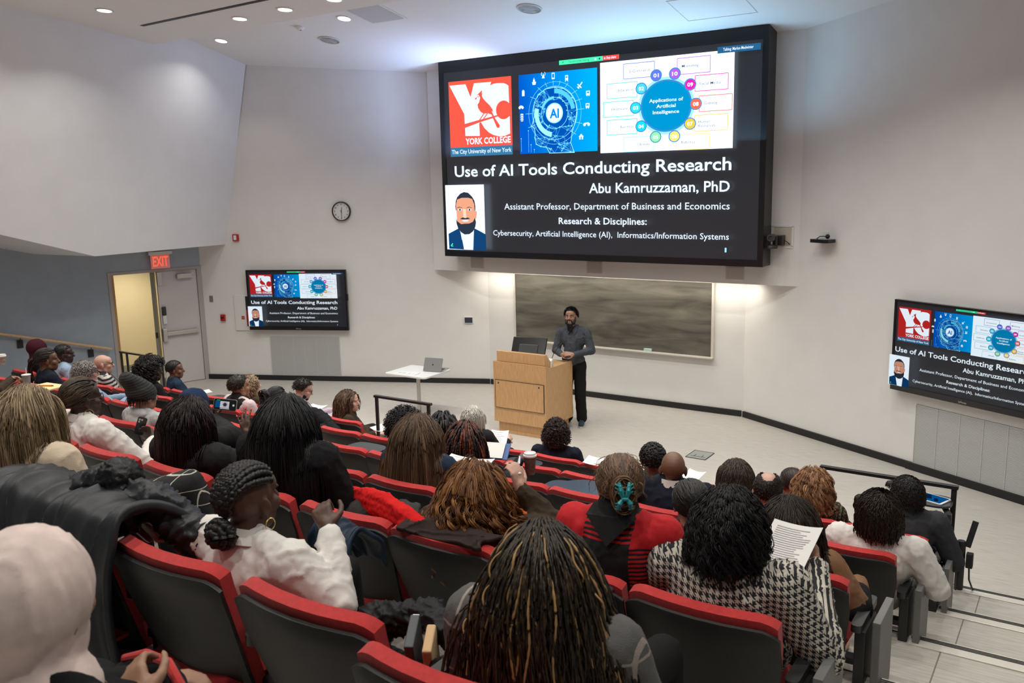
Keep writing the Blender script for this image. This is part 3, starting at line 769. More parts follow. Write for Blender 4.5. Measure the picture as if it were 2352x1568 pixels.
# titles
S.text('white', 'Use of AI Tools Conducting Research', .081, 1.696, .578, .062, .016, 3)
S.text('white', 'Abu Kamruzzaman, PhD', .942, 1.690, .678, .052, .014, 3)
S.text('white', 'Assistant Professor, Department of Business and Economics', .414, 1.692, .762, .035, .004)
S.text('white', 'Research & Disciplines:', .759, 1.267, .838, .035, .014)
S.text('white', 'Cybersecurity, Artificial Intelligence (AI),  Informatics/Information Systems', .335, 1.691, .905, .031, .004)
S.text('ltblue', '1', 1.672, 1.681, .965, .023)
# portrait
PX = lambda x: .010 + (x - 70) / 820 * .270
PY = lambda y: .624 + (y - 115) / 1370 * .366
def pp(pts): return [(PX(x), PY(y)) for x, y in pts]
S.rect('panel', .010, .624, .280, .990)
S.poly('suit', pp([(105, 1150), (330, 1030), (370, 1110), (430, 1485), (620, 1485), (660, 1020), (800, 1090), (905, 1150), (905, 1490), (110, 1475)]))
S.poly('white', pp([(375, 1100), (660, 1030), (630, 1485), (435, 1485)]))
S.poly('hair', pp([(275, 560), (285, 460), (320, 370), (390, 295), (470, 262), (560, 280), (640, 360), (690, 450), (705, 560), (700, 660), (280, 650)]))
S.poly('skin', pp([(290, 520), (320, 420), (420, 385), (560, 385), (640, 410), (680, 520), (685, 660), (735, 665), (720, 820), (680, 820), (640, 1000), (490, 1060), (350, 1000), (300, 850)]))
S.poly('skin2', pp([(430, 620), (445, 780), (410, 800), (470, 815), (540, 800), (505, 780), (500, 620)]))
S.poly('hair', pp([(285, 810), (310, 880), (390, 940), (470, 930), (560, 925), (640, 890), (690, 800), (710, 900), (690, 1000), (640, 1090), (560, 1150), (460, 1160), (380, 1110), (320, 1030), (290, 930)]))
S.poly('hair', pp([(365, 830), (430, 795), (480, 812), (530, 795), (590, 825), (540, 835), (420, 840)]))
S.poly('white', pp([(405, 860), (480, 850), (560, 855), (530, 882), (440, 885)]))
for ex in (375, 580): S.disc('white', PX(ex), PY(635), .012, .006, 16); S.disc('hair', PX(ex), PY(635), .006, .006, 12); S.poly('hair', pp([(ex - 60, 590), (ex - 10, 572), (ex + 50, 590), (ex + 45, 600), (ex, 585), (ex - 55, 600)]))
S.poly('green', pp([(150, 1400), (190, 1350), (205, 1365), (170, 1405), (205, 1405), (205, 1420), (160, 1420)]))

def slide_mats(pre, k, dark, white, redc):
    """k: overall strength; the wall is a bright LED panel, the two side screens are ordinary displays"""
    w = white
    col = dict(black=dark, white=w, red=redc, caption=lin(50, 110, 150), aiblue=lin(0, 120, 215), ink=lin(30, 40, 80), teal=lin(0, 135, 190), ring=lin(50, 130, 190), ltblue=lin(150, 215, 255), green=lin(70, 235, 170), stop=lin(250, 75, 70),
               talk=lin(35, 90, 130), cyan=lin(150, 235, 255), cyanhalf=lin(80, 190, 240), navy=lin(0, 75, 165), c01=lin(95, 110, 230), c02=lin(70, 195, 235), c03=lin(40, 205, 230), c04=lin(20, 200, 220), c05=lin(140, 220, 160), c06=lin(245, 215, 110), c07=lin(255, 190, 60), c08=lin(250, 100, 75), c09=lin(235, 30, 170), c10=lin(165, 90, 215),
               skin=lin(215, 150, 120), hair=lin(38, 48, 62), suit=lin(15, 60, 105), grey=lin(150, 150, 150), darkgreen=lin(20, 90, 60), skin2=lin(240, 195, 170), panel=w)
    out = []
    for c in SLIDE_COLS:
        v = col[c]; lit = c in ('red', 'aiblue', 'panel', 'teal')
        m = emis(pre + '_' + c, v, k if c not in ('black',) else 1, light=lit)
        if c == 'black':
            m = mat(pre + '_black', (.01, .01, .012), .35, emit=dark, estr=1)
        if c == 'aiblue':
            nt = m.node_tree; e = [n for n in nt.nodes if n.type == 'EMISSION'][0]; tc = node(nt, 'TexCoord'); sx = node(nt, 'SeparateXYZ'); nt.links.new(tc.outputs['Object'], sx.inputs[0])
            f = mth(nt, 'MULTIPLY', mth(nt, 'SUBTRACT', sx.outputs[0], .506), 2.1)
            f = mth(nt, 'ADD', f, mth(nt, 'MULTIPLY', sx.outputs[1], .25)); f.node.use_clamp = True
            nt.links.new(mixc(nt, f, lin(0, 85, 190), lin(0, 165, 240)), e.inputs[0])
        out.append(m)
    return out
slide_me = S.mesh('slide_picture')
def put_slide(parent, W, H, mats, z):
    me = slide_me.copy()
    o = bpy.data.objects.new('slide_picture', me); C.objects.link(o)
    for m in mats: me.materials.append(m)
    o.parent = parent; o.scale = (W / 1.82, H, 1); o.location = (-W / 2, H / 2, z)
    return o
LED = slide_mats('led', 1.5, (.018, .019, .023), (.82, .96, 1.15), (.72, .085, .055))
for m in LED:
    if m.name.startswith('led_panel'): [n for n in m.node_tree.nodes if n.type == 'EMISSION'][0].inputs[1].default_value = 2.0
    if m.name.startswith('led_white'): [n for n in m.node_tree.nodes if n.type == 'EMISSION'][0].inputs[1].default_value = 1.25
DSP = slide_mats('display', .82, (.006, .008, .012), (.98, 1.1, 1.2), (.55, .022, .022))
# video wall: x -9.27..-3.82, z 2.348..5.495, front face y = 11.875
t = thing('video_wall', 'huge black-framed presentation screen filled by a research talk slide on the bulkhead', 'screen')
t.matrix_world = basis(PK, -6.54, 3.92, 0)
OW, OH, D0 = 5.45, 3.147, .325
aw, ah = 5.28, 2.885
acx, acy = -6.536 + 6.54, 3.884 - 3.92
mb = MB(); mb.box((0, 0, D0 / 2 - .01), (OW, OH, D0 - .02)); mb.build('housing', MT['screenblack'], t, bevel=.004)
mb = MB()
mb.box((0, (OH / 2 + acy + ah / 2) / 2, D0 - .015), (OW, OH / 2 - acy - ah / 2, .03)); mb.box((0, (-OH / 2 + acy - ah / 2) / 2, D0 - .015), (OW, OH / 2 + acy - ah / 2, .03))
mb.box(((-OW / 2 + acx - aw / 2) / 2, acy, D0 - .015), (OW / 2 + acx - aw / 2, ah, .03)); mb.box(((OW / 2 + acx + aw / 2) / 2, acy, D0 - .015), (OW / 2 - acx - aw / 2, ah, .03))
mb.build('bezel', MT['screenblack'], t)
o = put_slide(t, aw, ah, LED, D0 - .014); o.location.x += acx; o.location.y += acy
def wall_screen(label, Pf, s, z, w=1.923, h=1.108):
    t = wall_thing('wall_screen', label, 'screen', Pf, s, z, 0)
    MB().box((0, 0, .03), (.7, .5, .06)).build('wall_mount', MT['blackmetal'], t)
    MB().box((0, 0, .075), (w, h, .05)).build('display_body', MT['glossblack'], t, bevel=.006)
    mb = MB(); bz = .026; cyy = .022
    ih = h - .10; iw = w - 2 * bz
    mb.box((0, (h / 2 + cyy + ih / 2) / 2, .105), (w, h / 2 - cyy - ih / 2, .012)); mb.box((0, (-h / 2 + cyy - ih / 2) / 2, .105), (w, h / 2 + cyy - ih / 2, .012))
    for sx in (-1, 1): mb.box((sx * (w / 2 - bz / 2), cyy, .105), (bz, ih, .012))
    mb.build('bezel', MT['glossblack'], t, bevel=.002)
    put_slide(t, iw, ih, DSP, .1005).location.y += cyy
    mb = MB(); mb.box((w / 2 + .006, .05, .08), (.014, .12, .03)); mb.build('pen_holder', MT['black'], t)
    text('maker_lettering', 'InFocus', .032, mat('pale_print', (.6, .6, .6), .5), t, (0, -h / 2 + .028, .1115))
    return t
wall_screen('black wall screen showing the talk slide between the door and the clock', PL, .953 + .958, 1.52)
wall_screen('black wall screen cut off by the right edge, showing the talk slide', PR, 2.632 + .9615, 1.522)
# ================================================================== STAGE FURNITURE
L = thing('lectern', 'maple veneer lectern with raised front standing on the stage before the chalkboard', 'lectern', (-6.68, 10.15, 0))
LW_, LD_ = .88, .74
mb = MB(); mb.box((0, .37, .085), (.78, .66, .17)); mb.build('plinth', MT['maple'], L, bevel=.002)
for sx in (-1, 1):                          # side panels with the sloping curved top
    mb = MB()
    x0, x1 = (sx * LW_ / 2, sx * (LW_ / 2 - .02)); prof = [(0, .17), (LD_, .17), (LD_, .985), (LD_ - .01, 1.0), (LD_ - .035, 1.008), (.30, 1.005), (.12, 1.015), (.05, 1.045), (0, 1.055)]
    v = [(x0, y, z) for y, z in prof] + [(x1, y, z) for y, z in prof]; n = len(prof)
    mb.add(v, [tuple(range(n)), tuple(range(2 * n - 1, n - 1, -1))] + [(i, (i + 1) % n, n + (i + 1) % n, n + i) for i in range(n)])
    mb.build('side_panel', MT['maple'], L, fix=True)
MB().box((0, .012, .61), (LW_ - .04, .02, .88)).build('front_panel', MT['maple'], L)
f = MB().box((0, -.002, .585), (LW_ - .07, .014, .40)).build('access_door', MT['maple'], L, bevel=.001)
mb = MB()
for (x, z, w, h) in ((0, .786, .815, .005), (0, .384, .815, .005), (-.406, .585, .005, .40), (.406, .585, .005, .40)): mb.box((x, -.0015, z), (w, .016, h))
mb.build('door_seam', MT['black'], f)
for x in (-.35, .33): MB().lathe([(.011, 0), (.011, .004)], (x, -.009, .745), 14, R=rotx(PI / 2)).build('lock', MT['black'], f)
MB().box((0, .38, .985), (LW_ - .04, .70, .02)).build('desk_top', MT['maple'], L)
mb = MB(); pr = [(.035, 1.05), (.035, 1.20), (.10, 1.20), (.20, 1.08), (.20, 1.0)]
n = len(pr); v = [(-.40, y, z) for y, z in pr] + [(.40, y, z) for y, z in pr]
mb.add(v, [tuple(range(n)), tuple(range(2 * n - 1, n - 1, -1))] + [(i, (i + 1) % n, n + (i + 1) % n, n + i) for i in range(n)]); mb.build('raised_front', MT['maple'], L, fix=True, bevel=.003)
# monitor on the lectern
t = thing('monitor', 'black flat monitor seen from behind on the lectern top', 'monitor', (-6.74, 10.50, .995), math.radians(8))
MB().rbox((0, .06, .006), (.24, .18, .012), .03).build('monitor_foot', MT['glossblack'], t)
MB().box((0, .06, .09), (.05, .03, .17), R=rotx(-.25)).build('monitor_stand', MT['glossblack'], t)
b = MB().box((0, .02, .215), (.53, .03, .31), R=rotx(-.42)).build('monitor_body', MT['glossblack'], t, bevel=.008)
MB().box((0, -.005, .19), (.30, .03, .16), R=rotx(-.42)).build('rear_cover', MT['darkplastic'], t, bevel=.008)
t = thing('gooseneck_microphone', 'thin black gooseneck microphone rising from the lectern', 'microphone', (-6.33, 10.42, .995))
mb = MB(); mb.tube([(0, 0, 0), (.01, .02, .1), (.04, .05, .2), (.085, .085, .27)], .005, 8); mb.build('gooseneck', MT['black'], t, smooth=True)
mb = MB(); mb.cap((.085, .085, .27), .008, (.125, .11, .32), .009, 10); mb.build('microphone_head', MT['black'], t, smooth=True)
mb = MB(); mb.lathe([(.03, 0), (.03, .012), (.012, .018)], n=18); mb.build('microphone_base', MT['black'], t, smooth=True)
t = thing('paper_holder', 'white paper stand with a sheet leaning on the lectern edge', 'document stand', (-6.33, 10.36, .995), math.radians(10))
MB().box((0, 0, .06), (.11, .004, .14), R=rotx(-.35)).build('sheet', MT['paper'], t)
MB().box((0, .03, .05), (.10, .09, .10)).build('stand_body', MT['white'], t, bevel=.004)

# side table with laptop
t = thing('side_table', 'white square pedestal table standing on the stage left of the lectern', 'table', (-8.70, 10.36, 0), math.radians(1))
mb = MB(); mb.rbox((0, 0, .688), (.80, .68, .026), .06, n=5); mb.build('table_top', MT['white'], t, bevel=.003)
mb = MB(); mb.cyl((0, .0, .02), (0, .0, .675), .03, 20); mb.build('pedestal', MT['steel'], t, smooth=True)
mb = MB(); mb.box((0, 0, .012), (.55, .07, .018)); mb.box((0, 0, .012), (.07, .5, .018)); mb.box((.22, 0, .03), (.12, .42, .02)); mb.build('table_foot', MT['steel'], t, bevel=.004)
t = thing('laptop', 'open silver laptop seen from behind on the white side table', 'laptop', (-8.48, 10.50, .701), math.radians(12))
MB().rbox((.0, .10, .008), (.31, .215, .014), .012).build('laptop_base', MT['steel'], t)
lid = MB().rbox((0, -.045, .105), (.31, .215, .007), .012, R=rotx(PI / 2 - .42)).build('laptop_lid', mat('laptop_grey', (.24, .24, .235), .35, metal=.6), t)
mb = MB(); mb.ell((0, -.052, .108), (.011, .002, .014)); mb.build('lid_logo', MT['black'], lid)
MB().box((.0, .085, .0155), (.26, .09, .001)).build('keyboard', MT['black'], t)
t = thing('paper_sheets', 'printed sheets lying on the white side table', 'paper', (-8.78, 10.16, .7015), math.radians(4))
MB().box((-.06, 0, .0005), (.2, .14, .001)).build('sheet', MT['paper'], t); MB().box((.12, .01, .0008), (.2, .14, .001)).build('sheet', MT['paper'], t)
mb = MB()
for x, w in ((-.10, .06), (-.02, .06), (.08, .05), (.15, .04)):
    for k in range(4): mb.box((x, -.03 + k * .018, .0018), (w, .006, .0006))
mb.box((.215, .01, .0018), (.012, .13, .0006)); mb.build('print', MT['ink'], t)

# guard rails at the front of the tiers
def guardrail(label, x0, x1, y, z0, z1, posts, low=None):
    t = thing('guard_rail', label, 'railing', (x0, y, z0)); w = x1 - x0; h = z1 - z0
    MB().box((w / 2, 0, h - .014), (w + .04, .045, .028)).build('top_rail', MT['blackmetal'], t, bevel=.003)
    for px in posts: MB().box((px - x0, 0, (h - .028) / 2), (.04, .022, h - .028)).build('post', MT['blackmetal'], t, bevel=.002)
    return t
guardrail('low black square-tube guard rail in front of the wheelchair gap, left of the lectern', -6.88, -6.08, 7.42, RISE, 1.175, (-6.87, -6.10))
guardrail('black square-tube guard rail at the right end of the front row', -1.82, -.80, 7.42, RISE, 1.155, (-1.81, -1.06, -.81))
ga, gb = atZ(277, 806, .90), atZ(372, 820, .90)
guardrail('black rail standing in front of the open side doorway', ga.x, gb.x, (ga.y + gb.y) / 2, 0, .90, (ga.x + .01, ga.x + .17, gb.x - .01))
# power post beside the stairs
t = thing('power_post', 'short black post with a tilted flap and plug box at the foot of the stairs', 'post', (-.73, 7.40, RISE))
mb = MB(); mb.lathe([(.033, 0), (.033, .40), (.028, .41), (.001, .412)], n=20); mb.build('post_body', MT['blackmetal'], t, smooth=True)
MB().box((.065, .02, .47), (.045, .012, .22), R=rotx(-.1) @ roty(.2)).build('flap', MT['darkplastic'], t, bevel=.003)
MB().box((.065, .0, .26), (.05, .06, .12)).build('plug_box', MT['black'], t, bevel=.008)
mb = MB(); mb.tube([(.065, 0, .2), (.07, .0, .1), (.095, .01, .03), (.10, .03, .006)], .007, 8); mb.build('cable', MT['darkplastic'], t, smooth=True)

# ================================================================== PEOPLE TABLE (who sits where)
# key: (row, x, head-top height over the tier floor, short description used in seat labels)
def rowY(k): return 6.10 - 1.12 * (k - 1)           # rear top edge of the seat backs
WHO = dict(
 maroonhijab=(1, -12.24, 1.24, 'woman in the dark red headscarf'),
 youngprofile=(2, -9.94, 1.20, 'young woman with a long brown ponytail'),
 blueshirtman=(1, -11.59, 1.23, 'man in a pale blue shirt and brown strap'),
 greyhair=(2, -9.17, 1.13, 'grey-haired man with glasses'),
 bald=(1, -10.69, 1.18, 'bald man in the striped sweater'),
 afrowoman=(1, -9.66, 1.19, 'woman with big loose black curls'),
 tabletman=(0, -10.79, 1.19, 'man in navy beside the raised tablet arm'),
 beanie=(3, -6.43, 1.12, 'person in the striped beanie'),
 whiteshirtbraids=(4, -5.37, 1.17, 'woman in white with braids and hoop earring'),
 blonde=(5, -3.84, 1.21, 'blonde woman in the cream sweater'),
 burgundy=(4, -4.29, 1.16, 'woman filming with her phone'),
 navyhijab=(3, -5.77, 1.12, 'woman in the navy headscarf'),
 vest=(1, -8.03, 1.18, 'man in the black quilted vest'),
 olderblonde=(0, -9.19, 1.14, 'older blonde woman'),
 turban=(1, -7.41, 1.11, 'woman with black pinned-up braids'),
 glasses=(0, -8.27, 1.18, 'bearded man in lavender writing'),
 longblack=(4, -3.47, 1.28, 'woman with very long straight black hair'),
 brownblazer=(0, -7.43, 1.14, 'woman in the brown blazer'),
 bigafro=(1, -5.58, 1.03, 'woman with the large black afro'),
 longbrown=(3, -3.53, 1.21, 'woman with long straight grey-brown hair'),
 dread=(1, -5.10, 1.12, 'person with black locs'),
 redbraids=(2, -4.00, 1.14, 'woman with black and auburn braids'),
 silver=(0, -5.58, 1.17, 'silver-haired woman reading a sheet'),
 curlyred=(4, -2.26, 1.11, 'woman with curly auburn hair'),
 cornrows=(5, -2.42, 1.10, 'woman in a white blouse with cornrows'),
 curlyshort=(0, -4.52, 1.13, 'woman with rounded dark curls in navy'),
 clip=(4, -1.54, 1.26, 'woman in the red and black plaid sweater'),
 greenshirt=(1, -2.93, 1.13, 'curly-haired man in a green shirt'),
 baldnavy=(2, -2.27, 1.18, 'bald man in navy'),
 ponytail=(3, -1.69, 1.10, 'woman in maroon with a black ponytail'),
 hounds=(4, -1.09, 1.19, 'woman in the houndstooth coat'),
 bob=(1, -2.23, 1.11, 'woman with the dark brown bob'),
 balding=(2, -1.63, 1.14, 'man with thinning cropped hair'),
 redtie=(0, -2.11, 1.04, 'woman with a red hair tie'),
 strawb=(1, -1.64, 1.13, 'woman with wavy strawberry blonde hair'),
 longhair=(3, -1.18, 1.10, 'woman in brown with long brown hair'),
 white=(2, -.97, 1.13, 'man in the white shirt'),
 suit=(1, -1.00, 1.19, 'man in the dark grey suit'),
 front=(5, -1.21, 1.12, 'woman with long gold-streaked braids'),
 hijab=(6, -1.69, 1.08, 'person in the pale pink headscarf'),
 edge=(3, -9.25, 1.15, 'person cut off at the left holding a cup'))

# ================================================================== SEATS
def shell_pt(u, v, off):
    w = .215 + .075 * min(1, v * 1.25) ** .8
    zt = .82 - .03 * max(0, (abs(u) - .72) / .28) ** 2.2
    x = u * w
    z = .25 + v * (zt - .25)
    y = .185 * (1 - v) ** 1.15 + .045 * u * u - .012
    return (x, y + off, z + off * .25)
us = [-1, -.96, -.9, -.8, -.6, -.35, 0, .35, .6, .8, .9, .96, 1]; vs = [0, .03, .1, .25, .45, .65, .8, .9, .96, 1]
def backrest():
    A = [[shell_pt(u, v, 0 + .012 * max(abs(u) ** 12, abs(2 * v - 1) ** 16)) for v in vs] for u in us]
    B = [[shell_pt(u, v, .030 - .006 * max(abs(u) ** 12, abs(2 * v - 1) ** 16)) for v in vs] for u in us]
    return MB().slab(A, B).mesh('backrest')
def backpad():
    def P(u, v, off):
        x, y, z = shell_pt(u * .965, .06 + v * .985, off); return (x, y, z)
    A = [[P(u, v, .032) for v in vs] for u in us]
    B = [[P(u, v, .098 - .022 * max(abs(u), abs(2 * v - 1)) ** 9) for v in vs] for u in us]
    return MB().slab(A, B).mesh('back_cushion')
def pan():
    U = np.linspace(-1, 1, 9); V = np.linspace(0, 1, 9)
    A = [[(u * (.225 + .02 * v), .10 + .46 * v, .455 + .02 * v - .05 * max(abs(u), abs(2 * v - 1)) ** 8 - .025 * (v > .9)) for v in V] for u in U]
    B = [[(u * (.215 + .02 * v), .11 + .44 * v, .385 + .02 * v) for v in V] for u in U]
    return MB().slab(A, B).mesh('seat_cushion')
def fixme(me):
    bm = bmesh.new(); bm.from_mesh(me); bmesh.ops.recalc_face_normals(bm, faces=bm.faces); bm.to_mesh(me); bm.free()
    me.polygons.foreach_set('use_smooth', [True] * len(me.polygons)); me.set_sharp_from_angle(angle=math.radians(42)); return me
SEAT = dict(back=fixme(backrest()), pad=fixme(backpad()), pan=fixme(pan()))
SEAT['back'].materials.append(MT['shell']); SEAT['pad'].materials.append(MT['red']); SEAT['pan'].materials.append(MT['red'])
mb = MB(); mb.rbox((.31, .30, .60), (.05, .36, .035), .022); SEAT['arm'] = fixme(mb.mesh('armrest')); SEAT['arm'].materials.append(MT['darkplastic'])
mb = MB(); mb.box((.305, .26, .29), (.03, .10, .58)); mb.box((.305, .26, .01), (.06, .22, .02)); mb.box((.15, .26, .375), (.31, .06, .03)); SEAT['stand'] = mb.mesh('stand'); SEAT['stand'].materials.append(MT['blackmetal'])
def put(name, me, parent, mats=None):
    o = bpy.data.objects.new(name, me); C.objects.link(o); o.parent = parent; return o
MT['tabletop'] = mat('tablet_laminate', (.045, .05, .055), .22)
MT['endgrey'] = mat('end_panel_grey', (.15, .15, .145), .5)
def tablet_arm(seat, tilt=0, side=1):
    """writing tablet swung over the lap"""
    mb = MB(); pts = []
    for k in range(28):
        a = 2 * PI * k / 28; x = math.copysign(abs(math.cos(a)) ** .6, math.cos(a)); y = math.copysign(abs(math.sin(a)) ** .6, math.sin(a)); pts.append((x * .19, y * .145))
    mb.prism(pts, -.009, .009); o = mb.build('tablet_arm', MT['tabletop'], seat, bevel=.003); o.location = (side * .17, .52, .675); o.rotation_euler = (0, tilt, 0)
    mb = MB(); mb.tube([(side * .14, -.12, -.2), (side * .14, -.1, -.06), (side * .08, -.02, -.012)], [.016, .016, .012], 8); mb.build('hinge_arm', MT['darkplastic'], o, smooth=True)
    return o
def end_panel(seat):
    mb = MB(); mb.box((.325, .27, .29), (.05, .24, .58)); mb.build('end_standard', MT['blackmetal'], seat, bevel=.006)
    pts = []
    for a in range(0, 181, 15): pts.append((.15 * -math.cos(math.radians(a)), -.13 - .13 * math.sin(math.radians(a)) * 1.0))
    pts = [(-.15, .24)] + pts + [(.15, .24)]
    R = np.array(((0, 0, 1), (1, 0, 0), (0, 1, 0)))
    mb = MB(); mb.prism(pts, -.018, .018, c=(.395, .30, .40), R=R); mb.build('end_panel', MT['endgrey'], seat, fix=True, bevel=.004)
ROWX = {0: [-4.38 - .56 * i for i in range(-4, 3)] + [-7.30 - .6 * i for i in range(0, 7)],
        1: [-1.09 - .572 * i for i in range(0, 11)] + [-7.42 - .60 * i for i in range(0, 9)],
        2: [-1.10 - .571 * i for i in range(0, 9)] + [-6.27 - .6 * i for i in range(0, 9)],
        3: [-1.11 - .59 * i for i in range(0, 14)],
        4: [-1.09, -1.68, -2.27, -2.85, -3.48, -4.10, -4.74, -5.37, -6.0],
        5: [-1.27, -1.86, -2.51, -3.16, -3.82]}
SEATS = {}
row_names = {0: 'front row', 1: 'second row', 2: 'third row', 3: 'fourth row', 4: 'fifth row', 5: 'nearest full row'}
for k, xs in ROWX.items():
    occ = {}
    for key, (r, X, h, d) in WHO.items():
        if r == k:
            i = min(range(len(xs)), key=lambda j: abs(xs[j] - X) + (9 if j in occ else 0)); occ[i] = d
    order = sorted(range(len(xs)), key=lambda j: xs[j])
    for pos, i in enumerate(order):
        if i in occ: lab = 'auditorium seat holding the ' + occ[i]
        else:
            best = None
            for q, j in enumerate(order):
                if j in occ and (best is None or abs(q - pos) < abs(best[0] - pos)): best = (q, j)
            n = pos - best[0]; side = 'right' if n > 0 else 'left'
            lab = 'empty seat ' + {1: 'next to', 2: 'two seats from', 3: 'three seats from', 4: 'four seats from', 5: 'five seats from'}.get(abs(n), '%d seats from' % abs(n)) + ' the ' + occ[best[1]] + ', ' + side
        t = thing('auditorium_seat', lab, 'seat', (xs[i], rowY(k), RISE * k), 0, 'auditorium seats, ' + row_names[k])
        if k == 5: t.location.y -= .03 + .10 * (xs[i] > -1.3)
        put('backrest', SEAT['back'], t); put('back_cushion', SEAT['pad'], t); put('seat_cushion', SEAT['pan'], t)
        put('armrest', SEAT['arm'], t); put('stand', SEAT['stand'], t)
        if pos == len(order) - 1 and k >= 1: end_panel(t)
        SEATS[(k, round(xs[i], 2))] = t
def seat_at(k, x): return SEATS[min((q for q in SEATS if q[0] == k), key=lambda q: abs(q[1] - x))]
# ================================================================== PEOPLE
def remeshed(name, mb, vox, m, parent, smooth_it=2, wrinkle=0, wscale=9, seed=0, stretch=(1, 1, 1), wfun=None):
    """one continuous skin grown over overlapping closed shapes"""
    me0 = mb.mesh('tmp'); tmp = bpy.data.objects.new('tmp', me0); C.objects.link(tmp)
    r = tmp.modifiers.new('r', 'REMESH'); r.mode = 'VOXEL'; r.voxel_size = vox; r.use_smooth_shade = True
    if smooth_it:
        s = tmp.modifiers.new('s', 'SMOOTH'); s.factor = .5; s.iterations = smooth_it
    me = bpy.data.meshes.new_from_object(tmp.evaluated_get(bpy.context.evaluated_depsgraph_get()))
    bpy.data.objects.remove(tmp); bpy.data.meshes.remove(me0)
    if wrinkle:
        n = len(me.vertices); co = np.empty(n * 3); me.vertices.foreach_get('co', co); co = co.reshape(-1, 3)
        no = np.empty(n * 3); me.vertices.foreach_get('normal', no); no = no.reshape(-1, 3)
        st = Vector(stretch); off = Vector((seed * 3.1, seed * 1.7, seed * .9)); d = np.empty(n)
        for i in range(n):
            p = Vector((co[i][0] * stretch[0], co[i][1] * stretch[1], co[i][2] * stretch[2])) * wscale + off
            a_ = noise.noise(p * .45 + off) * 1.2; q_ = p + Vector((a_, -a_, a_)); w = max(0, 1 - abs(noise.noise(q_)) * 3.6); w2 = max(0, 1 - abs(noise.noise(q_ * 1.9 + off)) * 4)
            d[i] = w * w * .75 + w2 * w2 * .35 + noise.noise(p * .8) * .35 - .25
        co += no * (d * wrinkle)[:, None]; me.vertices.foreach_set('co', co.ravel())
    me.materials.clear(); me.name = name
    return link(name, me, m, parent, smooth=True, angle=180)

class Frame:
    """head frame: x right, y forward (face), z up"""
    def __init__(self, c, yaw, pitch, roll, s):
        self.c = Vector(c); self.R = Matrix.Rotation(yaw, 3, 'Z') @ Matrix.Rotation(pitch, 3, 'X') @ Matrix.Rotation(roll, 3, 'Y'); self.s = s; self.Rn = np.array(self.R)
    def __call__(self, x, y, z): return self.c + self.R @ (Vector((x, y, z)) * self.s)
    def arr(self, P): return np.asarray(P) @ self.Rn.T * self.s + np.array(self.c)
    def inv(self, P): return (np.asarray(P) - np.array(self.c)) @ self.Rn / self.s

def head_shapes(mb, F, female=True, ears=True, beard=False):
    s = F.s; R = F.Rn
    def e(c, r, RR=None): mb.ell(F(*c), tuple(x * s for x in r), R if RR is None else R @ RR, 18, 12)
    e((0, -.012, .030), (.075, .096, .088)); e((0, .034, -.030), (.058, .060, .086))
    e((0, .058, -.088), (.030 if not female else .025, .030, .026)); e((0, .05, .045), (.062, .045, .05))
    mb.cap(F(0, .090, .014), .0095 * s, F(0, .112, -.022), .0135 * s, 10); e((0, .098, -.026), (.018, .012, .009))
    e((0, .083, .026), (.050, .016, .010))
    for sx in (-1, 1):
        e((sx * .040, .060, -.022), (.024, .028, .026)); e((sx * .046, .012, -.062), (.018, .036, .026), rotx(-.6))
        if ears: e((sx * .079, -.008, -.006), (.009, .020, .032), rotz(sx * -.45) @ rotx(.15)); e((sx * .078, .0, -.034), (.007, .010, .012))
    e((0, .088, -.052), (.024, .013, .0065)); e((0, .086, -.063), (.021, .013, .0075)); e((0, .084, -.078), (.022, .012, .010))
def eyes(F, parent, k=.8):
    """eyeballs with iris and lids' dark line, brows"""
    for sx in (-1, 1):
        mb = MB(); mb.ell(F(sx * .031, .0845, .008), (.0105 * F.s, .009 * F.s, .0052 * F.s), F.Rn, 12, 8); o = mb.build('eye', MT['eyewhite'], parent, smooth=True, angle=180)
        mb = MB(); mb.ell(F(sx * .031, .0925, .008), (.0052 * F.s, .0035 * F.s, .0050 * F.s), F.Rn, 10, 6); mb.build('iris', MT['iris'], o, smooth=True, angle=180)
        mb = MB(); mb.tube([F(sx * .014, .098, .027), F(sx * .032, .0965, .033), F(sx * .05, .083, .029)], [.0034 * F.s, .004 * F.s, .002 * F.s], 6); mb.build('eyebrow', MT['brow'], parent, smooth=True)
MT['eyewhite'] = mat('eye_white', (.7, .66, .62), .3); MT['iris'] = mat('iris', (.02, .012, .008), .2); MT['brow'] = mat('eyebrow', (.012, .009, .008), .8)
MT['lips'] = mat('lips', (.28, .10, .09), .5)

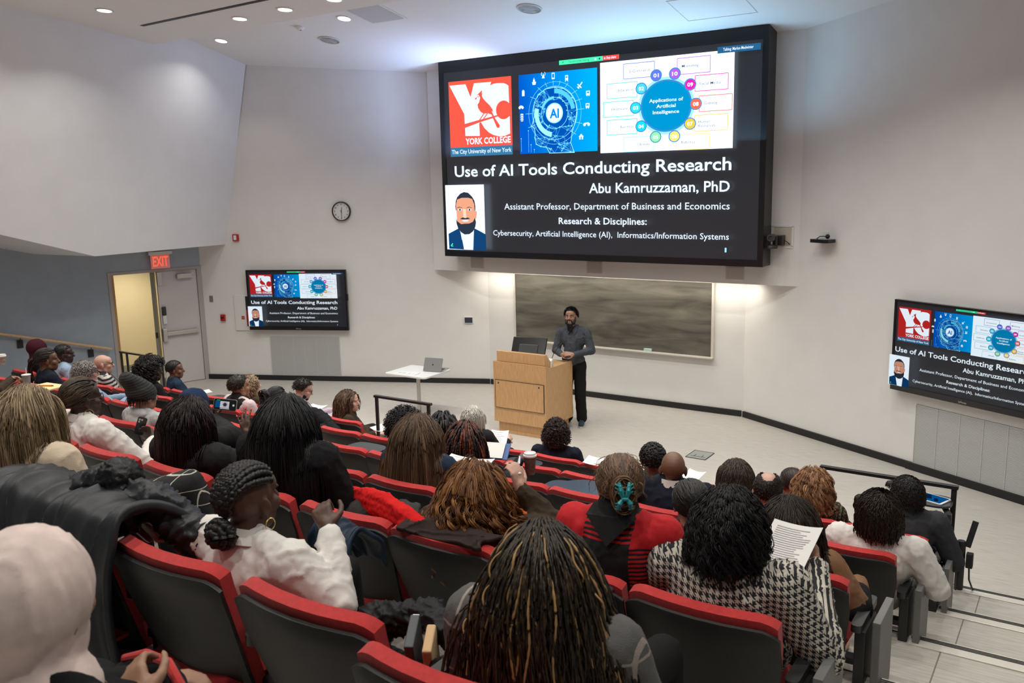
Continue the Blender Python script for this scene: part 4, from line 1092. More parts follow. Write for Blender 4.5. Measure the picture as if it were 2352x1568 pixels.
def add_hand(mb, wrist, direction, normal, side, s=1.0, curl=.5, spread=.12, fist=False, thumb=1.0, tips=None, bends=None):
    """palm + five unequal bent fingers. direction: wrist->knuckles, normal: back of the hand, side: +1 right hand"""
    d = Vector(direction).normalized(); n = Vector(normal); n = (n - d * n.dot(d)).normalized(); x = d.cross(n) * side
    w = Vector(wrist); r = .0088 * s
    mb.cap(w - d * .01, .027 * s, w + d * .025 * s, .026 * s, 10)
    for k in (-.027, -.009, .009, .027): mb.cap(w + d * .018 * s + x * k * .6 * s, .0145 * s, w + d * .080 * s + x * k * s, .0115 * s, 8)
    L = [.072, .082, .076, .058]
    for i in range(4):
        k = (.028, .0095, -.0095, -.028)[i]; b = w + d * (.084 - .006 * (i == 3)) * s + x * k * s
        c = (bends[i] if bends else curl) ; a = 0; p = b; dd = (d + x * (spread * (1.5 - i) / 1.5)).normalized()
        rad = r * (1, 1.03, 1, .88)[i]
        for j, frac in enumerate((.45, .31, .24)):
            a += c * (.8, 1.1, .7)[j]
            q = p + (dd * math.cos(a) - n * math.sin(a)) * L[i] * frac * s
            mb.cap(p, rad, q, rad * .9, 8); p = q; rad *= .9
        if tips is not None: tips.append((p, (dd * math.cos(a) - n * math.sin(a)), (n * math.cos(a) + dd * math.sin(a))))
    tb = w + d * .022 * s + x * .026 * s
    t1 = tb + (d * .55 + x * .75 - n * .35 * thumb).normalized() * .038 * s; t2 = t1 + (d * .85 + x * .28 - n * .42 * thumb).normalized() * .030 * s
    t3 = t2 + (d * .95 - x * .05 - n * .3 * thumb).normalized() * .024 * s
    mb.cap(tb, .0155 * s, t1, .0115 * s, 8); mb.cap(t1, .0112 * s, t2, .0098 * s, 8); mb.cap(t2, .0098 * s, t3, .0082 * s, 8)
    if tips is not None: tips.append((t3, (d * .95 - x * .05 - n * .3).normalized(), x))

# ------------------------------------------------------------------ hair
def hair_mat(name, a, b=None, rough=.42, streak=140):
    """strand colour a -> b per lock (attribute), fine streaks along the locks"""
    m = bpy.data.materials.new(name); m.use_nodes = True; nt = m.node_tree; p = nt.nodes['Principled BSDF']
    b = b or tuple(min(1, c * 1.8 + .004) for c in a)
    at = node(nt, 'Attribute'); at.attribute_name = 'tint'
    tc = node(nt, 'TexCoord'); mp = node(nt, 'Mapping'); mp.inputs['Scale'].default_value = (streak, streak, streak * .06); nt.links.new(tc.outputs['Object'], mp.inputs[0])
    nz = node(nt, 'TexNoise'); nz.inputs['Scale'].default_value = 1; nz.inputs['Detail'].default_value = 2; nt.links.new(mp.outputs[0], nz.inputs['Vector'])
    f = mth(nt, 'ADD', at.outputs['Fac'], mth(nt, 'MULTIPLY', mth(nt, 'SUBTRACT', nz.outputs[0], .5), .5)); f.node.use_clamp = True
    nt.links.new(mixc(nt, f, a, b), p.inputs['Base Color'])
    bp = node(nt, 'Bump'); bp.inputs['Strength'].default_value = .5; bp.inputs['Distance'].default_value = .004
    nt.links.new(nz.outputs[0], bp.inputs['Height']); nt.links.new(bp.outputs[0], p.inputs['Normal'])
    p.inputs['Roughness'].default_value = rough; p.inputs['Specular IOR Level'].default_value = .35
    return m
def tubes_from(mb_list, P, R, q=5, flat=1.0, tint=None):
    """P (n,m,3) polylines, R (n,m) radii -> vertices, quads, tint"""
    n, m = P.shape[:2]
    T = np.gradient(P, axis=1); T /= np.linalg.norm(T, axis=2, keepdims=True) + 1e-9
    ref = np.zeros_like(T); ref[..., 2] = 1; alt = np.abs(T[..., 2]) > .95; ref[alt] = (0, 1, 0)
    A = np.cross(T, ref); A /= np.linalg.norm(A, axis=2, keepdims=True) + 1e-9; B = np.cross(T, A)
    ang = np.arange(q) * 2 * PI / q
    V = P[:, :, None, :] + R[:, :, None, None] * (A[:, :, None, :] * np.cos(ang)[None, None, :, None] + B[:, :, None, :] * np.sin(ang)[None, None, :, None] * flat)
    idx = np.arange(n * m * q).reshape(n, m, q); nx = np.roll(idx, -1, axis=2)
    F = np.stack([idx[:, :-1], nx[:, :-1], nx[:, 1:], idx[:, 1:]], -1).reshape(-1, 4)
    t = np.repeat(tint if tint is not None else np.zeros(n), m * q)
    mb_list.append((V.reshape(-1, 3), F, t))
def mesh_from(parts, name, m, parent):
    vs = []; fs = []; ts = []; o = 0
    for V, F, t in parts: vs.append(V); fs.append(F + o); ts.append(t); o += len(V)
    V = np.concatenate(vs); F = np.concatenate(fs); T = np.concatenate(ts)
    me = bpy.data.meshes.new(name); me.vertices.add(len(V)); me.vertices.foreach_set('co', V.astype(np.float32).ravel())
    me.loops.add(F.size); me.loops.foreach_set('vertex_index', F.astype(np.int32).ravel())
    me.polygons.add(len(F)); me.polygons.foreach_set('loop_start', (np.arange(len(F)) * 4).astype(np.int32))
    me.update(calc_edges=True)
    a = me.attributes.new('tint', 'FLOAT', 'POINT'); a.data.foreach_set('value', T.astype(np.float32))
    me.polygons.foreach_set('use_smooth', [True] * len(me.polygons))
    return link(name, me, m, parent)
SC_C = np.array((0, -.014, .034)); SC_R = np.array((.082, .103, .092))
def scalp_ok(D, line='full'):
    x, y, z = D[:, 0], D[:, 1], D[:, 2]
    if line == 'ring': return (z > -.5 + 1.0 * np.clip(y, 0, 1)) & ~(((x / .5) ** 2 + ((y - .02) / .74) ** 2 < 1) & (z > .3)) & (y < .72)
    t = np.clip((y + .1) / .8, 0, 1); t = t * t * (3 - 2 * t)
    return z > -.48 + 1.02 * t + .12 * (np.abs(x) > .8) * (y < .2)
def scalp_dirs(n, rng, line='full', zmin=-1):
    out = []
    while sum(map(len, out)) < n:
        D = rng.normal(size=(n * 2, 3)); D /= np.linalg.norm(D, axis=1, keepdims=True)
        out.append(D[scalp_ok(D, line) & (D[:, 2] > zmin)])
    return np.concatenate(out)[:n]
def cap_mesh(parts, F, off, line='full', tint=0, bump=0, rng=None, nu=40, nv=30):
    """close scalp layer so no skin shows between the locks"""
    u = np.linspace(0, 2 * PI, nu, endpoint=False); v = np.linspace(-PI / 2 + .02, PI / 2 - .02, nv)
    D = np.stack([np.cos(v)[None, :] * np.cos(u)[:, None], np.cos(v)[None, :] * np.sin(u)[:, None], np.repeat(np.sin(v)[None, :], nu, 0)], -1)
    ok = scalp_ok(D.reshape(-1, 3), line).reshape(nu, nv)
    P = SC_C + D * (SC_R + off + (rng.normal(size=(nu, nv, 1)) * bump if bump else 0))
    V = F.arr(P.reshape(-1, 3)); fs = []
    for i in range(nu):
        for j in range(nv - 1):
            a, b = i, (i + 1) % nu
            if ok[a, j] and ok[b, j] and ok[a, j + 1] and ok[b, j + 1]: fs.append((a * nv + j, b * nv + j, b * nv + j + 1, a * nv + j + 1))
    if fs: parts.append((V, np.array(fs), np.full(len(V), float(tint))))
def push_out(P, F, ells):
    """keep points outside the head (head frame) and the body ellipsoids (person frame)"""
    Q = (F.inv(P) - SC_C) / (SC_R + .004); r = np.linalg.norm(Q, axis=1); k = r < 1
    if k.any():
        Q[k] /= r[k][:, None]; P = P.copy(); P[k] = F.arr(Q[k] * (SC_R + .004) + SC_C)
    for c, rad in ells:
        Q = (P - c) / rad; r = np.linalg.norm(Q, axis=1); k = r < 1
        if k.any(): P = P.copy(); P[k] = c + rad * Q[k] / r[k][:, None]
    return P
def flow(F, n, length, seed, ells, part=None, crown=.25, steps=16, vol=.012, back=.7, splay=.1, gravity=.8, line='full', lenvar=.12, face_clear=True, starts=None):
    """locks that follow the skull from the crown and then hang"""
    rng = np.random.default_rng(seed)
    D = scalp_dirs(n, rng, line) if starts is None else starts; n = len(D)
    lay = rng.random(n) ** .7
    P = F.arr(SC_C + D * (SC_R + .003 + vol * lay[:, None]))
    px = part if part is not None else 0
    H = np.stack([(D[:, 0] - px) * 1.15, D[:, 1] - crown, np.zeros(n)], 1)
    fr = np.clip(D[:, 1] + .05, 0, 1) if crown > 0 else np.clip(D[:, 1] - .5, 0, 1)
    H[:, 0] = np.where(fr > 0, np.sign(D[:, 0] - px + 1e-3) * (np.abs(D[:, 0] - px) + .55 * fr), H[:, 0]); H[:, 1] -= back * fr * 1.6
    H /= np.linalg.norm(H, axis=1, keepdims=True) + 1e-9
    V = H @ F.Rn.T
    L = length * F.s * (1 - lenvar * rng.random(n)) * (.9 + .1 * lay)
    step = L / steps; out = [P]; v = V
    outw = H @ F.Rn.T
    for i in range(steps):
        g = np.zeros_like(v); g[:, 2] = -1
        v = v * .72 + g * gravity * .5 + outw * splay * .12 + rng.normal(size=v.shape) * .02
        v /= np.linalg.norm(v, axis=1, keepdims=True)
        Pn = P + v * step[:, None]; Pn = push_out(Pn, F, ells)
        if face_clear:
            Q = F.inv(Pn); k = (Q[:, 1] > .045) & (np.abs(Q[:, 0]) < .082) & (Q[:, 2] < .07)
            if k.any(): Q[k, 0] = np.sign(Q[k, 0] + 1e-6) * .084; Pn[k] = F.arr(Q[k])
        v = (Pn - P); v /= np.linalg.norm(v, axis=1, keepdims=True) + 1e-9
        P = Pn; out.append(P)
    return np.stack(out, 1), lay
def wavy(P, amp, freq, rng, start=.25, helix=False):
    n, m = P.shape[:2]; s = np.linspace(0, 1, m)[None, :]; ph = rng.random((n, 1)) * 2 * PI; fr = freq * (.8 + .4 * rng.random((n, 1)))
    T = np.gradient(P, axis=1); T /= np.linalg.norm(T, axis=2, keepdims=True) + 1e-9
    ref = np.zeros_like(T); ref[..., 1] = 1; A = np.cross(T, ref); A /= np.linalg.norm(A, axis=2, keepdims=True) + 1e-9; B = np.cross(T, A)
    a = amp * np.clip((s - start * .3) / max(.05, start), 0, 1)
    return P + A * (np.sin(2 * PI * fr * s + ph) * a)[..., None] + B * (np.cos(2 * PI * fr * s + ph) * a * (1 if helix else .45))[..., None]
def taper(n, m, r0, r1, rng, var=.3):
    s = np.linspace(0, 1, m)[None, :]; return (r0 + (r1 - r0) * s ** 1.5) * (1 - var * rng.random((n, 1))) * np.where(s < .06, .6, 1)

HAIRM = {}
def hm(key):
    if key not in HAIRM:
        a, b = dict(black=((.004, .0035, .004), (.014, .012, .013)), softblack=((.006, .005, .005), (.025, .02, .018)), darkbrown=((.010, .006, .004), (.04, .022, .013)), brown=((.045, .021, .010), (.24, .13, .062)),
                    greybrown=((.055, .030, .017), (.20, .125, .072)), blonde=((.12, .075, .038), (.56, .41, .25)), auburn=((.05, .016, .006), (.40, .17, .05)), burgundy=((.004, .0028, .003), (.03, .007, .010)),
                    silver=((.33, .31, .27), (.72, .69, .62)), grey=((.12, .11, .10), (.40, .37, .33)), strawberry=((.17, .075, .032), (.60, .32, .16)), redbraid=((.006, .004, .004), (.16, .032, .012)),
                    golds=((.006, .004, .003), (.42, .25, .10)), brownred=((.010, .005, .005), (.045, .018, .014)), ashbrown=((.02, .014, .010), (.09, .062, .04)), locsbrown=((.012, .008, .005), (.24, .12, .045)))[key]
        HAIRM[key] = hair_mat('hair_' + key, a, b)
    return HAIRM[key]

def hair(style, key, F, parent, ells, seed, col, n=420, **kw):
    rng = np.random.default_rng(seed + 100); parts = []; s = F.s
    if style in ('straight', 'wavy', 'curlylong', 'bob', 'locs', 'braids'):
        Ln = kw.get('length', .4)
        cap_mesh(parts, F, .006, tint=.2, bump=.001, rng=rng)
        ck = kw.get('clump', 1); n0 = n; n = max(20, n // ck)
        P, lay = flow(F, n, Ln, seed, ells, part=kw.get('part', 0), crown=kw.get('crown', .25), vol=kw.get('vol', .014), splay=kw.get('splay', .1), back=kw.get('back', .7), lenvar=kw.get('lenvar', .1), steps=kw.get('steps', 16))
        N, m = P.shape[:2]; tint = np.clip(rng.normal(.35, .28, N), 0, 1)
        if style == 'wavy': P = wavy(P, kw.get('amp', .008) * s, kw.get('freq', 2.2), rng)
        if style == 'curlylong': 
            # resample finer, then coil
            mm = 44; xs = np.linspace(0, m - 1, mm); i0 = np.minimum(xs.astype(int), m - 2); fr = (xs - i0)[None, :, None]
            P = P[:, i0] * (1 - fr) + P[:, i0 + 1] * fr; m = mm; P = wavy(P, kw.get('amp', .016) * s, kw.get('freq', 3.5), rng, helix=True, start=.5)
        if ck > 1:                      # strands gathered in locks that share one path
            m = P.shape[1]; T = np.gradient(P, axis=1); T /= np.linalg.norm(T, axis=2, keepdims=True) + 1e-9; A_ = np.cross(T, (0, 1, 0.01)); A_ /= np.linalg.norm(A_, axis=2, keepdims=True) + 1e-9; B_ = np.cross(T, A_)
            P = np.repeat(P, ck, 0); A_ = np.repeat(A_, ck, 0); B_ = np.repeat(B_, ck, 0); N = len(P); fall = np.linspace(1, .45, m)[None, :, None]; cr = kw.get('cr', .006) * s
            P = P + (A_ * rng.normal(size=(N, 1, 1)) + B_ * rng.normal(size=(N, 1, 1)) * .6) * cr * fall; tint = np.clip(np.repeat(tint, ck) + rng.normal(0, .10, N), 0, 1)
            P = push_out(P.reshape(-1, 3), F, []).reshape(N, m, 3)
        if style in ('locs', 'braids'):
            mm = kw.get('fine', 40); xs = np.linspace(0, m - 1, mm); i0 = np.minimum(xs.astype(int), m - 2); fr = (xs - i0)[None, :, None]
            P = P[:, i0] * (1 - fr) + P[:, i0 + 1] * fr; m = mm; P = wavy(P, kw.get('amp', .003) * s, 2, rng)
            r = kw.get('r', .0062) * s; R = np.full((N, m), r); ss = np.arange(m)[None, :]
            R = R * (1 + .22 * np.sin(ss * 2.1 + rng.random((N, 1)) * 6)) * np.linspace(1, .7, m)[None, :]
            if kw.get('hi'):
                tint = np.where(rng.random(N) < kw['hi'], rng.uniform(.6, 1, N), rng.uniform(0, .08, N))
            else: tint = rng.uniform(0, .5, N)
            tubes_from(parts, P, R, 6, 1, tint)
        else: tubes_from(parts, P, taper(N, m, kw.get('r', .0075) * s, kw.get('r1', .003) * s, rng), 5, .55, tint)
    elif style in ('short', 'buzz', 'receding'):
        line = 'ring' if style == 'receding' else 'full'
        cap_mesh(parts, F, .002 if style != 'short' else .008, line, tint=.1, bump=.0012, rng=rng, nu=56, nv=40)
        D = scalp_dirs(n, rng, line); L = kw.get('length', .035) * s * (.6 + .5 * rng.random((n, 1)))
        base = F.arr(SC_C + D * (SC_R + (.001 if style != 'short' else .006)))
        Dn = D @ F.Rn.T; comb = np.array(kw.get('comb', (.25, .3, -.1))) @ F.Rn.T
        down = np.zeros_like(Dn); down[:, 2] = -1
        v = Dn * kw.get('lift', .55) + comb + down * .35 * (1 - np.clip(D[:, 2:3], 0, 1)) + rng.normal(size=D.shape) * kw.get('mess', .12); v /= np.linalg.norm(v, axis=1, keepdims=True)
        P = np.stack([base + v * L * t + down * (L * t * t * .35) for t in (0, .33, .66, 1)], 1)
        tubes_from(parts, P, taper(n, 4, kw.get('r', .0055) * s, .0012, rng), 4, .6, np.clip(rng.normal(.35, .25, n), 0, 1))
    elif style in ('afro', 'curlyshort'):
        vol = kw.get('vol', .07); Ls = kw.get('drop', 0)
        cap_mesh(parts, F, vol * .55, tint=0, bump=.004, rng=rng)
        D = scalp_dirs(n, rng, 'full'); m = 18
        t = np.linspace(.35, 1, m)[None, :, None]
        base = SC_C + D * SC_R
        ell = np.array(kw.get('shape', (1, 1, 1)))
        P = base[:, None, :] + (D * vol * ell)[:, None, :] * t * (.75 + .35 * rng.random((n, 1, 1)))
        P[..., 2] -= (t[..., 0] ** 2) * Ls * (1 - np.clip(D[:, 2:3], 0, 1))
        P = F.arr(P.reshape(-1, 3)).reshape(n, m, 3); P = wavy(P, kw.get('amp', .010) * s, kw.get('freq', 2.4), rng, start=.3, helix=True)
        P = push_out(P.reshape(-1, 3), F, ells).reshape(n, m, 3)
        tubes_from(parts, P, taper(n, m, kw.get('r', .0055) * s, .003, rng), 4, 1, np.clip(rng.normal(.35, .25, n), 0, 1))
    elif style in ('updo', 'ponytail'):
        cap_mesh(parts, F, .010, tint=kw.get('capt', .2), bump=.001, rng=rng)
        knot = np.array(kw.get('knot', (0, -.115, .02)))
        D = scalp_dirs(n, rng); A = SC_C + D * (SC_R + .009 + .006 * rng.random((n, 1)))
        K = knot + rng.normal(size=(n, 3)) * .012
        m = 12; t = np.linspace(0, 1, m)[None, :, None]
        P = A[:, None] * (1 - t) + K[:, None] * t
        Q = (P - SC_C); nr = np.linalg.norm(Q / (SC_R + .012), axis=2, keepdims=True); P = SC_C + Q / np.minimum(1, nr)
        P = F.arr(P.reshape(-1, 3)).reshape(n, m, 3)
        tubes_from(parts, P, taper(n, m, kw.get('r', .0065) * s, kw.get('r', .0065) * .7 * s, rng), 6, kw.get('flat', .5), np.clip(rng.normal(.35 if 'capt' not in kw else .12, .25 if 'capt' not in kw else .08, n), 0, 1))
        if style == 'updo':       # twisted bun with loops
            nb = kw.get('nb', 60); bs = kw.get('bun', .045); a0 = rng.random((nb, 1)) * 6.3; tt = np.linspace(0, 1, 24)[None, :]
            ang = a0 + tt * 5.2; rad = bs * (.35 + .65 * rng.random((nb, 1))); h = rng.normal(size=(nb, 1)) * bs * .5
            el = kw.get('bunz', 1.0)
            P = np.stack([np.cos(ang) * rad, -bs * .25 - np.abs(h) * .8 * np.sin(tt * PI), np.sin(ang) * rad * el + h * .3], -1) + knot
            P = F.arr(P.reshape(-1, 3)).reshape(nb, 24, 3); tubes_from(parts, P, taper(nb, 24, .0075 * s, .004 * s, rng), 5, .6, np.clip(rng.normal(kw.get('bunt', .5), .3, nb), 0, 1))
        else:
            nb = kw.get('nb', 70); Ln = kw.get('length', .3); m2 = 16
            p = np.repeat(F.arr([knot]), nb, 0) + rng.normal(size=(nb, 3)) * .010; outs = [p]; v = np.repeat((np.array((0, -1, .1)) @ F.Rn.T)[None], nb, 0)
            for i in range(m2):
                g = np.zeros((nb, 3)); g[:, 2] = -1; v = v * .7 + g * .4 + rng.normal(size=(nb, 3)) * .06; v /= np.linalg.norm(v, axis=1, keepdims=True)
                p = push_out(p + v * Ln * s / m2, F, ells); outs.append(p)
            P = np.stack(outs, 1); P = wavy(P, kw.get('amp', .006), 2.5, rng)
            tubes_from(parts, P, taper(nb, m2 + 1, .0075 * s, .002, rng), 5, .6, np.clip(rng.normal(.35, .25, nb), 0, 1))
        if kw.get('wisps'):
            nw = kw['wisps']; D = scalp_dirs(nw, rng, zmin=.2); P, _ = flow(F, nw, .09, seed + 5, ells, starts=D, vol=.02, gravity=.35, steps=10)
            P = wavy(P, .006, 1.5, rng); tubes_from(parts, P, taper(nw, 11, .0016, .0006, rng), 4, 1, rng.random(nw))
    if parts: return mesh_from(parts, 'hair', hm(col), parent)

def braid_path(parts, pts, r, tint=0, beads=None, n=7):
    """plaited ridge along a polyline"""
    pts = np.array(pts, float); seg = np.linalg.norm(np.diff(pts, axis=0), axis=1); L = seg.sum(); k = beads or max(4, int(L / (r * 1.25)))
    cum = np.concatenate([[0], np.cumsum(seg)]); m = k * 5; t = np.linspace(0, L, m)
    P = np.stack([np.interp(t, cum, pts[:, i]) for i in range(3)], -1)
    for sgn in (-1, 1):
        R = r * (.62 + .38 * np.abs(np.sin(np.linspace(0, k * PI, m) + (0 if sgn > 0 else PI / 2))))
        T = np.gradient(P, axis=0); T /= np.linalg.norm(T, axis=1, keepdims=True) + 1e-9; A = np.cross(T, (0, 0, 1)); A /= np.linalg.norm(A, axis=1, keepdims=True) + 1e-9
        tubes_from(parts, (P + A * (sgn * r * .45 * np.cos(np.linspace(0, k * PI, m)))[:, None])[None], R[None], n, 1, np.array([tint]))

# ------------------------------------------------------------------ garments: patterned materials (object coordinates = the wearer's own frame)
def check_mat(name, fn, rough=.85, bump=.2):
    m = bpy.data.materials.new(name); m.use_nodes = True; nt = m.node_tree; b = nt.nodes['Principled BSDF']; tc = node(nt, 'TexCoord'); sx = node(nt, 'SeparateXYZ'); nt.links.new(tc.outputs['Object'], sx.inputs[0])
    nt.links.new(fn(nt, *sx.outputs[:3]), b.inputs['Base Color']); b.inputs['Roughness'].default_value = rough
    n = node(nt, 'TexNoise'); n.inputs['Scale'].default_value = 300; nt.links.new(tc.outputs['Object'], n.inputs['Vector']); bp = node(nt, 'Bump'); bp.inputs['Strength'].default_value = bump; bp.inputs['Distance'].default_value = .004
    nt.links.new(n.outputs[0], bp.inputs['Height']); nt.links.new(bp.outputs[0], b.inputs['Normal'])
    return m
def band(nt, x, period, width, off=0):
    f = mth(nt, 'FRACT', mth(nt, 'DIVIDE', mth(nt, 'ADD', x, 50 + off), period)); return mth(nt, 'LESS_THAN', f, width)
def plaid_fn(nt, x, y, z):          # big buffalo check: red, black, red with black stripes
    a = band(nt, x, .40, .5, .10); b = band(nt, z, .40, .5, .06); st = band(nt, z, .018, .5)
    both = mth(nt, 'MULTIPLY', a, b); one = mth(nt, 'SUBTRACT', mth(nt, 'ADD', a, b), mth(nt, 'MULTIPLY', both, 2))
    blk = mth(nt, 'ADD', both, mth(nt, 'MULTIPLY', one, st)); blk.node.use_clamp = True
    return mixc(nt, blk, (.50, .006, .012), (.008, .007, .008))
def hounds_fn(nt, x, y, z):
    P = .025
    u = mth(nt, 'FRACT', mth(nt, 'DIVIDE', mth(nt, 'ADD', mth(nt, 'ADD', x, mth(nt, 'MULTIPLY', y, .35)), 50), P)); v = mth(nt, 'FRACT', mth(nt, 'DIVIDE', mth(nt, 'ADD', mth(nt, 'SUBTRACT', z, mth(nt, 'MULTIPLY', y, .35)), 50), P))
    a = mth(nt, 'LESS_THAN', u, .5); b = mth(nt, 'LESS_THAN', v, .5)
    diag = mth(nt, 'LESS_THAN', mth(nt, 'FRACT', mth(nt, 'MULTIPLY', mth(nt, 'ADD', u, v), 2)), .5)
    same = mth(nt, 'MULTIPLY', a, b); diff = mth(nt, 'SUBTRACT', mth(nt, 'ADD', a, b), mth(nt, 'MULTIPLY', same, 2))
    f = mth(nt, 'ADD', same, mth(nt, 'MULTIPLY', diff, diag)); f.node.use_clamp = True
    return mixc(nt, f, (.58, .53, .45), (.012, .012, .016))
def window_fn(base, linec, px=.17, pz=.17, w=.05):
    def fn(nt, x, y, z):
        f = mth(nt, 'ADD', band(nt, x, px, w, .03), band(nt, z, pz, w, .02)); f.node.use_clamp = True
        return mixc(nt, f, base, linec)
    return fn
def stripe_fn(a, b, p=.055, k=.5):
    return lambda nt, x, y, z: mixc(nt, band(nt, mth(nt, 'SUBTRACT', z, mth(nt, 'MULTIPLY', y, .2)), p, k), a, b)
def tweed_fn(nt, x, y, z):
    tc = [n for n in nt.nodes if n.type == 'TEX_COORD'][0]; n = node(nt, 'TexNoise'); n.inputs['Scale'].default_value = 130; nt.links.new(tc.outputs['Object'], n.inputs['Vector'])
    f = mth(nt, 'MULTIPLY', mth(nt, 'GREATER_THAN', n.outputs[0], .52), band(nt, x, .024, .55)); return mixc(nt, f, (.018, .014, .008), (.26, .21, .10))
def cloth(name, col, rough=.85, var=.1, bump=.25, sc=350): return mat(name, col, rough, var=var, vscale=18, bump=bump, bscale=sc, spec=.18)
G = dict(
 black=cloth('black_cloth', (.010, .010, .011)), offblack=cloth('charcoal_cloth', (.018, .018, .019)), navy=cloth('navy_cloth', (.012, .018, .035)), darknavy=cloth('dark_navy_cloth', (.010, .013, .024)), navyknit=cloth('navy_knit', (.016, .032, .06)),
 white=cloth('white_shirt', (.70, .66, .62), .75, .03, .08), cream=cloth('cream_knit', (.66, .54, .40), .9, .05, .35), blue=cloth('blue_shirt', (.32, .42, .54), .8, .06, .1), chambray=cloth('chambray', (.24, .32, .43), .85, .12, .15),
 pink=cloth('pale_pink_shirt', (.62, .50, .50), .8, .05, .1), lavender=cloth('lavender_sweater', (.50, .40, .46), .9), brown=cloth('dark_brown_wool', (.045, .03, .018)), tan=cloth('tan_sweater', (.22, .115, .06), .9), greysuit=cloth('grey_suit', (.045, .047, .052), .85, .15, .2),
 green=cloth('green_shirt', (.05, .13, .10)), maroon=cloth('maroon_top', (.11, .03, .035)), greyhood=cloth('grey_hoodie', (.40, .41, .40), .9), beige=cloth('beige_coat', (.52, .36, .24), .8), shirtgrey=cloth('slate_shirt', (.060, .066, .078), .8, .15, .15),
 quilt=cloth('quilted_vest', (.014, .015, .016), .6), patscarf=cloth('patterned_scarf', (.20, .14, .07), .9, .6, .3), darkmaroon=cloth('dark_red_scarf', (.055, .008, .014), .75), navyscarf=cloth('navy_scarf', (.012, .03, .075), .85), pinkscarf=cloth('pale_pink_scarf', (.72, .58, .53), .8, .12, .05),
 teal=cloth('teal_trousers', (.20, .32, .31)), orange=cloth('orange_knit', (.55, .12, .012), .9, .3, .5), trousers=cloth('black_trousers', (.010, .010, .010)), denim=cloth('dark_denim', (.03, .05, .09)), purple=cloth('purple_scarf', (.05, .02, .055), .9, .5),
 plaid=check_mat('red_black_plaid', plaid_fn), hounds=check_mat('houndstooth', hounds_fn, bump=.6), greywin=check_mat('grey_windowpane_wool', window_fn((.095, .092, .088), (.32, .27, .24)), bump=.5), blackwin=check_mat('black_windowpane', window_fn((.009, .009, .009), (.5, .47, .4), .075, .075, .05)),
 stripes=check_mat('black_white_stripes', stripe_fn((.50, .47, .43), (.012, .012, .013), .05)), tweed=check_mat('gold_black_tweed', tweed_fn), beanie=check_mat('striped_knit', stripe_fn((.009, .010, .010), (.030, .032, .031), .022), bump=.6))
SKIN = {}
def skin(key):
    if key not in SKIN:
        c = dict(dark=(.080, .036, .020), deep=(.045, .020, .012), brown=(.16, .075, .040), tan=(.32, .17, .105), light=(.55, .32, .24), pale=(.62, .39, .31))[key]
        m = mat('skin_' + key, c, .5, var=.08, vscale=25); m.node_tree.nodes['Principled BSDF'].inputs['Subsurface Weight'].default_value = .06; m.node_tree.nodes['Principled BSDF'].inputs['Subsurface Radius'].default_value = (.02, .008, .004); SKIN[key] = m
    return SKIN[key]

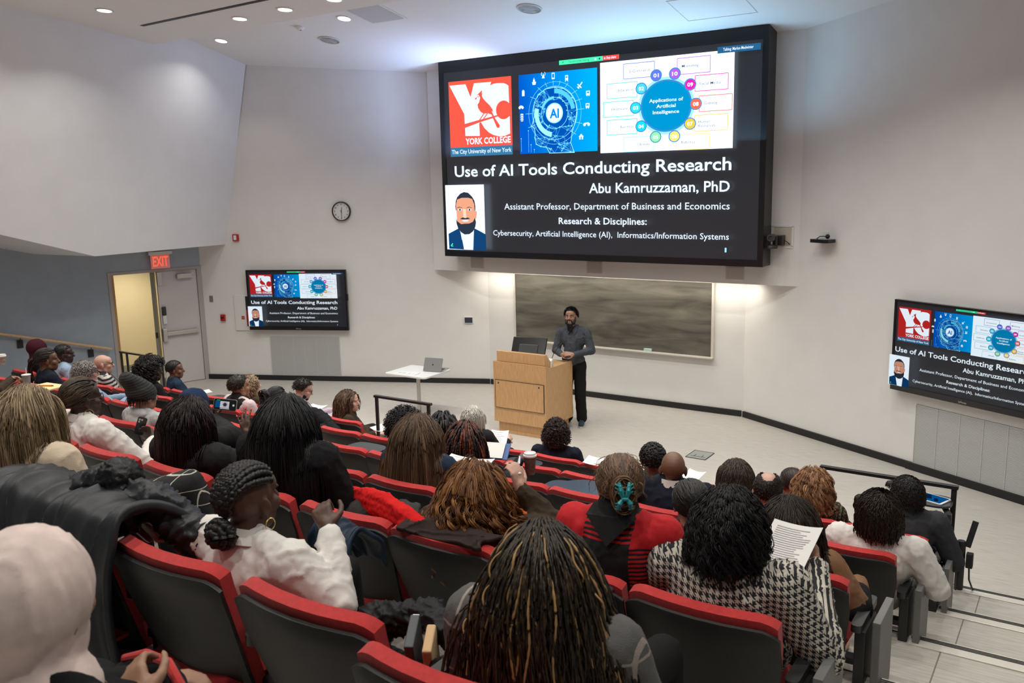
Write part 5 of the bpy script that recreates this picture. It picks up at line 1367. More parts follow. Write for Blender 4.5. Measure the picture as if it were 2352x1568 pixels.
TARGET = Vector((-6.5, 12.0, 3.0))
PEOPLE = {}
def seated(key, label, sk='tan', hs=1.08, hr=None, garment='black', bs=1.0, yaw=None, byaw=None, pitch=0, roll=0, g=.016, arms=None, vox=.0085, legs='trousers', group=None, wr=.006, head_dx=0, lean=0, cz=0, legdx=0, female=True, ears=True, hair_n=None, drop=0, gvox=None):
    k, X, h, d = WHO[key]
    Y = rowY(k) + .32
    t = thing('person', label, 'person', (X, Y, RISE * k), 0, group)
    tow = math.atan2(-(TARGET.x - X), TARGET.y - Y)
    yaw = tow if yaw is None else yaw; by = (yaw * .55 if X < -4 else yaw * .25) if byaw is None else byaw
    Rb = Matrix.Rotation(by, 3, 'Z')
    hc = Vector((head_dx, lean, h - .128 * hs))
    F = Frame(hc, yaw, pitch, roll, hs)
    S = h - .262 * hs - drop; sw = .182 * bs
    def b(x, y, z): return Rb @ Vector((x, y, z)) + Vector((head_dx * .5, 0, 0))
    J = dict(S=S, sw=sw)
    sh = {sd: b(sd * sw, -.015, S - .035) for sd in (-1, 1)}
    el = {sd: b(sd * (sw + .065), .05, max(.60, S - .30)) for sd in (-1, 1)}
    wrist = {sd: b(sd * .09, .28, .60) for sd in (-1, 1)}
    hd = {sd: (Rb @ Vector((-sd * .55, .8, -.15)), Rb @ Vector((0, .2, 1))) for sd in (-1, 1)}
    opts = {-1: {}, 1: {}}
    for sd, spec in (arms or {}).items():
        if 'el' in spec: el[sd] = b(*spec['el'])
        if 'wr' in spec: wrist[sd] = b(*spec['wr'])
        if 'dir' in spec: hd[sd] = (Rb @ Vector(spec['dir']), Rb @ Vector(spec['nor']))
        opts[sd] = spec.get('hand', {})
    # --- body: one continuous surface, head to feet
    mb = MB(); head_shapes(mb, F, female, ears)
    nb = b(0, -.03, S + .02)
    mb.cap(F(0, -.022, -.05), .050 * hs, nb, .058 * bs, 14)
    mb.ell(b(0, -.02, S - .12), (.14 * bs, .09, .16), np.array(Rb)); mb.ell(b(0, .04, .62), (.13 * bs, .10, .16), np.array(Rb)); mb.cap(b(0, 0, S - .1), .10, b(0, .06, .56), .11)
    mb.cap(b(-sw * .85, -.015, S - .03), .045, b(sw * .85, -.015, S - .03), .045); 
    hip = {sd: Vector((sd * .095, .10, .53)) for sd in (-1, 1)}; knee = {sd: Vector((sd * .13 + legdx, .52 - abs(legdx) * .55, .52)) for sd in (-1, 1)}; ank = {sd: Vector((sd * .13 + legdx, .56 - abs(legdx) * .5, .09)) for sd in (-1, 1)}
    tips = {-1: [], 1: []}
    for sd in (-1, 1):
        mb.cap(sh[sd], .044, el[sd], .036); mb.cap(el[sd], .037, wrist[sd], .026)
        add_hand(mb, wrist[sd], hd[sd][0], hd[sd][1], sd, .98 * min(1.1, hs), tips=tips[sd], **opts[sd])
        mb.cap(hip[sd], .07, knee[sd], .05, 10); mb.cap(knee[sd], .046, ank[sd], .035, 10); mb.cap(ank[sd] + Vector((0, -.02, -.05)), .032, ank[sd] + Vector((sd * .02, .14, -.06)), .026, 10)
    body = remeshed('body', mb, vox, skin(sk), t, 1)
    # --- garment
    mb = MB(); Rn = np.array(Rb)
    mb.ell(b(0, -.022, S - .13), (.160 * bs + g, .108 * bs + g, .19), Rn); mb.ell(b(0, .03, S - .30), (.150 * bs + g, .12 * bs + g, .17), Rn); mb.ell(b(0, .07, .56), (.18 * bs + g, .15 + g, .13), Rn)
    mb.cap(b(0, 0, S - .15), .12 * bs + g, b(0, .07, .56), .135 * bs + g, 16)
    mb.cap(b(-sw * .72, -.03, S - .055), .066 + g * .7, b(sw * .72, -.03, S - .055), .066 + g * .7, 14)
    for sd in (-1, 1):
        mb.cap(b(0, -.028, S + .020), .052 * bs + g * .35, b(sd * sw * .86, -.018, S - .030), .050 * bs + g * .6, 14)
        mb.cap(sh[sd], .057 * bs + g, el[sd], .046 * bs + g * .8, 14); wv = wrist[sd] + (el[sd] - wrist[sd]).normalized() * .025
        mb.cap(el[sd], .047 * bs + g * .8, wv, .033 + g * .6, 14)
    if isinstance(garment, str): garment = G[garment]
    name = 'clothing'
    gar = remeshed(name, mb, gvox or max(.011, vox * 1.3), garment, t, 2, wrinkle=wr, wscale=12, seed=sum(map(ord, key)) % 37, stretch=(1, 1, .6))
    # --- trousers
    mb = MB()
    for sd in (-1, 1): mb.cap(hip[sd] + Vector((0, -.02, 0)), .095, knee[sd], .068, 12); mb.cap(knee[sd], .066, ank[sd] + Vector((0, 0, .02)), .058, 12)
    mb.ell((0, .07, .53), (.19, .15, .10)); tr = remeshed('trousers', mb, .016, G[legs], t, 2)
    ells = [(np.array(b(0, -.025, S - .13)), np.array((.165 * bs + g + .012, .115 * bs + g + .012, .20))), (np.array(b(0, -.03, S - .0)), np.array((.07, .075, .10)))]
    for sd in (-1, 1): ells.append((np.array(b(sd * sw * .8, -.02, S - .05)), np.array((.075 + g, .075 + g, .075 + g))))
    PEOPLE[key] = dict(t=t, F=F, b=b, S=S, sw=sw, ells=ells, body=body, gar=gar, wrist=wrist, el=el, sh=sh, tips=tips, Rb=Rb, bs=bs, g=g, hs=hs)
    if hr:
        st, col, kw = hr; hair(st, key, F, t, ells, sum(map(ord, key)), col, **kw)
    return PEOPLE[key]

def collar(p, m, r=.062, h=.045, th=.010, tilt=-.25, dz=.0, flare=.012, name='collar'):
    P = p['b'](0, -.028, p['S'] + .028 + dz); prof = []
    for rr_, z in ((r + flare, -.02), (r + .002, h), (r - th, h - .002), (r - th, -.02)): prof.append((rr_, z))
    mb = MB(); mb.lathe(prof, P, 28, R=np.array(p['Rb']) @ rotx(tilt))
    return mb.build(name, G[m] if isinstance(m, str) else m, p['t'], smooth=True, angle=50)
MT['frame'] = mat('black_spectacle_frame', (.012, .01, .009), .25)
def spectacles(p, m=None, r=.024):
    F = p['F']; s = F.s; mb = MB()
    for sx in (-1, 1):
        pts = [F(sx * .032 + r * math.cos(a), .104 - .004 * abs(math.cos(a)), .008 + r * .8 * math.sin(a)) for a in np.linspace(0, 2 * PI, 17)]
        mb.tube(pts, .0022 * s, 6, cap=False); mb.tube([F(sx * .056, .10, .012), F(sx * .078, .06, .012), F(sx * .083, -.005, .010), F(sx * .082, -.022, -.008)], .0022 * s, 6)
    mb.tube([F(-.009, .106, .012), F(0, .110, .014), F(.009, .106, .012)], .002 * s, 6)
    mb.build('spectacles', m or MT['frame'], p['t'], smooth=True)
def hijab(p, m, r=.03, drop=.16, seed=1, name='headscarf'):
    F = p['F']; b = p['b']; S = p['S']; mb = MB(); s = F.s
    mb.ell(F(0, -.02, .032), tuple((a + r * .72) * s for a in (.080, .100, .092)), F.Rn, 20, 14); mb.ell(F(0, -.005, -.055), tuple(a * s for a in (.082, .088, .085)), F.Rn)
    mb.cap(F(0, -.03, -.04), .082 * s, b(0, -.03, S + .02), .088, 16)
    mb.ell(b(0, -.03, S - .005), (.175, .12, .07), np.array(p['Rb'])); mb.ell(b(0, -.05, S - drop * .5), (.16, .105, drop), np.array(p['Rb']))
    return remeshed(name, mb, .010, G[m] if isinstance(m, str) else m, p['t'], 4, wrinkle=.008, wscale=6, seed=seed, stretch=(1.7, 1.3, .35))
def earring(p, side, r=.02, m=None):
    F = p['F']; mb = MB(); pts = [F(side * .086 + 0, -.004 + r * math.cos(a), -.045 - r + r * math.sin(a)) for a in np.linspace(0, 2 * PI, 21)]
    mb.tube(pts, .002, 6, cap=False); mb.build('earring', m or MT['gold'], p['t'], smooth=True)
MT['gold'] = mat('gold', (.7, .48, .2), .25, metal=1)

# ------------------------------------------------------------------ the audience
A = {}
ST = lambda L, **k: ('straight', k.pop('col'), dict(length=L, **k))
A['maroonhijab'] = seated('maroonhijab', 'person in a dark red headscarf and black top below the wooden handrail', 'brown', garment='black', vox=.011); hijab(A['maroonhijab'], 'darkmaroon')
A['youngprofile'] = seated('youngprofile', 'young person with a long brown ponytail and dark jacket looking up at the screen', 'brown', garment='darknavy', hr=('ponytail', 'darkbrown', dict(length=.38, knot=(0, -.11, .03), n=300)), vox=.0075)
A['blueshirtman'] = seated('blueshirtman', 'person in a pale blue shirt with a brown shoulder strap and glasses', 'deep', garment='blue', hr=('short', 'black', dict(length=.012, n=300, mess=.3)), vox=.0085, female=False); spectacles(A['blueshirtman'])
p = A['blueshirtman']; mb = MB(); mb.tube([p['b'](.06, .09, p['S'] + .03), p['b'](.09, .17, p['S'] - .10), p['b'](.02, .18, p['S'] - .25)], .012, 8); mb.build('shoulder_strap', G['tan'], p['t'], smooth=True)
A['greyhair'] = seated('greyhair', 'person with untidy grey hair and glasses in a chambray shirt, hands clasped', 'light', garment='chambray', hr=('wavy', 'grey', dict(length=.12, n=900, vol=.016, lenvar=.4, amp=.010, r=.0035)), vox=.008, female=False,
    arms={1: dict(el=(.26, .18, .60), wr=(.10, .42, .66), dir=(-.6, .7, .1), nor=(0, .2, 1)), -1: dict(el=(-.24, .18, .60), wr=(-.02, .43, .65), dir=(.5, .8, .1), nor=(0, .2, 1))}); spectacles(A['greyhair'])
p = A['greyhair']; mb = MB(); mb.ell(p['F'](0, .075, -.098), (.042, .034, .034), p['F'].Rn); mb.ell(p['F'](.045, .03, -.075), (.022, .04, .035), p['F'].Rn); mb.ell(p['F'](-.045, .03, -.075), (.022, .04, .035), p['F'].Rn); remeshed('beard', mb, .007, hm('silver'), p['t'], 1, wrinkle=.003, wscale=60)
A['bald'] = seated('bald', 'bald person with black glasses in a black and white striped sweater', 'light', garment='stripes', vox=.008, female=False, bs=1.08, hr=None); spectacles(A['bald'])
p = A['bald']; collar(p, 'black', r=.064, h=.035); mb = MB(); mb.tube([p['b'](.06, .06, p['S'] + .03), p['b'](.05, .16, p['S'] - .10), p['b'](.0, .20, p['S'] - .24)], .006, 6); mb.build('lanyard', G['tan'], p['t'], smooth=True)
A['afrowoman'] = seated('afrowoman', 'person with big loose black curls and a black top beside the open door', 'deep', garment='black', hr=('afro', 'softblack', dict(vol=.115, n=620, amp=.018, drop=.12, r=.0065, shape=(1, 1, .8))), vox=.0085)
A['tabletman'] = seated('tabletman', 'person with cropped hair in a navy jacket beside a raised tablet arm', 'brown', garment='navyknit', hr=('short', 'softblack', dict(length=.010, n=300, mess=.2)), vox=.0085, female=False)
A['beanie'] = seated('beanie', 'person in a slouchy black striped beanie and pale grey hoodie', 'tan', garment='greyhood', hr=('short', 'black', dict(length=.05, n=220, lift=.1, comb=(0, -.3, -.8))), vox=.0075, female=False, hs=1.04)
p = A['beanie']; F = p['F']; mb = MB()
mb.ell(F(0, -.02, .048), (.098 * 1.1, .118 * 1.1, .085 * 1.1), F.Rn @ rotx(-.25), 22, 14); mb.cap(F(0, -.04, .08), .092, F(-.0, -.13, .17), .062, 16); mb.ell(F(0, -.125, .165), (.072, .05, .05), F.Rn)
bn_ = remeshed('beanie_crown', mb, .009, G['beanie'], p['t'], 3, wrinkle=.004, wscale=14)
mb = MB(); mb.lathe([(.090, -.03), (.099, -.02), (.101, .012), (.094, .022), (.088, .0)], F(0, -.018, .018), 30, R=F.Rn @ rotx(-.28) @ np.diag((1, 1.18, 1))); mb.build('beanie_cuff', G['beanie'], bn_, smooth=True, angle=80)
mb = MB(); mb.ell(p['b'](0, -.075, p['S'] + .02), (.12, .06, .05), np.array(p['Rb'])); mb.ell(p['b'](0, -.11, p['S'] - .06), (.11, .05, .09), np.array(p['Rb'])); remeshed('hood', mb, .011, G['greyhood'], p['t'], 2, wrinkle=.008)
wo = Vector((-5.37, rowY(4) + .32, RISE * 4)); ww = Matrix.Rotation(.1, 3, 'Z') @ (atY(352, 1012, 3.70) - wo)
A['whiteshirtbraids'] = seated('whiteshirtbraids', 'person in a white shirt with thin dark braids in a brown bun and hoop earring', 'deep', hs=1.08, garment='white', bs=1.2, g=.02, hr=('updo', 'locsbrown', dict(knot=(-.02, -.135, -.015), n=190, r=.0062, flat=1, bun=.060, nb=80, bunt=.62, capt=.05)), vox=.0075, yaw=-0.2, wr=.012, byaw=-0.1,
    arms={1: dict(el=(.33, .20, .60), wr=tuple(ww), dir=(-.75, .2, .6), nor=(.2, .9, -.3), hand=dict(curl=.7))}); spectacles(A['whiteshirtbraids'], mat('tortoise_frame', (.06, .03, .015), .25)); earring(A['whiteshirtbraids'], 1, .03); collar(A['whiteshirtbraids'], 'white', r=.07, h=.03)
A['blonde'] = seated('blonde', 'person with shoulder-length blonde hair and a cream sweater at the left edge', 'pale', hs=1.02, garment='cream', bs=1.15, g=.022, hr=('wavy', 'blonde', dict(length=.36, n=6500, vol=.012, amp=.006, freq=1.3, splay=.12, r=.0023, r1=.0009, clump=5, cr=.008)), vox=.0075, wr=.008, yaw=0.25)
F = A['blonde']['F']; t = thing('hair_clip', 'small dark hair clip with yellow beads in the blonde hair', 'hair clip', A['blonde']['t'].location)
mb = MB(); mb.cap(F(.005, -.150, -.01), .010, F(.055, -.142, -.012), .007, 10); mb.build('clip_bar', MT['glossblack'], t, smooth=True)
for i, (dx, dz) in enumerate(((-.03, .004), (-.018, -.006), (-.036, -.01), (-.012, .006), (-.024, .014))):
    mb = MB(); mb.ell(F(dx, -.154, -.004 + dz), (.012,) * 3); mb.build('bead', MT['gold'], t, smooth=True, angle=180)
# woman filming with her phone: both arms raised
bo = Vector((-4.29, rowY(4) + .32, RISE * 4)); bi = Matrix.Rotation(-.05, 3, 'Z')
bL, bR, bE = bi @ (atY(487, 962, bo.y + .56) - bo), bi @ (atY(570, 1000, bo.y + .50) - bo), bi @ (atY(592, 1085, bo.y + .30) - bo)
A['burgundy'] = seated('burgundy', 'person with a glossy black and burgundy bob raising a phone to film', 'dark', hs=1.06, garment='offblack', bs=1.2, g=.024, hr=('straight', 'burgundy', dict(length=.32, n=4800, vol=.030, splay=.0, part=.2, r=.0028, r1=.0014, clump=4, cr=.006)), vox=.007, yaw=0.33, byaw=0.05,
    arms={-1: dict(el=(-.06, .34, .84), wr=tuple(bL), dir=(.15, .30, .95), nor=(-.85, -.5, .1), hand=dict(curl=.42, spread=.2, bends=(.75, .8, .5, .25))), 1: dict(el=tuple(bE), wr=tuple(bR), dir=(-.42, .15, .9), nor=(.3, -.92, .2), hand=dict(spread=.28, bends=(.28, .18, .30, .12)))})
MT['nail'] = mat('red_nail_polish', (.5, .015, .01), .2)
for sd in (-1, 1):
    for (q, dd, nn) in A['burgundy']['tips'][sd]:
        mb = MB(); mb.ell(q + dd * .006 + nn * .005, (.0055, .0055, .0055)); mb.cap(q + nn * .005, .005, q + dd * .016 + nn * .004, .0035, 8); mb.build('fingernail', MT['nail'], A['burgundy']['t'], smooth=True, angle=180)
A['navyhijab'] = seated('navyhijab', 'person in a navy headscarf and beige coat behind the raised phone', 'tan', garment='beige', vox=.010, wr=.010, arms={1: dict(el=(.30, .10, .66), wr=(.20, .34, .62))}); hijab(A['navyhijab'], 'navyscarf', r=.034, seed=4)
A['vest'] = seated('vest', 'person with short dark hair in a black quilted vest over pale pink sleeves', 'tan', garment='pink', hr=('short', 'darkbrown', dict(length=.014, n=420, mess=.2, comb=(0, -.2, -.1))), vox=.008, female=False, bs=1.12, hs=1.12)
p = A['vest']; mb = MB(); Rn = np.array(p['Rb']); S_ = p['S']
mb.ell(p['b'](0, -.022, S_ - .13), (.192, .148, .20), Rn); mb.ell(p['b'](0, .03, S_ - .3), (.185, .152, .17), Rn); mb.cap(p['b'](-.12, -.03, S_ - .03), .082, p['b'](.12, -.03, S_ - .03), .082, 14); mb.cap(p['b'](0, -.03, S_), .084, p['b'](0, -.03, S_ + .05), .078, 14)
remeshed('vest', mb, .011, G['quilt'], p['t'], 2, wrinkle=.009, wscale=8, stretch=(.3, .3, 1.6))
A['olderblonde'] = seated('olderblonde', 'person with short curled blonde hair and a patterned scarf beside the vest wearer', 'pale', garment='brown', hr=('wavy', 'blonde', dict(length=.16, n=700, amp=.012, vol=.02, r=.0045)), vox=.009)
p = A['olderblonde']; mb = MB(); mb.cap(p['b'](-.05, .02, p['S'] + .03), .05, p['b'](.05, .03, p['S'] + .03), .05); mb.ell(p['b'](.02, .06, p['S'] - .05), (.09, .06, .10), np.array(p['Rb'])); remeshed('scarf', mb, .011, G['patscarf'], p['t'], 2, wrinkle=.01)
A['turban'] = seated('turban', 'person in black with thin black braids pinned up around the head', 'deep', garment='black', hr=('updo', 'black', dict(knot=(0, -.10, .04), n=300, bun=.075, nb=70)), vox=.010)
A['glasses'] = seated('glasses', 'bearded person with round glasses and a lavender sweater writing in a notebook', 'light', garment='lavender', hr=('short', 'darkbrown', dict(length=.024, n=420, comb=(.1, -.2, .1), lift=.7)), vox=.008, female=False, pitch=-.35, yaw=-.75, lean=.05,
    arms={1: dict(el=(.25, .16, .64), wr=(.14, .42, .71), dir=(-.4, .9, -.1), nor=(.1, .1, 1)), -1: dict(wr=(-.05, .42, .71), dir=(.5, .85, -.1), nor=(0, .1, 1))}); spectacles(A['glasses'])
p = A['glasses']; F = p['F']; mb = MB(); mb.ell(F(0, .066, -.092), (.036, .030, .028), F.Rn); mb.ell(F(.046, .02, -.066), (.02, .045, .034), F.Rn); mb.ell(F(-.046, .02, -.066), (.02, .045, .034), F.Rn); remeshed('beard', mb, .007, hm('darkbrown'), p['t'], 1, wrinkle=.002, wscale=70)
A['longblack'] = seated('longblack', 'person with very long straight black hair in a black shirt', 'brown', hs=1.04, garment='black', bs=1.3, g=.024, hr=('straight', 'black', dict(length=.60, n=5200, vol=.014, splay=.03, clump=4, cr=.006, r=.0028, r1=.0015, lenvar=.06)), vox=.0085, wr=.009, yaw=0.4, byaw=0.1)
A['brownblazer'] = seated('brownblazer', 'person in profile with wavy brown hair and a dark brown blazer at the row end', 'light', garment='brown', hr=('wavy', 'greybrown', dict(length=.27, n=1000, amp=.010, freq=1.6, back=1.2, vol=.018, r=.0045)), vox=.0075, yaw=-1.15, byaw=-.8, hs=1.1, legs='trousers')
A['bigafro'] = seated('bigafro', 'person with a large round black afro in a black top behind the guard rail', 'deep', garment='black', hr=('afro', 'black', dict(vol=.10, n=700, amp=.013, r=.0055, shape=(1.15, 1, 1))), vox=.010, hs=1.05)
A['longbrown'] = seated('longbrown', 'person with long straight grey-brown hair in a navy sweater holding a notepad', 'light', hs=1.04, garment='navyknit', bs=1.1, hr=('straight', 'greybrown', dict(length=.46, n=4600, vol=.018, splay=.40, r=.0028, r1=.001, clump=5, cr=.007)), vox=.0075, yaw=0.08, byaw=0.1, arms={1: dict(el=(.27, .16, .66), wr=(.18, .40, .74), dir=(-.4, .9, .1), nor=(.2, 0, 1)), -1: dict(wr=(.02, .42, .76), dir=(.5, .8, .1), nor=(0, 0, 1))}); spectacles(A['longbrown'], MT['steel'])
p = A['longbrown']; mb = MB(); mb.cap(p['b'](.05, .04, p['S'] + .03), .055, p['b'](.11, .03, p['S'] - .02), .045); mb.cap(p['b'](-.05, .04, p['S'] + .03), .05, p['b'](.05, .04, p['S'] + .03), .055); remeshed('scarf', mb, .010, G['purple'], p['t'], 2, wrinkle=.008)
A['dread'] = seated('dread', 'person with thick black locs and glasses next to the large afro', 'deep', garment='black', hr=('locs', 'black', dict(length=.42, n=130, r=.0115, vol=.02, fine=26)), vox=.010); spectacles(A['dread'])
A['redbraids'] = seated('redbraids', 'person with black and auburn box braids and a black jacket writing', 'dark', garment='offblack', hr=('braids', 'redbraid', dict(length=.46, n=210, r=.0072, hi=.4, vol=.018, splay=.28, part=.1)), vox=.008, legs='teal', hs=1.1, byaw=-.3, arms={1: dict(el=(.27, .18, .68), wr=(.17, .40, .78), dir=(-.3, .9, .2), nor=(.4, 0, .9))}); collar(A['redbraids'], G['maroon'], r=.066, h=.03)
A['silver'] = seated('silver', 'person with straight silver hair and a dark suit reading a printed sheet', 'light', garment='offblack', hr=('bob', 'silver', dict(length=.18, n=1200, vol=.016, lenvar=.2, r=.004)), vox=.0085, pitch=-.2, hs=1.04, arms={1: dict(el=(.25, .16, .62), wr=(.22, .40, .70), dir=(-.1, .95, .25), nor=(.8, 0, .5), hand=dict(curl=.7))})
A['curlyred'] = seated('curlyred', 'person with long curly auburn hair and a dark brown coat', 'light', hs=1.03, garment='brown', bs=1.12, g=.028, hr=('curlylong', 'auburn', dict(length=.36, n=2600, vol=.034, splay=.95, amp=.020, freq=3.6, r=.0027, r1=.0012, clump=13, cr=.0065)), vox=.0085, wr=.012, yaw=0.37, byaw=0.2,
    arms={1: dict(el=(.30, .18, .78), wr=(.155, .15, .955), dir=(-.25, .1, .95), nor=(.8, -.4, .2), hand=dict(curl=.6))})
p = A['curlyred']; mb = MB(); mb.cap(p['b'](.13, .04, p['S'] + .035), .055, p['b'](.24, .05, p['S'] - .03), .05); mb.cap(p['b'](0, .05, p['S'] + .05), .06, p['b'](.13, .04, p['S'] + .035), .055); mb.cap(p['b'](.18, .03, p['S'] - .0), .05, p['b'](.2, .0, p['S'] - .12), .045)
remeshed('scarf', mb, .009, G['orange'], p['t'], 1, wrinkle=.014, wscale=40)
mb = MB()
for a_ in np.linspace(0, 2 * PI, 13)[:-1]: pass
mb.ell(p['wrist'][1] + Vector((.012, -.02, .085)), (.008,) * 3); mb.build('ring', MT['white'], p['t'], smooth=True, angle=180)
A['curlyshort'] = seated('curlyshort', 'person with rounded dark brown curls and a navy blazer in the front row', 'brown', garment='darknavy', hr=('curlyshort', 'brownred', dict(vol=.062, n=900, amp=.007, freq=3, r=.0045, drop=.05)), vox=.0095, bs=1.08, hs=1.06)
# woman with cornrows, chin on hand
A['cornrows'] = seated('cornrows', 'person with cornrows and a braided bun in a white blouse, chin resting on one hand', 'dark', hs=1.08, garment='white', bs=1.12, g=.022, vox=.0065, wr=.012, yaw=.06, byaw=.0, pitch=.05, legdx=-.14,
    arms={1: dict(el=(.36, .04, .64), wr=(.205, .17, .835), dir=(-.62, .25, .62), nor=(.5, -.75, .35), hand=dict(curl=1.0)), -1: dict(el=(-.26, .10, .62), wr=(-.06, .34, .60))})
p = A['cornrows']; F = p['F']; parts = []
ring_rows = [-.93, -.72, -.50, -.29, -.10, .10, .29, .50, .72, .93]
for x0 in ring_rows:
    th = np.linspace(math.radians(38 + 10 * (1 - abs(x0))), math.radians(205), 26); t_ = np.linspace(0, 1, 26)
    x = x0 * (1 - .80 * t_ ** 2.2) * (.86 + .14 * np.sin(t_ * PI)); yz = np.sqrt(np.clip(1 - x * x, .05, 1))
    D = np.stack([x, np.cos(th) * yz, np.sin(th) * yz], -1); D[:, 2] = np.maximum(D[:, 2], -.75)
    braid_path(parts, F.arr(SC_C + D * (SC_R * np.array((.955, .965, .965)) + .004)), .0125 * F.s, tint=.15)
knot = np.array((0, -.128, -.062))
for rad, dy in ((.047, 0), (.034, -.018), (.018, -.03)):
    a = np.linspace(0, 2 * PI, 30); braid_path(parts, F.arr(np.stack([knot[0] + rad * np.cos(a), np.full(30, knot[1] + dy), knot[2] + rad * .85 * np.sin(a)], -1)), .0155 * F.s, tint=.2)
V_ = MB(); V_.ell(F(0, -.118, -.06), (.05, .03, .045), F.Rn, 14, 10); me_ = V_.v[0]; parts.append((me_, np.array([f for f in V_.f if len(f) == 4]), np.full(len(me_), .0)))
mesh_from(parts, 'hair', hm('softblack'), p['t']); earring(p, 1, .020); collar(p, 'white', r=.072, h=.03, tilt=-.3, flare=.03)
# crossed leg in windowpane trousers, knee raised beside the parka
p = A['blonde']; r_ = p['t'].location
kn_ = atY(432, 1112, 2.55) - r_; k0_ = atY(290, 1165, 2.30) - r_; sn_ = atY(500, 1215, 2.62) - r_
mb = MB(); mb.cap((.05, .16, .56), .10, k0_, .095, 16); mb.cap(k0_, .095, kn_, .078, 16); mb.cap(kn_, .076, sn_, .060, 16); mb.cap(sn_, .060, sn_ + Vector((.02, .04, -.2)), .055)
remeshed('crossed_leg', mb, .011, G['blackwin'], p['t'], 2, wrinkle=.004)
A['clip'] = seated('clip', 'person in a red and black plaid sweater with a teal claw clip in her hair', 'light', hs=1.0, garment='plaid', bs=1.02, g=.026, hr=('updo', 'brown', dict(knot=(.0, -.105, .015), n=460, bun=.052, nb=70, bunz=1.35, wisps=60)), vox=.0075, wr=.008, yaw=.58, byaw=.15)
p = A['clip']; F = p['F']; collar(p, 'offblack', r=.068, h=.085, tilt=-.18, flare=.035); mb = MB()
mb.add([p['b'](*q) for q in ((-.10, -.125, p['S'] + .05), (.10, -.125, p['S'] + .05), (.0, -.172, p['S'] - .055), (-.09, -.05, p['S'] + .08), (.09, -.05, p['S'] + .08), (0, -.13, p['S'] - .05))], [(0, 2, 1), (3, 4, 5), (0, 1, 4, 3), (1, 2, 5, 4), (2, 0, 3, 5)])
mb.build('collar_flap', G['offblack'], p['t'], fix=True, smooth=True)
t = thing('claw_clip', 'teal plastic claw clip holding up the brown hair of the plaid sweater wearer', 'hair clip', p['t'].location)
MT['tealplastic'] = mat('teal_plastic', (.02, .27, .30), .35)
for sx in (-1, 1):
    mb = MB()
    mb.tube([F(sx * .006, -.170, .012), F(sx * .020, -.178, -.005), F(sx * .024, -.172, -.03)], [.007, .011, .006], 8)
    mb.tube([F(sx * .006, -.172, .012), F(sx * .014, -.172, .045), F(sx * .020, -.155, .072)], [.008, .010, .006], 8)
    for zz_ in (.03, .045, .06): mb.cap(F(sx * .016, -.168, zz_), .005, F(sx * .034, -.150, zz_ + .004), .003, 8)
    for zz_ in (-.008, -.02, -.03): mb.cap(F(sx * .018, -.172, zz_), .005, F(sx * .034, -.155, zz_ - .004), .003, 8)
    mb.build('clip_jaw', MT['tealplastic'], t, smooth=True)
mb = MB(); mb.cyl(F(-.012, -.176, .012), F(.012, -.176, .012), .008, 12); mb.build('clip_spring', MT['tealplastic'], t, smooth=True)
A['greenshirt'] = seated('greenshirt', 'person with short dark curls in a green shirt in front of the bald head', 'brown', garment='green', hr=('curlyshort', 'softblack', dict(vol=.022, n=520, amp=.006, r=.004)), vox=.009, female=False)
A['baldnavy'] = seated('baldnavy', 'person with a shiny bald brown head and a navy sweater over a white collar', 'brown', hs=1.06, garment='darknavy', bs=1.18, g=.022, vox=.007, wr=.010, yaw=.42, byaw=.1, drop=-.03, female=False, hr=None); collar(A['baldnavy'], 'white', r=.070, h=.030, tilt=-.12)
A['ponytail'] = seated('ponytail', 'person in a maroon top with a black ponytail behind the houndstooth coat', 'tan', garment='maroon', hr=('ponytail', 'softblack', dict(length=.42, knot=(.02, -.115, -.01), n=420, nb=110, amp=.012)), vox=.009, hs=1.02)
p = A['ponytail']; mb = MB(); q = p['F'](.02, -.122, -.012); mb.lathe([(.022, -.008), (.028, 0), (.022, .008)], q, 18, R=p['F'].Rn @ rotx(PI / 2)); mb.build('hair_tie', G['tan'], p['t'], smooth=True)
A['hounds'] = seated('hounds', 'person in a black and cream houndstooth coat with tousled chin-length black hair', 'tan', hs=1.08, garment='hounds', bs=1.2, g=.030, hr=('wavy', 'black', dict(length=.165, n=5000, clump=7, cr=.007, vol=.026, amp=.014, freq=1.8, splay=.16, lenvar=.35, r=.0028, r1=.001)), vox=.0085, wr=.012, yaw=.35, byaw=.05,
    arms={1: dict(el=(.36, .03, .60), wr=(.24, .42, .78), dir=(-.2, .7, .7), nor=(.9, 0, .3), hand=dict(curl=.8)), -1: dict(el=(-.33, .12, .62), wr=(-.10, .36, .74))})
A['bob'] = seated('bob', 'person with a dark brown flipped bob near the middle of the front rows', 'light', garment='black', hr=('bob', 'ashbrown', dict(length=.21, n=2200, vol=.018, splay=.4, r=.003)), vox=.010)
A['balding'] = seated('balding', 'person with thinning cropped dark hair and prominent ears in a dark top', 'light', garment='offblack', hr=('receding', 'darkbrown', dict(length=.010, n=900, mess=.3, r=.004)), vox=.0075, female=False, yaw=.3, hs=1.06)
A['redtie'] = seated('redtie', 'person with dark reddish hair tied by a thin red band', 'tan', garment='black', hr=('ponytail', 'brownred', dict(length=.14, knot=(-.03, -.11, .0), n=500, wisps=30)), vox=.010)
p = A['redtie']; mb = MB(); mb.lathe([(.020, -.006), (.026, 0), (.020, .006)], p['F'](-.02, -.11, .03), 18, R=p['F'].Rn @ rotx(PI / 2)); mb.build('hair_tie', MT['nail'], p['t'], smooth=True)
A['strawb'] = seated('strawb', 'person with wavy strawberry blonde hair and a gold-flecked tweed jacket', 'pale', garment='tweed', hr=('wavy', 'strawberry', dict(length=.21, n=2800, clump=8, cr=.007, vol=.030, amp=.014, freq=1.8, splay=.15, r=.003)), vox=.0085, yaw=.35, hs=1.02, bs=.98)
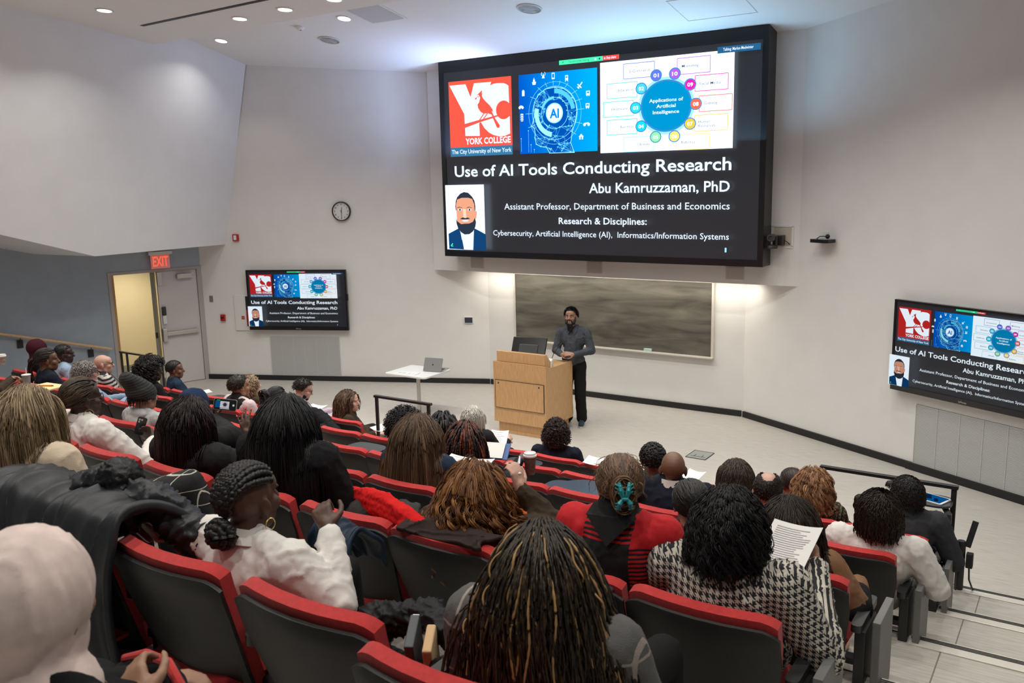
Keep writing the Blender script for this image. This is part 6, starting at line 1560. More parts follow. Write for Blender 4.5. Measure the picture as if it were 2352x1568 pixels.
A['longhair'] = seated('longhair', 'person with long smooth brown hair in a brown sweater with black-striped cuffs', 'light', hs=1.04, garment='tan', bs=1.08, g=.024, hr=('straight', 'darkbrown', dict(length=.50, n=4600, clump=4, cr=.006, vol=.016, splay=.04, r=.0027, r1=.0014)), vox=.0085, wr=.006, yaw=.35, byaw=.05, arms={1: dict(el=(.34, .0, .60), wr=(.30, .26, .62))})
p = A['longhair']; mb = MB(); e_, w_ = p['el'][1], p['wrist'][1]
for a_, b_ in ((.0, .16), (.24, .34), (.42, .50)): mb.cap(e_.lerp(w_, a_) , .074 - .02 * a_, e_.lerp(w_, b_), .072 - .02 * b_, 16)
mb.build('cuff_stripe', G['black'], p['t'], smooth=True, angle=180)
A['white'] = seated('white', 'person with thick dark brown hair in a crumpled white shirt by the aisle', 'tan', hs=1.10, garment='white', bs=1.16, g=.024, hr=('wavy', 'darkbrown', dict(length=.125, n=3800, vol=.020, crown=-.30, lenvar=.4, splay=.05, amp=.003, r=.0028, back=0)), vox=.0075, wr=.009, yaw=.45, byaw=0, female=False, arms={1: dict(el=(.34, .0, .60), wr=(.26, .28, .60))}); collar(A['white'], 'white', r=.068, h=.04, tilt=-.15)
A['suit'] = seated('suit', 'person with short greying black hair in a dark grey suit behind the right guard rail', 'tan', hs=1.04, garment='greysuit', bs=1.12, g=.022, hr=('wavy', 'softblack', dict(length=.07, n=3000, vol=.010, crown=-.25, lenvar=.5, splay=.1, amp=.003, r=.0026, back=.2)), vox=.0075, wr=.006, byaw=.15, female=False, arms={1: dict(el=(.33, .02, .60), wr=(.22, .30, .62))}); spectacles(A['suit']); collar(A['suit'], 'pink', r=.064, h=.045, tilt=-.15); collar(A['suit'], 'greysuit', r=.074, h=.028, tilt=-.15)
# nearest: long braids with golden strands, grey windowpane jacket
A['front'] = seated('front', 'person nearest the camera with long black braids streaked gold and a grey windowpane jacket', 'brown', hs=1.04, garment='greywin', bs=1.16, g=.028, hr=('braids', 'golds', dict(length=.62, n=850, r=.0036, hi=.035, vol=.016, splay=.08, part=-.05, amp=.009, fine=60, crown=.45)), vox=.0085, wr=.005, yaw=.50, byaw=.1, pitch=-.12)
p = A['front']; F = p['F']; rng = np.random.default_rng(5); D = scalp_dirs(24, rng, zmin=.0); D = D[D[:, 1] < .5]
P, lay = flow(F, len(D), .60, 77, p['ells'], starts=D, vol=.024, splay=.10, steps=20); mm = 70; xs = np.linspace(0, 20, mm); i0 = np.minimum(xs.astype(int), 19); fr = (xs - i0)[None, :, None]
P = P[:, i0] * (1 - fr) + P[:, i0 + 1] * fr; P = wavy(P, .013, 5, rng, start=.15); parts = []
tubes_from(parts, P, taper(len(D), mm, .0042, .0025, rng), 6, .7, np.full(len(D), .95)); mesh_from(parts, 'gold_strands', hm('golds'), p['t'])
r_ = Vector((-1.69, rowY(6) + .32, RISE * 6)); hw_ = atY(330, 1625, 1.0) - r_
A['hijab'] = seated('hijab', 'person in a pale pink headscarf at the lower left corner of the photo', 'tan', hs=1.12, garment='black', bs=1.1, vox=.008, yaw=.3, byaw=.0, legdx=-.45, arms={1: dict(el=(.26, .04, .62), wr=tuple(hw_), dir=(-.75, .25, .45), nor=(.3, -.8, .4), hand=dict(curl=.7))}); hijab(A['hijab'], 'pinkscarf', r=.036, drop=.22, seed=9)
p = A['hijab']; q_ = [atY(x, y, Y) - r_ for x, y, Y in ((285, 1512, 1.10), (335, 1502, 1.12), (385, 1522, 1.12), (415, 1575, 1.10), (430, 1640, 1.08))]
t = thing('red_lined_jacket', 'black jacket with a red lining held beside the pale pink headscarf', 'jacket', p['t'].location)
mb = MB()
for u_, v_ in zip(q_[:-1], q_[1:]): mb.cap(u_ + Vector((.0, .0, -.035)), .03, v_ + Vector((0, 0, -.035)), .03)
mb.cap(q_[1] + Vector((0, .0, -.07)), .04, q_[3] + Vector((-.03, 0, -.05)), .045)
remeshed('jacket_body', mb, .008, G['black'], t, 2, wrinkle=.008)
mb = MB(); mb.tube(q_, [.010, .013, .013, .012, .010], 10); mb.build('red_lining', MT['red'], t, smooth=True)
eo = Vector((-9.25, rowY(3) + .32, RISE * 3)); ew = Matrix.Rotation(.3, 3, 'Z') @ (atY(30, 868, 4.75) - eo)
A['edge'] = seated('edge', 'person cut off by the left edge reaching out with a clear cup', 'tan', garment='brown', hr=('straight', 'darkbrown', dict(length=.35, n=200)), vox=.011, byaw=-.3, yaw=-.3, arms={1: dict(el=tuple(ew * .5 + Vector((.12, .0, .30))), wr=tuple(ew), dir=(.8, .6, .0), nor=(-.5, .4, .75), hand=dict(curl=.6))})

# ------------------------------------------------------------------ the presenter
def presenter():
    t = thing('person', 'standing bearded presenter in a slate grey shirt with hands clasped behind the lectern', 'person', (-6.29, 11.02, 0), PI + .20)
    H = 1.63; F = Frame((.02, .05, H), .05, .08, .02, 1.05); S = 1.435; sw = .195; n = lambda *a: Vector(a)
    mb = MB(); head_shapes(mb, F, False)
    mb.cap(F(0, -.02, -.05), .052, (0, -.01, S + .02), .062, 14); mb.ell((0, 0, S - .14), (.15, .09, .18)); mb.ell((0, .02, 1.12), (.14, .095, .2)); mb.cap((-sw * .85, -.01, S - .03), .045, (sw * .85, -.01, S - .03), .045); mb.ell((0, 0, .95), (.15, .10, .12))
    sh = {s: n(s * sw, -.005, S - .04) for s in (-1, 1)}; el = {-1: n(-.275, .03, 1.14), 1: n(.255, .05, 1.13)}; wr = {-1: n(-.085, .235, 1.115), 1: n(.115, .225, 1.10)}
    for s in (-1, 1):
        mb.cap(sh[s], .045, el[s], .038); mb.cap(el[s], .038, wr[s], .026)
    add_hand(mb, wr[-1], (.9, .30, .12), (0, .75, .65), -1, .95, curl=.35, spread=.16); add_hand(mb, wr[1], (-.85, .35, .30), (.0, .8, .55), 1, .95, curl=.45, spread=.16)
    hip = {s: n(s * .09, 0, .92) for s in (-1, 1)}; kn = {s: n(s * .10, .02, .50) for s in (-1, 1)}; an = {s: n(s * .11, -.02, .09) for s in (-1, 1)}
    for s in (-1, 1): mb.cap(hip[s], .075, kn[s], .05); mb.cap(kn[s], .05, an[s], .036); mb.cap(an[s] + n(0, -.02, -.04), .032, an[s] + n(s * .03, .14, -.055), .026)
    remeshed('body', mb, .0052, skin('tan'), t, 1); eyes(F, t)
    mb = MB(); mb.ell(F(0, .0935, -.056), (.021, .007, .0045), F.Rn); mb.ell(F(0, .092, -.064), (.018, .007, .005), F.Rn); mb.build('lips', MT['lips'], t, smooth=True, angle=180)
    g = .016; mb = MB(); mb.ell((0, 0, S - .14), (.172 + g, .115 + g, .19)); mb.cap((0, .01, S - .15), .13, (0, .015, 1.02), .142, 18); mb.ell((0, .01, 1.0), (.175, .135, .08)); mb.cap((-.13, -.01, S - .05), .072, (.13, -.01, S - .05), .072)
    for s in (-1, 1):
        mb.cap((0, -.012, S + .02), .058, (s * sw * .86, -.01, S - .03), .058); mb.cap(sh[s], .068, el[s], .060, 14); mb.cap(el[s], .060, wr[s] + (el[s] - wr[s]).normalized() * .02, .040, 14)
    remeshed('shirt', mb, .009, G['shirtgrey'], t, 2, wrinkle=.010, wscale=11, seed=3, stretch=(1, 1, .7))
    # shirt collar, placket, buttons, pocket
    mb = MB()
    for s in (-1, 1):
        mb.add([(s * .012, .098, S + .005), (s * .064, .040, S + .075), (s * .085, .085, S - .005), (s * .045, .122, S - .055), (s * .010, .088, S + .002), (s * .058, .034, S + .07), (s * .078, .078, S - .01), (s * .042, .110, S - .06)], [(0, 1, 2, 3), (4, 7, 6, 5), (0, 4, 5, 1), (1, 5, 6, 2), (2, 6, 7, 3), (3, 7, 4, 0)])
    mb.build('collar', G['shirtgrey'], t, fix=True)
    mb = MB(); mb.lathe([(.078, -.03), (.070, .055), (.062, .055), (.066, -.03)], (0, -.008, S + .02), 26, R=rotx(.2)); mb.build('collar_band', G['shirtgrey'], t, smooth=True, angle=50)
    for k in range(4): MB().ell((0, .142 + .012 * (k > 0) + .003 * k, S - .10 - .085 * k), (.006, .004, .006)).build('button', MT['black'], t, smooth=True)
    # trousers, belt, shoes
    mb = MB(); mb.ell((0, .0, .93), (.165, .125, .10))
    for s in (-1, 1): mb.cap(hip[s], .098, kn[s] + n(0, .0, 0), .082, 16); mb.cap(kn[s], .082, an[s] + n(0, 0, .02), .078, 16)
    remeshed('trousers', mb, .010, G['trousers'], t, 2, wrinkle=.008, wscale=7, seed=8, stretch=(1.5, 1.5, .5))
    MT['shoe'] = mat('navy_shoe', (.012, .035, .06), .6, bump=.3, bscale=300); MT['sole'] = mat('pale_sole', (.55, .53, .47), .7)
    for s in (-1, 1):
        R = rotz(-s * .22); mb = MB(); c = an[s]; mb.ell(np.array(c) + R @ (0, .07, -.030), (.046, .115, .038), R); mb.ell(np.array(c) + R @ (0, -.015, -.0), (.044, .055, .05), R); mb.ell(np.array(c) + R @ (0, .13, -.045), (.044, .055, .03), R)
        sh_ = remeshed('shoe', mb, .007, MT['shoe'], t, 1)
        pts = [(.047 * math.cos(a) * (1 if math.sin(a) > 0 else .85), .135 * math.sin(a) + .045) for a in np.linspace(0, 2 * PI, 25)[:-1]]
        mb = MB(); mb.prism(pts, 0, .028, c=(c.x, c.y + .0, .001), R=R); mb.build('sole', MT['sole'], sh_, smooth=True)
        mb = MB()
        for k in range(4): mb.cap(np.array(c) + R @ (-.018, .05 + .02 * k, .012 - .006 * k), .003, np.array(c) + R @ (.018, .05 + .02 * k, .012 - .006 * k), .003, 6)
        mb.build('laces', MT['sole'], sh_, smooth=True)
    hair('short', 'presenter', F, t, [], 5, 'black', length=.026, n=1100, comb=(.1, .2, .45), lift=.8, mess=.15, r=.005)
    # full beard and moustache
    mb = MB(); s = F.s
    mb.ell(F(0, .066, -.105), (.046 * s, .036 * s, .040 * s), F.Rn); mb.ell(F(0, .064, -.150), (.040 * s, .030 * s, .050 * s), F.Rn)
    for sx in (-1, 1): mb.cap(F(sx * .066, .018, -.035), .014 * s, F(sx * .050, .045, -.085), .024 * s); mb.cap(F(sx * .03, .088, -.044), .007 * s, F(sx * .004, .099, -.042), .007 * s); mb.cap(F(sx * .03, .086, -.046), .006 * s, F(sx * .038, .066, -.08), .010 * s)
    bd = remeshed('beard', mb, .006, hm('black'), t, 1, wrinkle=.003, wscale=60)
    return t
PRES = presenter()
# ================================================================== PROPS
def wpt(px, py, Y): return atY(px, py, Y)
def paper(label, c, size, n_rot, lines=10, col='paper', name='paper_sheet', bend=.02, cat='paper', parent_thing=None, cols=1, heading=True):
    """slightly bent printed sheet; n_rot = 3x3 orientation, local x width, y height, z normal"""
    t = parent_thing or thing(name, label, cat, c)
    w, h = size; R = np.array(n_rot); U = np.linspace(-1, 1, 9); V = np.linspace(-1, 1, 9)
    P = [[R @ (u * w / 2, v * h / 2, bend * (u * u - .5 * v)) for v in V] for u in U]; Q = [[R @ (u * w / 2, v * h / 2, bend * (u * u - .5 * v) - .0015) for v in V] for u in U]
    o = MB().slab(P, Q).build('sheet', MT[col] if isinstance(col, str) else col, t, smooth=True, fix=True)
    if lines:
        mb = MB(); rr2 = random.Random(int(abs(c[0]) * 1000))
        for c_ in range(cols):
            for i in range(lines):
                v = .82 - 1.5 * i / lines; u0 = -.8 + 1.7 * c_ / cols; u1 = u0 + (1.55 / cols) * rr2.uniform(.6, 1)
                a = [R @ (uu * w / 2, v * h / 2, bend * (uu * uu - .5 * v) + .0012) for uu in np.linspace(u0, u1, 6)]; b = [R @ (uu * w / 2, (v + .022) * h / 2, bend * (uu * uu - .5 * v) + .0012) for uu in np.linspace(u0, u1, 6)]
                mb.add(a + b, [(k, k + 1, 7 + k, 6 + k) for k in range(5)])
        mb.build('print', MT['ink'], o)
    return t
def Rm(rx=0, ry=0, rz=0): return np.array(Matrix.Rotation(rz, 3, 'Z') @ Matrix.Rotation(ry, 3, 'Y') @ Matrix.Rotation(rx, 3, 'X'))
def cup(label, c, h=.14, r=.043, body=(.12, .06, .045), lidc=(.80, .78, .74)):
    t = thing('paper_cup', label, 'cup', c)
    mb = MB(); mb.lathe([(r * .72, 0), (r * .74, .004), (r, h), (r * .95, h)], n=28); mb.build('cup_body', mat('cup_sleeve', body, .7, var=.4, vscale=40), t, smooth=True)
    mb = MB(); mb.lathe([(r * 1.06, h - .004), (r * 1.08, h + .008), (r * .98, h + .010), (r * .92, h + .026), (r * .8, h + .026), (r * .78, h + .020)], n=28); mb.build('cup_lid', mat('cup_lid', lidc, .4), t, smooth=True)
    return t
# tablet arms swung out on several seats
def tab(k, x, **kw):
    s = seat_at(k, x); o = tablet_arm(s, **kw); return s, o
tab(0, -10.36); tab(2, -5.29, side=-1); tab(1, -4.75); tab(2, -2.9)
s1, o1 = tab(2, -3.46)
# houndstooth wearer's sheet
p = A['hounds']; c = p['t'].location
paper('printed sheet held up beside the houndstooth coat', Vector(wpt(1805, 1275, 3.45)), (.23, .30), Rm(rx=.75, rz=-.30, ry=-.12), lines=22, bend=.02)
paper('printed sheet held by the silver-haired person', Vector(wpt(1145, 1012, 7.75)), (.20, .27), Rm(rx=.75, rz=.35), lines=8)
t = paper('open white notepad on the lap of the navy sweater wearer', Vector(wpt(1068, 1074, 4.62)), (.34, .26), Rm(rx=.30, rz=.15), lines=7, cols=2, name='notepad', cat='notepad')
paper('white sheets in the lap of the brown blazer wearer', Vector(wpt(880, 984, 7.5)), (.24, .20), Rm(rx=.15, rz=-.2), lines=0)
paper('white notebook pages beside the writer in lavender', Vector(wpt(775, 951, 7.95)), (.30, .20), Rm(rx=.12, rz=.1), lines=5, name='notebook', cat='notebook')
paper('white page on the knee of the writer in lavender', Vector(wpt(728, 936, 8.2)), (.24, .18), Rm(rx=.2, rz=.2), lines=0)
paper('white page in front of the person with black pinned-up braids', Vector(wpt(607, 916, 8.2)), (.22, .18), Rm(rx=.15, rz=.2), lines=0)
paper('white page on the lap in the front row below the tablet arm', Vector(wpt(472, 902, 8.3)), (.22, .2), Rm(rx=.15, rz=-.3), lines=0)
paper('white page beside the rounded dark curls with a grey picture on it', Vector(wpt(1375, 1060, 7.35)), (.26, .2), Rm(rx=.15, rz=.2), lines=4)
paper('white page under the green shirt wearer', Vector(wpt(1487, 1082, 7.3)), (.20, .2), Rm(rx=.2, rz=.25), lines=0)
paper('white page right of the shiny bald head', Vector(wpt(1592, 1095, 7.0)), (.16, .2), Rm(rx=.3, rz=-.1), lines=0)
# cup and purple notebook on the tablet
tabZ = RISE * 2 + .686
cup('brown paper coffee cup with a white lid on a writing tablet', atZ(1218, 1088, tabZ), h=.15, r=.050)
t = thing('purple_notebook', 'purple covered notebook standing open on a writing tablet beside the cup', 'notebook', atZ(1190, 1100, tabZ), .55)
mb = MB(); mb.box((0, 0, .085), (.006, .20, .16), R=roty(.30)); mb.build('notebook_cover', mat('purple_cover', (.075, .045, .15), .5), t, bevel=.002)
mb = MB(); mb.box((-.008, 0, .085), (.008, .19, .15), R=roty(.30)); mb.build('pages', MT['paper'], t)
mb = MB(); mb.box((-.10, .01, .006), (.15, .20, .010)); mb.build('back_pages', MT['paper'], t)
s2 = seat_at(2, -3.46)
t = thing('blue_folder', 'blue folder with white pages held by the auburn braids wearer', 'folder', wpt(1140, 1036, 5.75), .3)
MB().box((0, 0, 0), (.22, .012, .16), R=rotx(-.9)).build('folder_cover', mat('blue_card', (.06, .13, .32), .5), t, bevel=.002); MB().box((-.03, -.012, .012), (.2, .006, .15), R=rotx(-.9)).build('page', MT['paper'], t)
# round blue-lit tablet right of the cup
mb = MB(); mb.lathe([(.20, -.01), (.205, 0), (.20, .008), (.001, .009)], n=48)
t = mb.build('round_tablet', MT['tabletop'], smooth=True, angle=40); t.location = (*atZ(1335, 1124, RISE * 2 + .68)[:2], RISE * 2 + .68)
tag(t, 'round glossy writing tablet reflecting blue in front of the plaid sweater', 'writing tablet')
# suit's tablet arm with a tablet computer
st_ = seat_at(1, -1.09); cxy = atZ(2135, 1145, RISE + .72)
t = thing('swing_tablet', 'dark swing-out writing tablet on a column at the right end of the second row', 'writing tablet', (cxy.x, cxy.y, RISE))
mb = MB(); pts = [(.17 * math.copysign(abs(math.cos(a)) ** .6, math.cos(a)), .14 * math.copysign(abs(math.sin(a)) ** .6, math.sin(a))) for a in np.linspace(0, 2 * PI, 29)[:-1]]
mb.prism(pts, .70, .718); mb.build('tablet_top', MT['tabletop'], t, bevel=.003)
mb = MB(); mb.tube([(.10, -.02, .70), (.15, -.10, .66), (.16, -.12, .45), (.15, -.13, .0)], [.022, .026, .024, .022], 10); mb.build('support_column', MT['darkplastic'], t, smooth=True)
MB().rbox((.16, -.16, .56), (.05, .05, .24), .015).build('column_cover', MT['darkplastic'], t)
t = thing('tablet_computer', 'white-framed tablet computer glowing blue on the swing-out writing tablet', 'tablet computer', (cxy.x + .01, cxy.y + .01, RISE + .7195), -.35)
MB().rbox((0, 0, .004), (.25, .175, .008), .014).build('tablet_case', MT['white'], t)
MB().box((0, 0, .0085), (.215, .150, .001)).build('tablet_screen', emis('tablet_blue', lin(10, 95, 160), .7, False), t)
mb = MB()
for (x, y, w, h) in ((-.03, .01, .05, .10), (.05, -.02, .03, .07), (-.08, .04, .03, .03)): mb.box((x, y, .0092), (w, h, .0005), R=rotz(.5))
mb.build('screen_shape', emis('tablet_dark', lin(8, 40, 80), .7, False), t)
# phone raised by the filming woman
b_ = A['burgundy']['t'].location; pc = Vector(wpt(517, 929, b_.y + .58))
vd = (CAM - pc).normalized(); xx = Vector((.80, .58, -.14)).normalized(); zz_ = (vd - xx * vd.dot(xx)).normalized(); yy = zz_.cross(xx)
t = thing('mobile_phone', 'phone held sideways showing the camera view of the slide', 'phone'); t.matrix_world = Matrix(((xx.x, yy.x, zz_.x, pc.x), (xx.y, yy.y, zz_.y, pc.y), (xx.z, yy.z, zz_.z, pc.z), (0, 0, 0, 1)))
MB().rbox((0, 0, -.004), (.150, .076, .010), .012).build('phone_case', mat('clear_case', (.35, .30, .28), .25), t, bevel=.001)
MB().rbox((0, 0, .0015), (.144, .070, .002), .010).build('phone_screen', MT['screenblack'], t)
e1, e2, e3 = emis('view_blue', lin(15, 80, 140), .8, False), emis('view_white', lin(205, 210, 215), .8, False), emis('view_teal', lin(40, 50, 65), .9, False)
MB().box((-.047, .0, .003), (.03, .042, .0006)).build('view_picture', e1, t); MB().box((-.002, .0, .003), (.058, .042, .0006)).build('view_chart', e2, t)
mb = MB(); mb.lathe([(.001, .0036), (.012, .0036)], n=20); mb.build('chart_disc', e3, t)
mb = MB()
for k in range(10): mb.lathe([(.001, .0036), (.0026, .0036)], (math.cos(k * .628) * .0155, math.sin(k * .628) * .0155, 0), 10)
mb.build('chart_dots', emis('view_dots', lin(190, 60, 90), .8, False), t)
MB().box((-.045, .026, .003), (.02, .004, .0006)).build('share_bar', emis('view_green', lin(40, 200, 70), .8, False), t); MB().box((.0, -.026, .003), (.06, .005, .0006)).build('view_title', e2, t)
mb = MB(); mb.lathe([(.001, .0032), (.007, .0032)], (.055, .0, 0), 18); mb.build('shutter_button', e2, t)
# second phone lower left
pc = Vector(wpt(323, 978, 3.72)); vd = (CAM - pc).normalized(); yy = Vector((.12, .35, .93)).normalized(); zz_ = (vd - yy * vd.dot(yy)).normalized(); xx = yy.cross(zz_)
t = thing('mobile_phone', 'dark phone with round lenses held by the white shirt wearer', 'phone'); t.matrix_world = Matrix(((xx.x, yy.x, zz_.x, pc.x), (xx.y, yy.y, zz_.y, pc.y), (xx.z, yy.z, zz_.z, pc.z), (0, 0, 0, 1)))
t.scale = (.85,) * 3
MB().rbox((0, 0, 0), (.078, .155, .010), .014).build('phone_body', MT['glossblack'], t, bevel=.002)
mb = MB(); mb.rbox((-.012, .045, .0065), (.042, .046, .003), .010); mb.build('lens_plate', MT['darkplastic'], t)
for dx, dy in ((-.022, .055), (-.002, .055), (-.022, .035)): MB().lathe([(.0085, .008), (.0085, .0105), (.006, .0105), (.0055, .009)], (dx, dy, 0), 16).build('lens', MT['steel'], t, smooth=True)
# cups and papers at the left edge
cup('white takeaway cup lid at the far left edge', wpt(6, 836, 5.5), h=.10, r=.05, body=(.35, .3, .26))
t = thing('clear_cup', 'clear plastic cup with a straw held at the left edge', 'cup', atY(63, 886, 4.80))
gl = mat('clear_plastic', (.72, .68, .64), .15); gl.node_tree.nodes['Principled BSDF'].inputs['Transmission Weight'].default_value = .55
mb = MB(); mb.lathe([(.030, 0), (.044, .12), (.040, .12), (.028, .006)], n=24); mb.build('cup_body', gl, t, smooth=True)
mb = MB(); mb.lathe([(.047, .118), (.047, .126), (.02, .132)], n=24); mb.build('cup_lid', MT['white'], t, smooth=True); mb = MB(); mb.cyl((0, 0, .05), (.012, 0, .2), .004, 8); mb.build('straw', MT['white'], t)
c = wpt(108, 888, 4.4); t = thing('yellow_folder', 'yellow legal pad in front of the blonde hair at the left', 'notepad', c, .1); MB().box((0, 0, 0), (.32, .22, .012)).build('pad', mat('yellow_pad', (.72, .62, .30), .7), t)
t = thing('orange_marker', 'orange marker lying on the yellow pad', 'pen', c + Vector((-.01, -.01, .013)), .45); mb = MB(); mb.cyl((-.07, 0, 0), (.07, 0, 0), .007, 10); mb.build('marker_body', mat('orange_plastic', (.7, .2, .02), .4), t, smooth=True); mb = MB(); mb.cyl((.07, 0, 0), (.085, 0, 0), .004, 8); mb.build('marker_tip', MT['black'], t)
# ---- coats, scarf and bags: soft lumps with folds
def soft(name, label, cat, shapes, m, vox=.012, wr=.02, ws=7, stretch=(1, 1, 1), seed=1, loc=(0, 0, 0), part='fabric'):
    t = thing(name, label, cat, loc); mb = MB()
    for s in shapes:
        if s[0] == 'c': mb.cap(s[1], s[2], s[3], s[4], 14)
        else: mb.ell(s[1], s[2], s[3] if len(s) > 3 else None, 18, 12)
    remeshed(part, mb, vox, m, t, 3, wrinkle=wr, wscale=ws, seed=seed, stretch=stretch); return t, mb
L5 = RISE * 5; Y5 = rowY(5)
MT['coat'] = mat('charcoal_coat', (.022, .023, .026), .42, var=.15, vscale=18, bump=.12, bscale=350, spec=.4)
def drape(name, label, cat, origin, path, u0, u1, m, amp=.03, fold=(7, 1.3), seed=1, thick=.02, nu=110, nv=80, rough=.5, edge=.03, part='fabric'):
    """cloth hung over a seat back: path = (y, z) polyline from front to back, u = width, folds run along the path"""
    t = thing(name, label, cat, origin)
    pa = np.array(path, float); L = np.concatenate([[0], np.cumsum(np.linalg.norm(np.diff(pa, axis=0), axis=1))]); tt = np.linspace(0, L[-1], nv)
    yy = np.interp(tt, L, pa[:, 0]); zz = np.interp(tt, L, pa[:, 1])
    for _ in range(6): yy[1:-1] = (yy[:-2] + yy[1:-1] * 2 + yy[2:]) / 4; zz[1:-1] = (zz[:-2] + zz[1:-1] * 2 + zz[2:]) / 4
    ny, nz = np.gradient(zz), -np.gradient(yy); nn = np.hypot(ny, nz); ny, nz = -ny / nn, -nz / nn
    if nz[nv // 2] < 0: ny, nz = -ny, -nz
    A_, B_ = [], []
    for i in range(nu):
        u = i / (nu - 1); ra, rb = [], []
        for j in range(nv):
            v = j / (nv - 1); q = Vector((u * fold[0] * (u1 - u0) + seed * 3.7 + .6 * noise.noise(Vector((u * 2, v * 3, seed))), v * fold[1], seed * 1.3))
            d = (1 - 2.2 * abs(noise.noise(q))) * .7 + .35 * noise.noise(q * 2.7) + .25 * noise.noise(Vector((u * 3, v * 3, seed + 5.))) + .45 * max(0, 1 - 4 * abs(noise.noise(q * 1.7 + Vector((d0 := .8 * noise.noise(q), -d0, 0))))) ** 2
            w = edge * noise.noise(Vector((u * 1.0 + 9, v * 4.0, seed + 2.))); x = u0 + (u1 - u0) * u + w * (1 if .05 < u < .95 else 1.6)
            d = d * amp * (.6 + .4 * math.sin(PI * min(1, u * 4, (1 - u) * 4) / 2)); y = yy[j] + ny[j] * d; z = zz[j] + nz[j] * d + .02 * noise.noise(Vector((u * 4, 0, seed))) * (v > .8)
            ra.append((x, y, z)); rb.append((x, y - ny[j] * thick, z - nz[j] * thick))
        A_.append(ra); B_.append(rb)
    MB().slab(A_, B_).build(part, m, t, smooth=True, angle=180, fix=True); return t
o = Vector((-3.10, Y5, L5))
t = drape('parka', 'dark charcoal parka with fur hood thrown over an empty seat in the nearest row', 'coat', o, [(.46, .60), (.34, .78), (.22, .90), (.10, .955), (-.02, .94), (-.07, .80), (-.09, .55), (-.08, .25), (-.06, .05)], -.46, .42, MT['coat'], .055, (6, 1.6), 4, .03)
mb = MB(); mb.cap((-.34, .18, .80), .07, (-.04, .16, .93), .075, 14); mb.cap((.05, .16, .98), .07, (.30, .22, .90), .075, 14); mb.cap((.30, .22, .90), .075, (.50, .30, .74), .07, 14); mb.cap((-.34, .18, .80), .07, (-.46, .08, .66), .06, 14)
remeshed('sleeve', mb, .010, MT['coat'], t, 2, wrinkle=.022, wscale=13, seed=3)
mb = MB(); mb.cap((.04, .17, .90), .085, (.13, .18, .985), .085, 16); mb.cap((.13, .18, .985), .08, (.20, .14, .86), .065); remeshed('fur_hood', mb, .009, hm('black'), t, 1, wrinkle=.012, wscale=45)
for q in ((.20, .215, .93), (.36, -.06, .74), (.12, -.205, .62)):
    mb = MB(); mb.lathe([(.010, 0), (.010, .004), (.005, .005)], q, 14, R=rotx(.6)); mb.build('snap', MT['gold'], t, smooth=True)
# red scarf over the seat back of row 4
o = Vector((-2.66, rowY(4), RISE * 4)); MT['scarlet'] = cloth('scarlet_knit', (.62, .012, .012), .9, .1, .4, 500)
t = thing('red_scarf', 'bright red knitted scarf lying over an empty seat back', 'scarf', o); mb = MB(); rs = random.Random(4)
ends = [Vector(wpt(x, y, Y)) - o for x, y, Y in ((815, 1140, 3.22), (850, 1150, 3.10), (890, 1168, 2.96), (935, 1192, 2.86), (972, 1210, 2.84))]
for k in range(11):
    a_ = 2 * PI * k / 11; off = [Vector((0, math.sin(a_) * w * .55, math.cos(a_) * w * .8)) for w in (.035, .062, .066, .045, .022)]
    pts_ = [e + f + Vector((rs.uniform(-.006, .006), rs.uniform(-.008, .008), rs.uniform(-.008, .008))) for e, f in zip(ends, off)]
    for q0, q1 in zip(pts_[:-1], pts_[1:]): mb.cap(q0, rs.uniform(.015, .024), q1, rs.uniform(.015, .024), 10)
for q0, q1 in zip(ends[:-1], ends[1:]): mb.cap(q0, .035, q1, .03, 12)
mb.cap(ends[0], .022, Vector(wpt(808, 1122, 3.25)) - o, .016, 10); mb.cap(Vector(wpt(808, 1122, 3.25)) - o, .016, Vector(wpt(850, 1136, 3.12)) - o, .018, 10)
remeshed('knit', mb, .0075, MT['scarlet'], t, 1, wrinkle=.006, wscale=22, seed=2)
mb = MB()
for k in range(7): e_ = ends[3] + Vector((-.05 + k * .010, -.05, -.03)); mb.tube([e_, e_ + Vector((.004, -.012, -.06)), e_ + Vector((.0, -.008, -.12 - .004 * (k % 3)))], .0035, 6)
mb.build('fringe', MT['scarlet'], t, smooth=True)
soft('black_jacket', 'black jacket bunched on the empty seat beside the red scarf', 'jacket', [('c', (-.34, .34, .70), .09, (-.06, .36, .74), .09), ('c', (-.2, .40, .62), .12, (.0, .38, .62), .11), ('e', (-.1, .36, .54), (.2, .12, .12))], cloth('grey_black_jacket', (.030, .029, .028), .7), .012, .022, 7, (1, 1, 1), 7, o)
t, _ = soft('tote_bag', 'grey-green handbag with upright strap behind the red scarf', 'bag', [('e', (.15, .42, .62), (.11, .07, .14)), ('e', (.15, .42, .54), (.13, .08, .10))], mat('grey_green_leather', (.075, .09, .085), .5), .010, .008, 9, (1, 1, 1), 3, o)
mb = MB(); mb.tube([(.06, .40, .70), (.07, .41, .84), (.13, .42, .93), (.21, .43, .97)], .012, 8); mb.tube([(.24, .40, .70), (.235, .41, .84), (.215, .43, .97)], .010, 8); mb.build('bag_strap', mat('strap_green', (.05, .075, .05), .4), t, smooth=True)
# navy jacket between the cornrows wearer and the seats in front
o = Vector(wpt(792, 1288, 2.55)); MT['navyshell'] = cloth('navy_shell', (.018, .032, .055), .45, .2, .1)
drape('navy_jacket', 'crumpled navy jacket hanging by the arm of the white blouse wearer', 'jacket', o, [(.14, -.04), (.08, .10), (.0, .17), (-.06, .12), (-.08, -.05), (-.08, -.34)], -.15, .12, MT['navyshell'], .055, (10, 2.4), 12, .02, nu=60, nv=60, edge=.04)
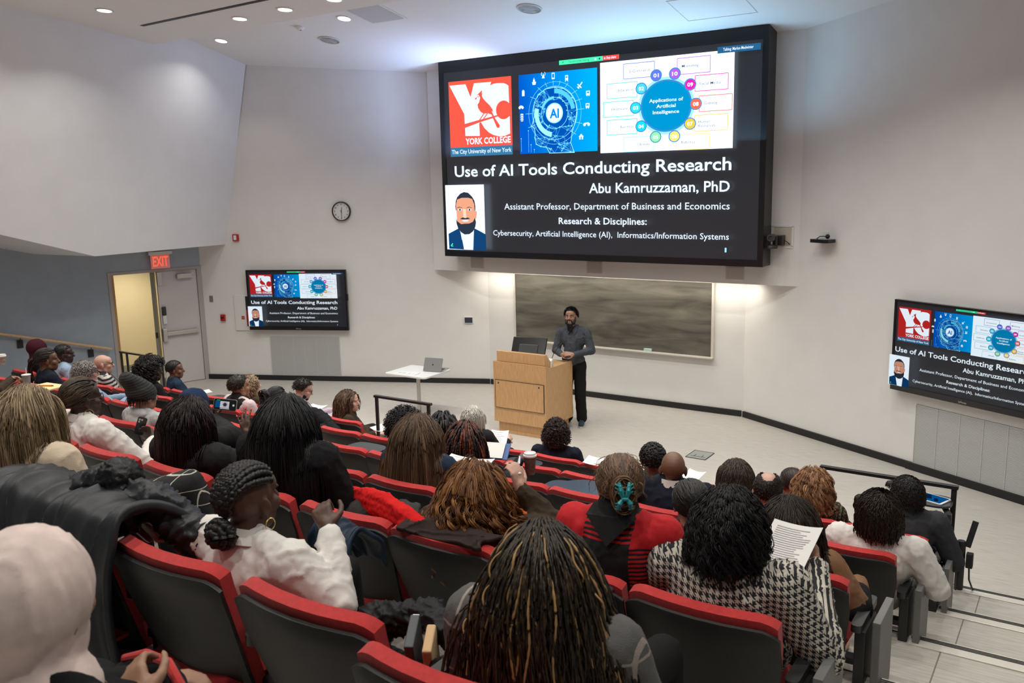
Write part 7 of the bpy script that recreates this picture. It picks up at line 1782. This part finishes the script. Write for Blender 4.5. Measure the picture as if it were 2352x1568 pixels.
# black bag with book and envelope beside the nearest person
o = Vector(wpt(945, 1490, 1.98)); MT['bagblack'] = cloth('black_bag', (.010, .010, .011), .45, .2, .1)
t, _ = soft('black_bag', 'open black bag between the nearest seats holding a book and a tan envelope', 'bag', [('c', (-.20, .06, .02), .05, (.0, .12, .06), .05), ('c', (.0, .12, .06), .05, (.20, .06, .0), .05), ('c', (-.2, .02, -.12), .08, (.16, .0, -.14), .08), ('c', (.16, -.02, -.02), .05, (.2, .0, -.16), .06), ('c', (-.20, .04, .04), .05, (-.16, .0, -.1), .06)], MT['bagblack'], .008, .024, 16, (1, 1, 1.4), 15, o)
t = thing('tan_envelope', 'tan padded envelope sticking out of the black bag', 'envelope', o, .5); MB().box((.07, -.02, -.03), (.03, .11, .22), R=rotx(.35)).build('envelope', mat('manila', (.60, .40, .21), .8), t, bevel=.006)
t = thing('hardback_book', 'dark grey hardback book sticking out of the black bag', 'book', o, .5); MB().box((.015, -.01, -.02), (.03, .13, .24), R=rotx(.35)).build('book_cover', mat('book_grey', (.05, .06, .065), .5), t, bevel=.004); MB().box((.018, -.006, -.018), (.020, .125, .236), R=rotx(.35)).build('book_pages', MT['paper'], t)
# brown coat on the back of the curly-haired woman's seat, purple jacket over the plaid woman's seat corner
o = Vector((-2.36, rowY(4), RISE * 4))
drape('brown_coat', 'dark brown coat draped over the seat back below the curly auburn hair', 'coat', o, [(.26, .74), (.20, .84), (.13, .895), (.07, .885), (.02, .865)], -.12, .34, cloth('brown_coat_cloth', (.030, .018, .015), .75), .025, (5, 2), 21, .02)
o = Vector((-1.74, rowY(4), RISE * 4))
soft('plum_jacket', 'plum grey padded jacket over the seat corner behind the plaid sweater', 'jacket', [('c', (.10, .06, .83), .06, (.26, .03, .80), .06), ('c', (.24, .03, .80), .06, (.31, .0, .66), .05), ('c', (.30, .0, .66), .05, (.30, -.0, .52), .04)], cloth('plum_shell', (.060, .042, .052), .5), .010, .014, 10, (1, 1, 2), 25, o)
o = Vector(wpt(745, 968, 7.1)); soft('dark_jacket', 'black jacket draped over a seat behind the writer in lavender', 'jacket', [('c', (-.22, .05, .06), .08, (.02, .0, .0), .09), ('c', (.02, .0, 0), .08, (.26, -.05, -.10), .06), ('e', (-.08, .02, -.06), (.2, .1, .12))], G['black'], .014, .018, 7, (1, 1, 1), 28, o)
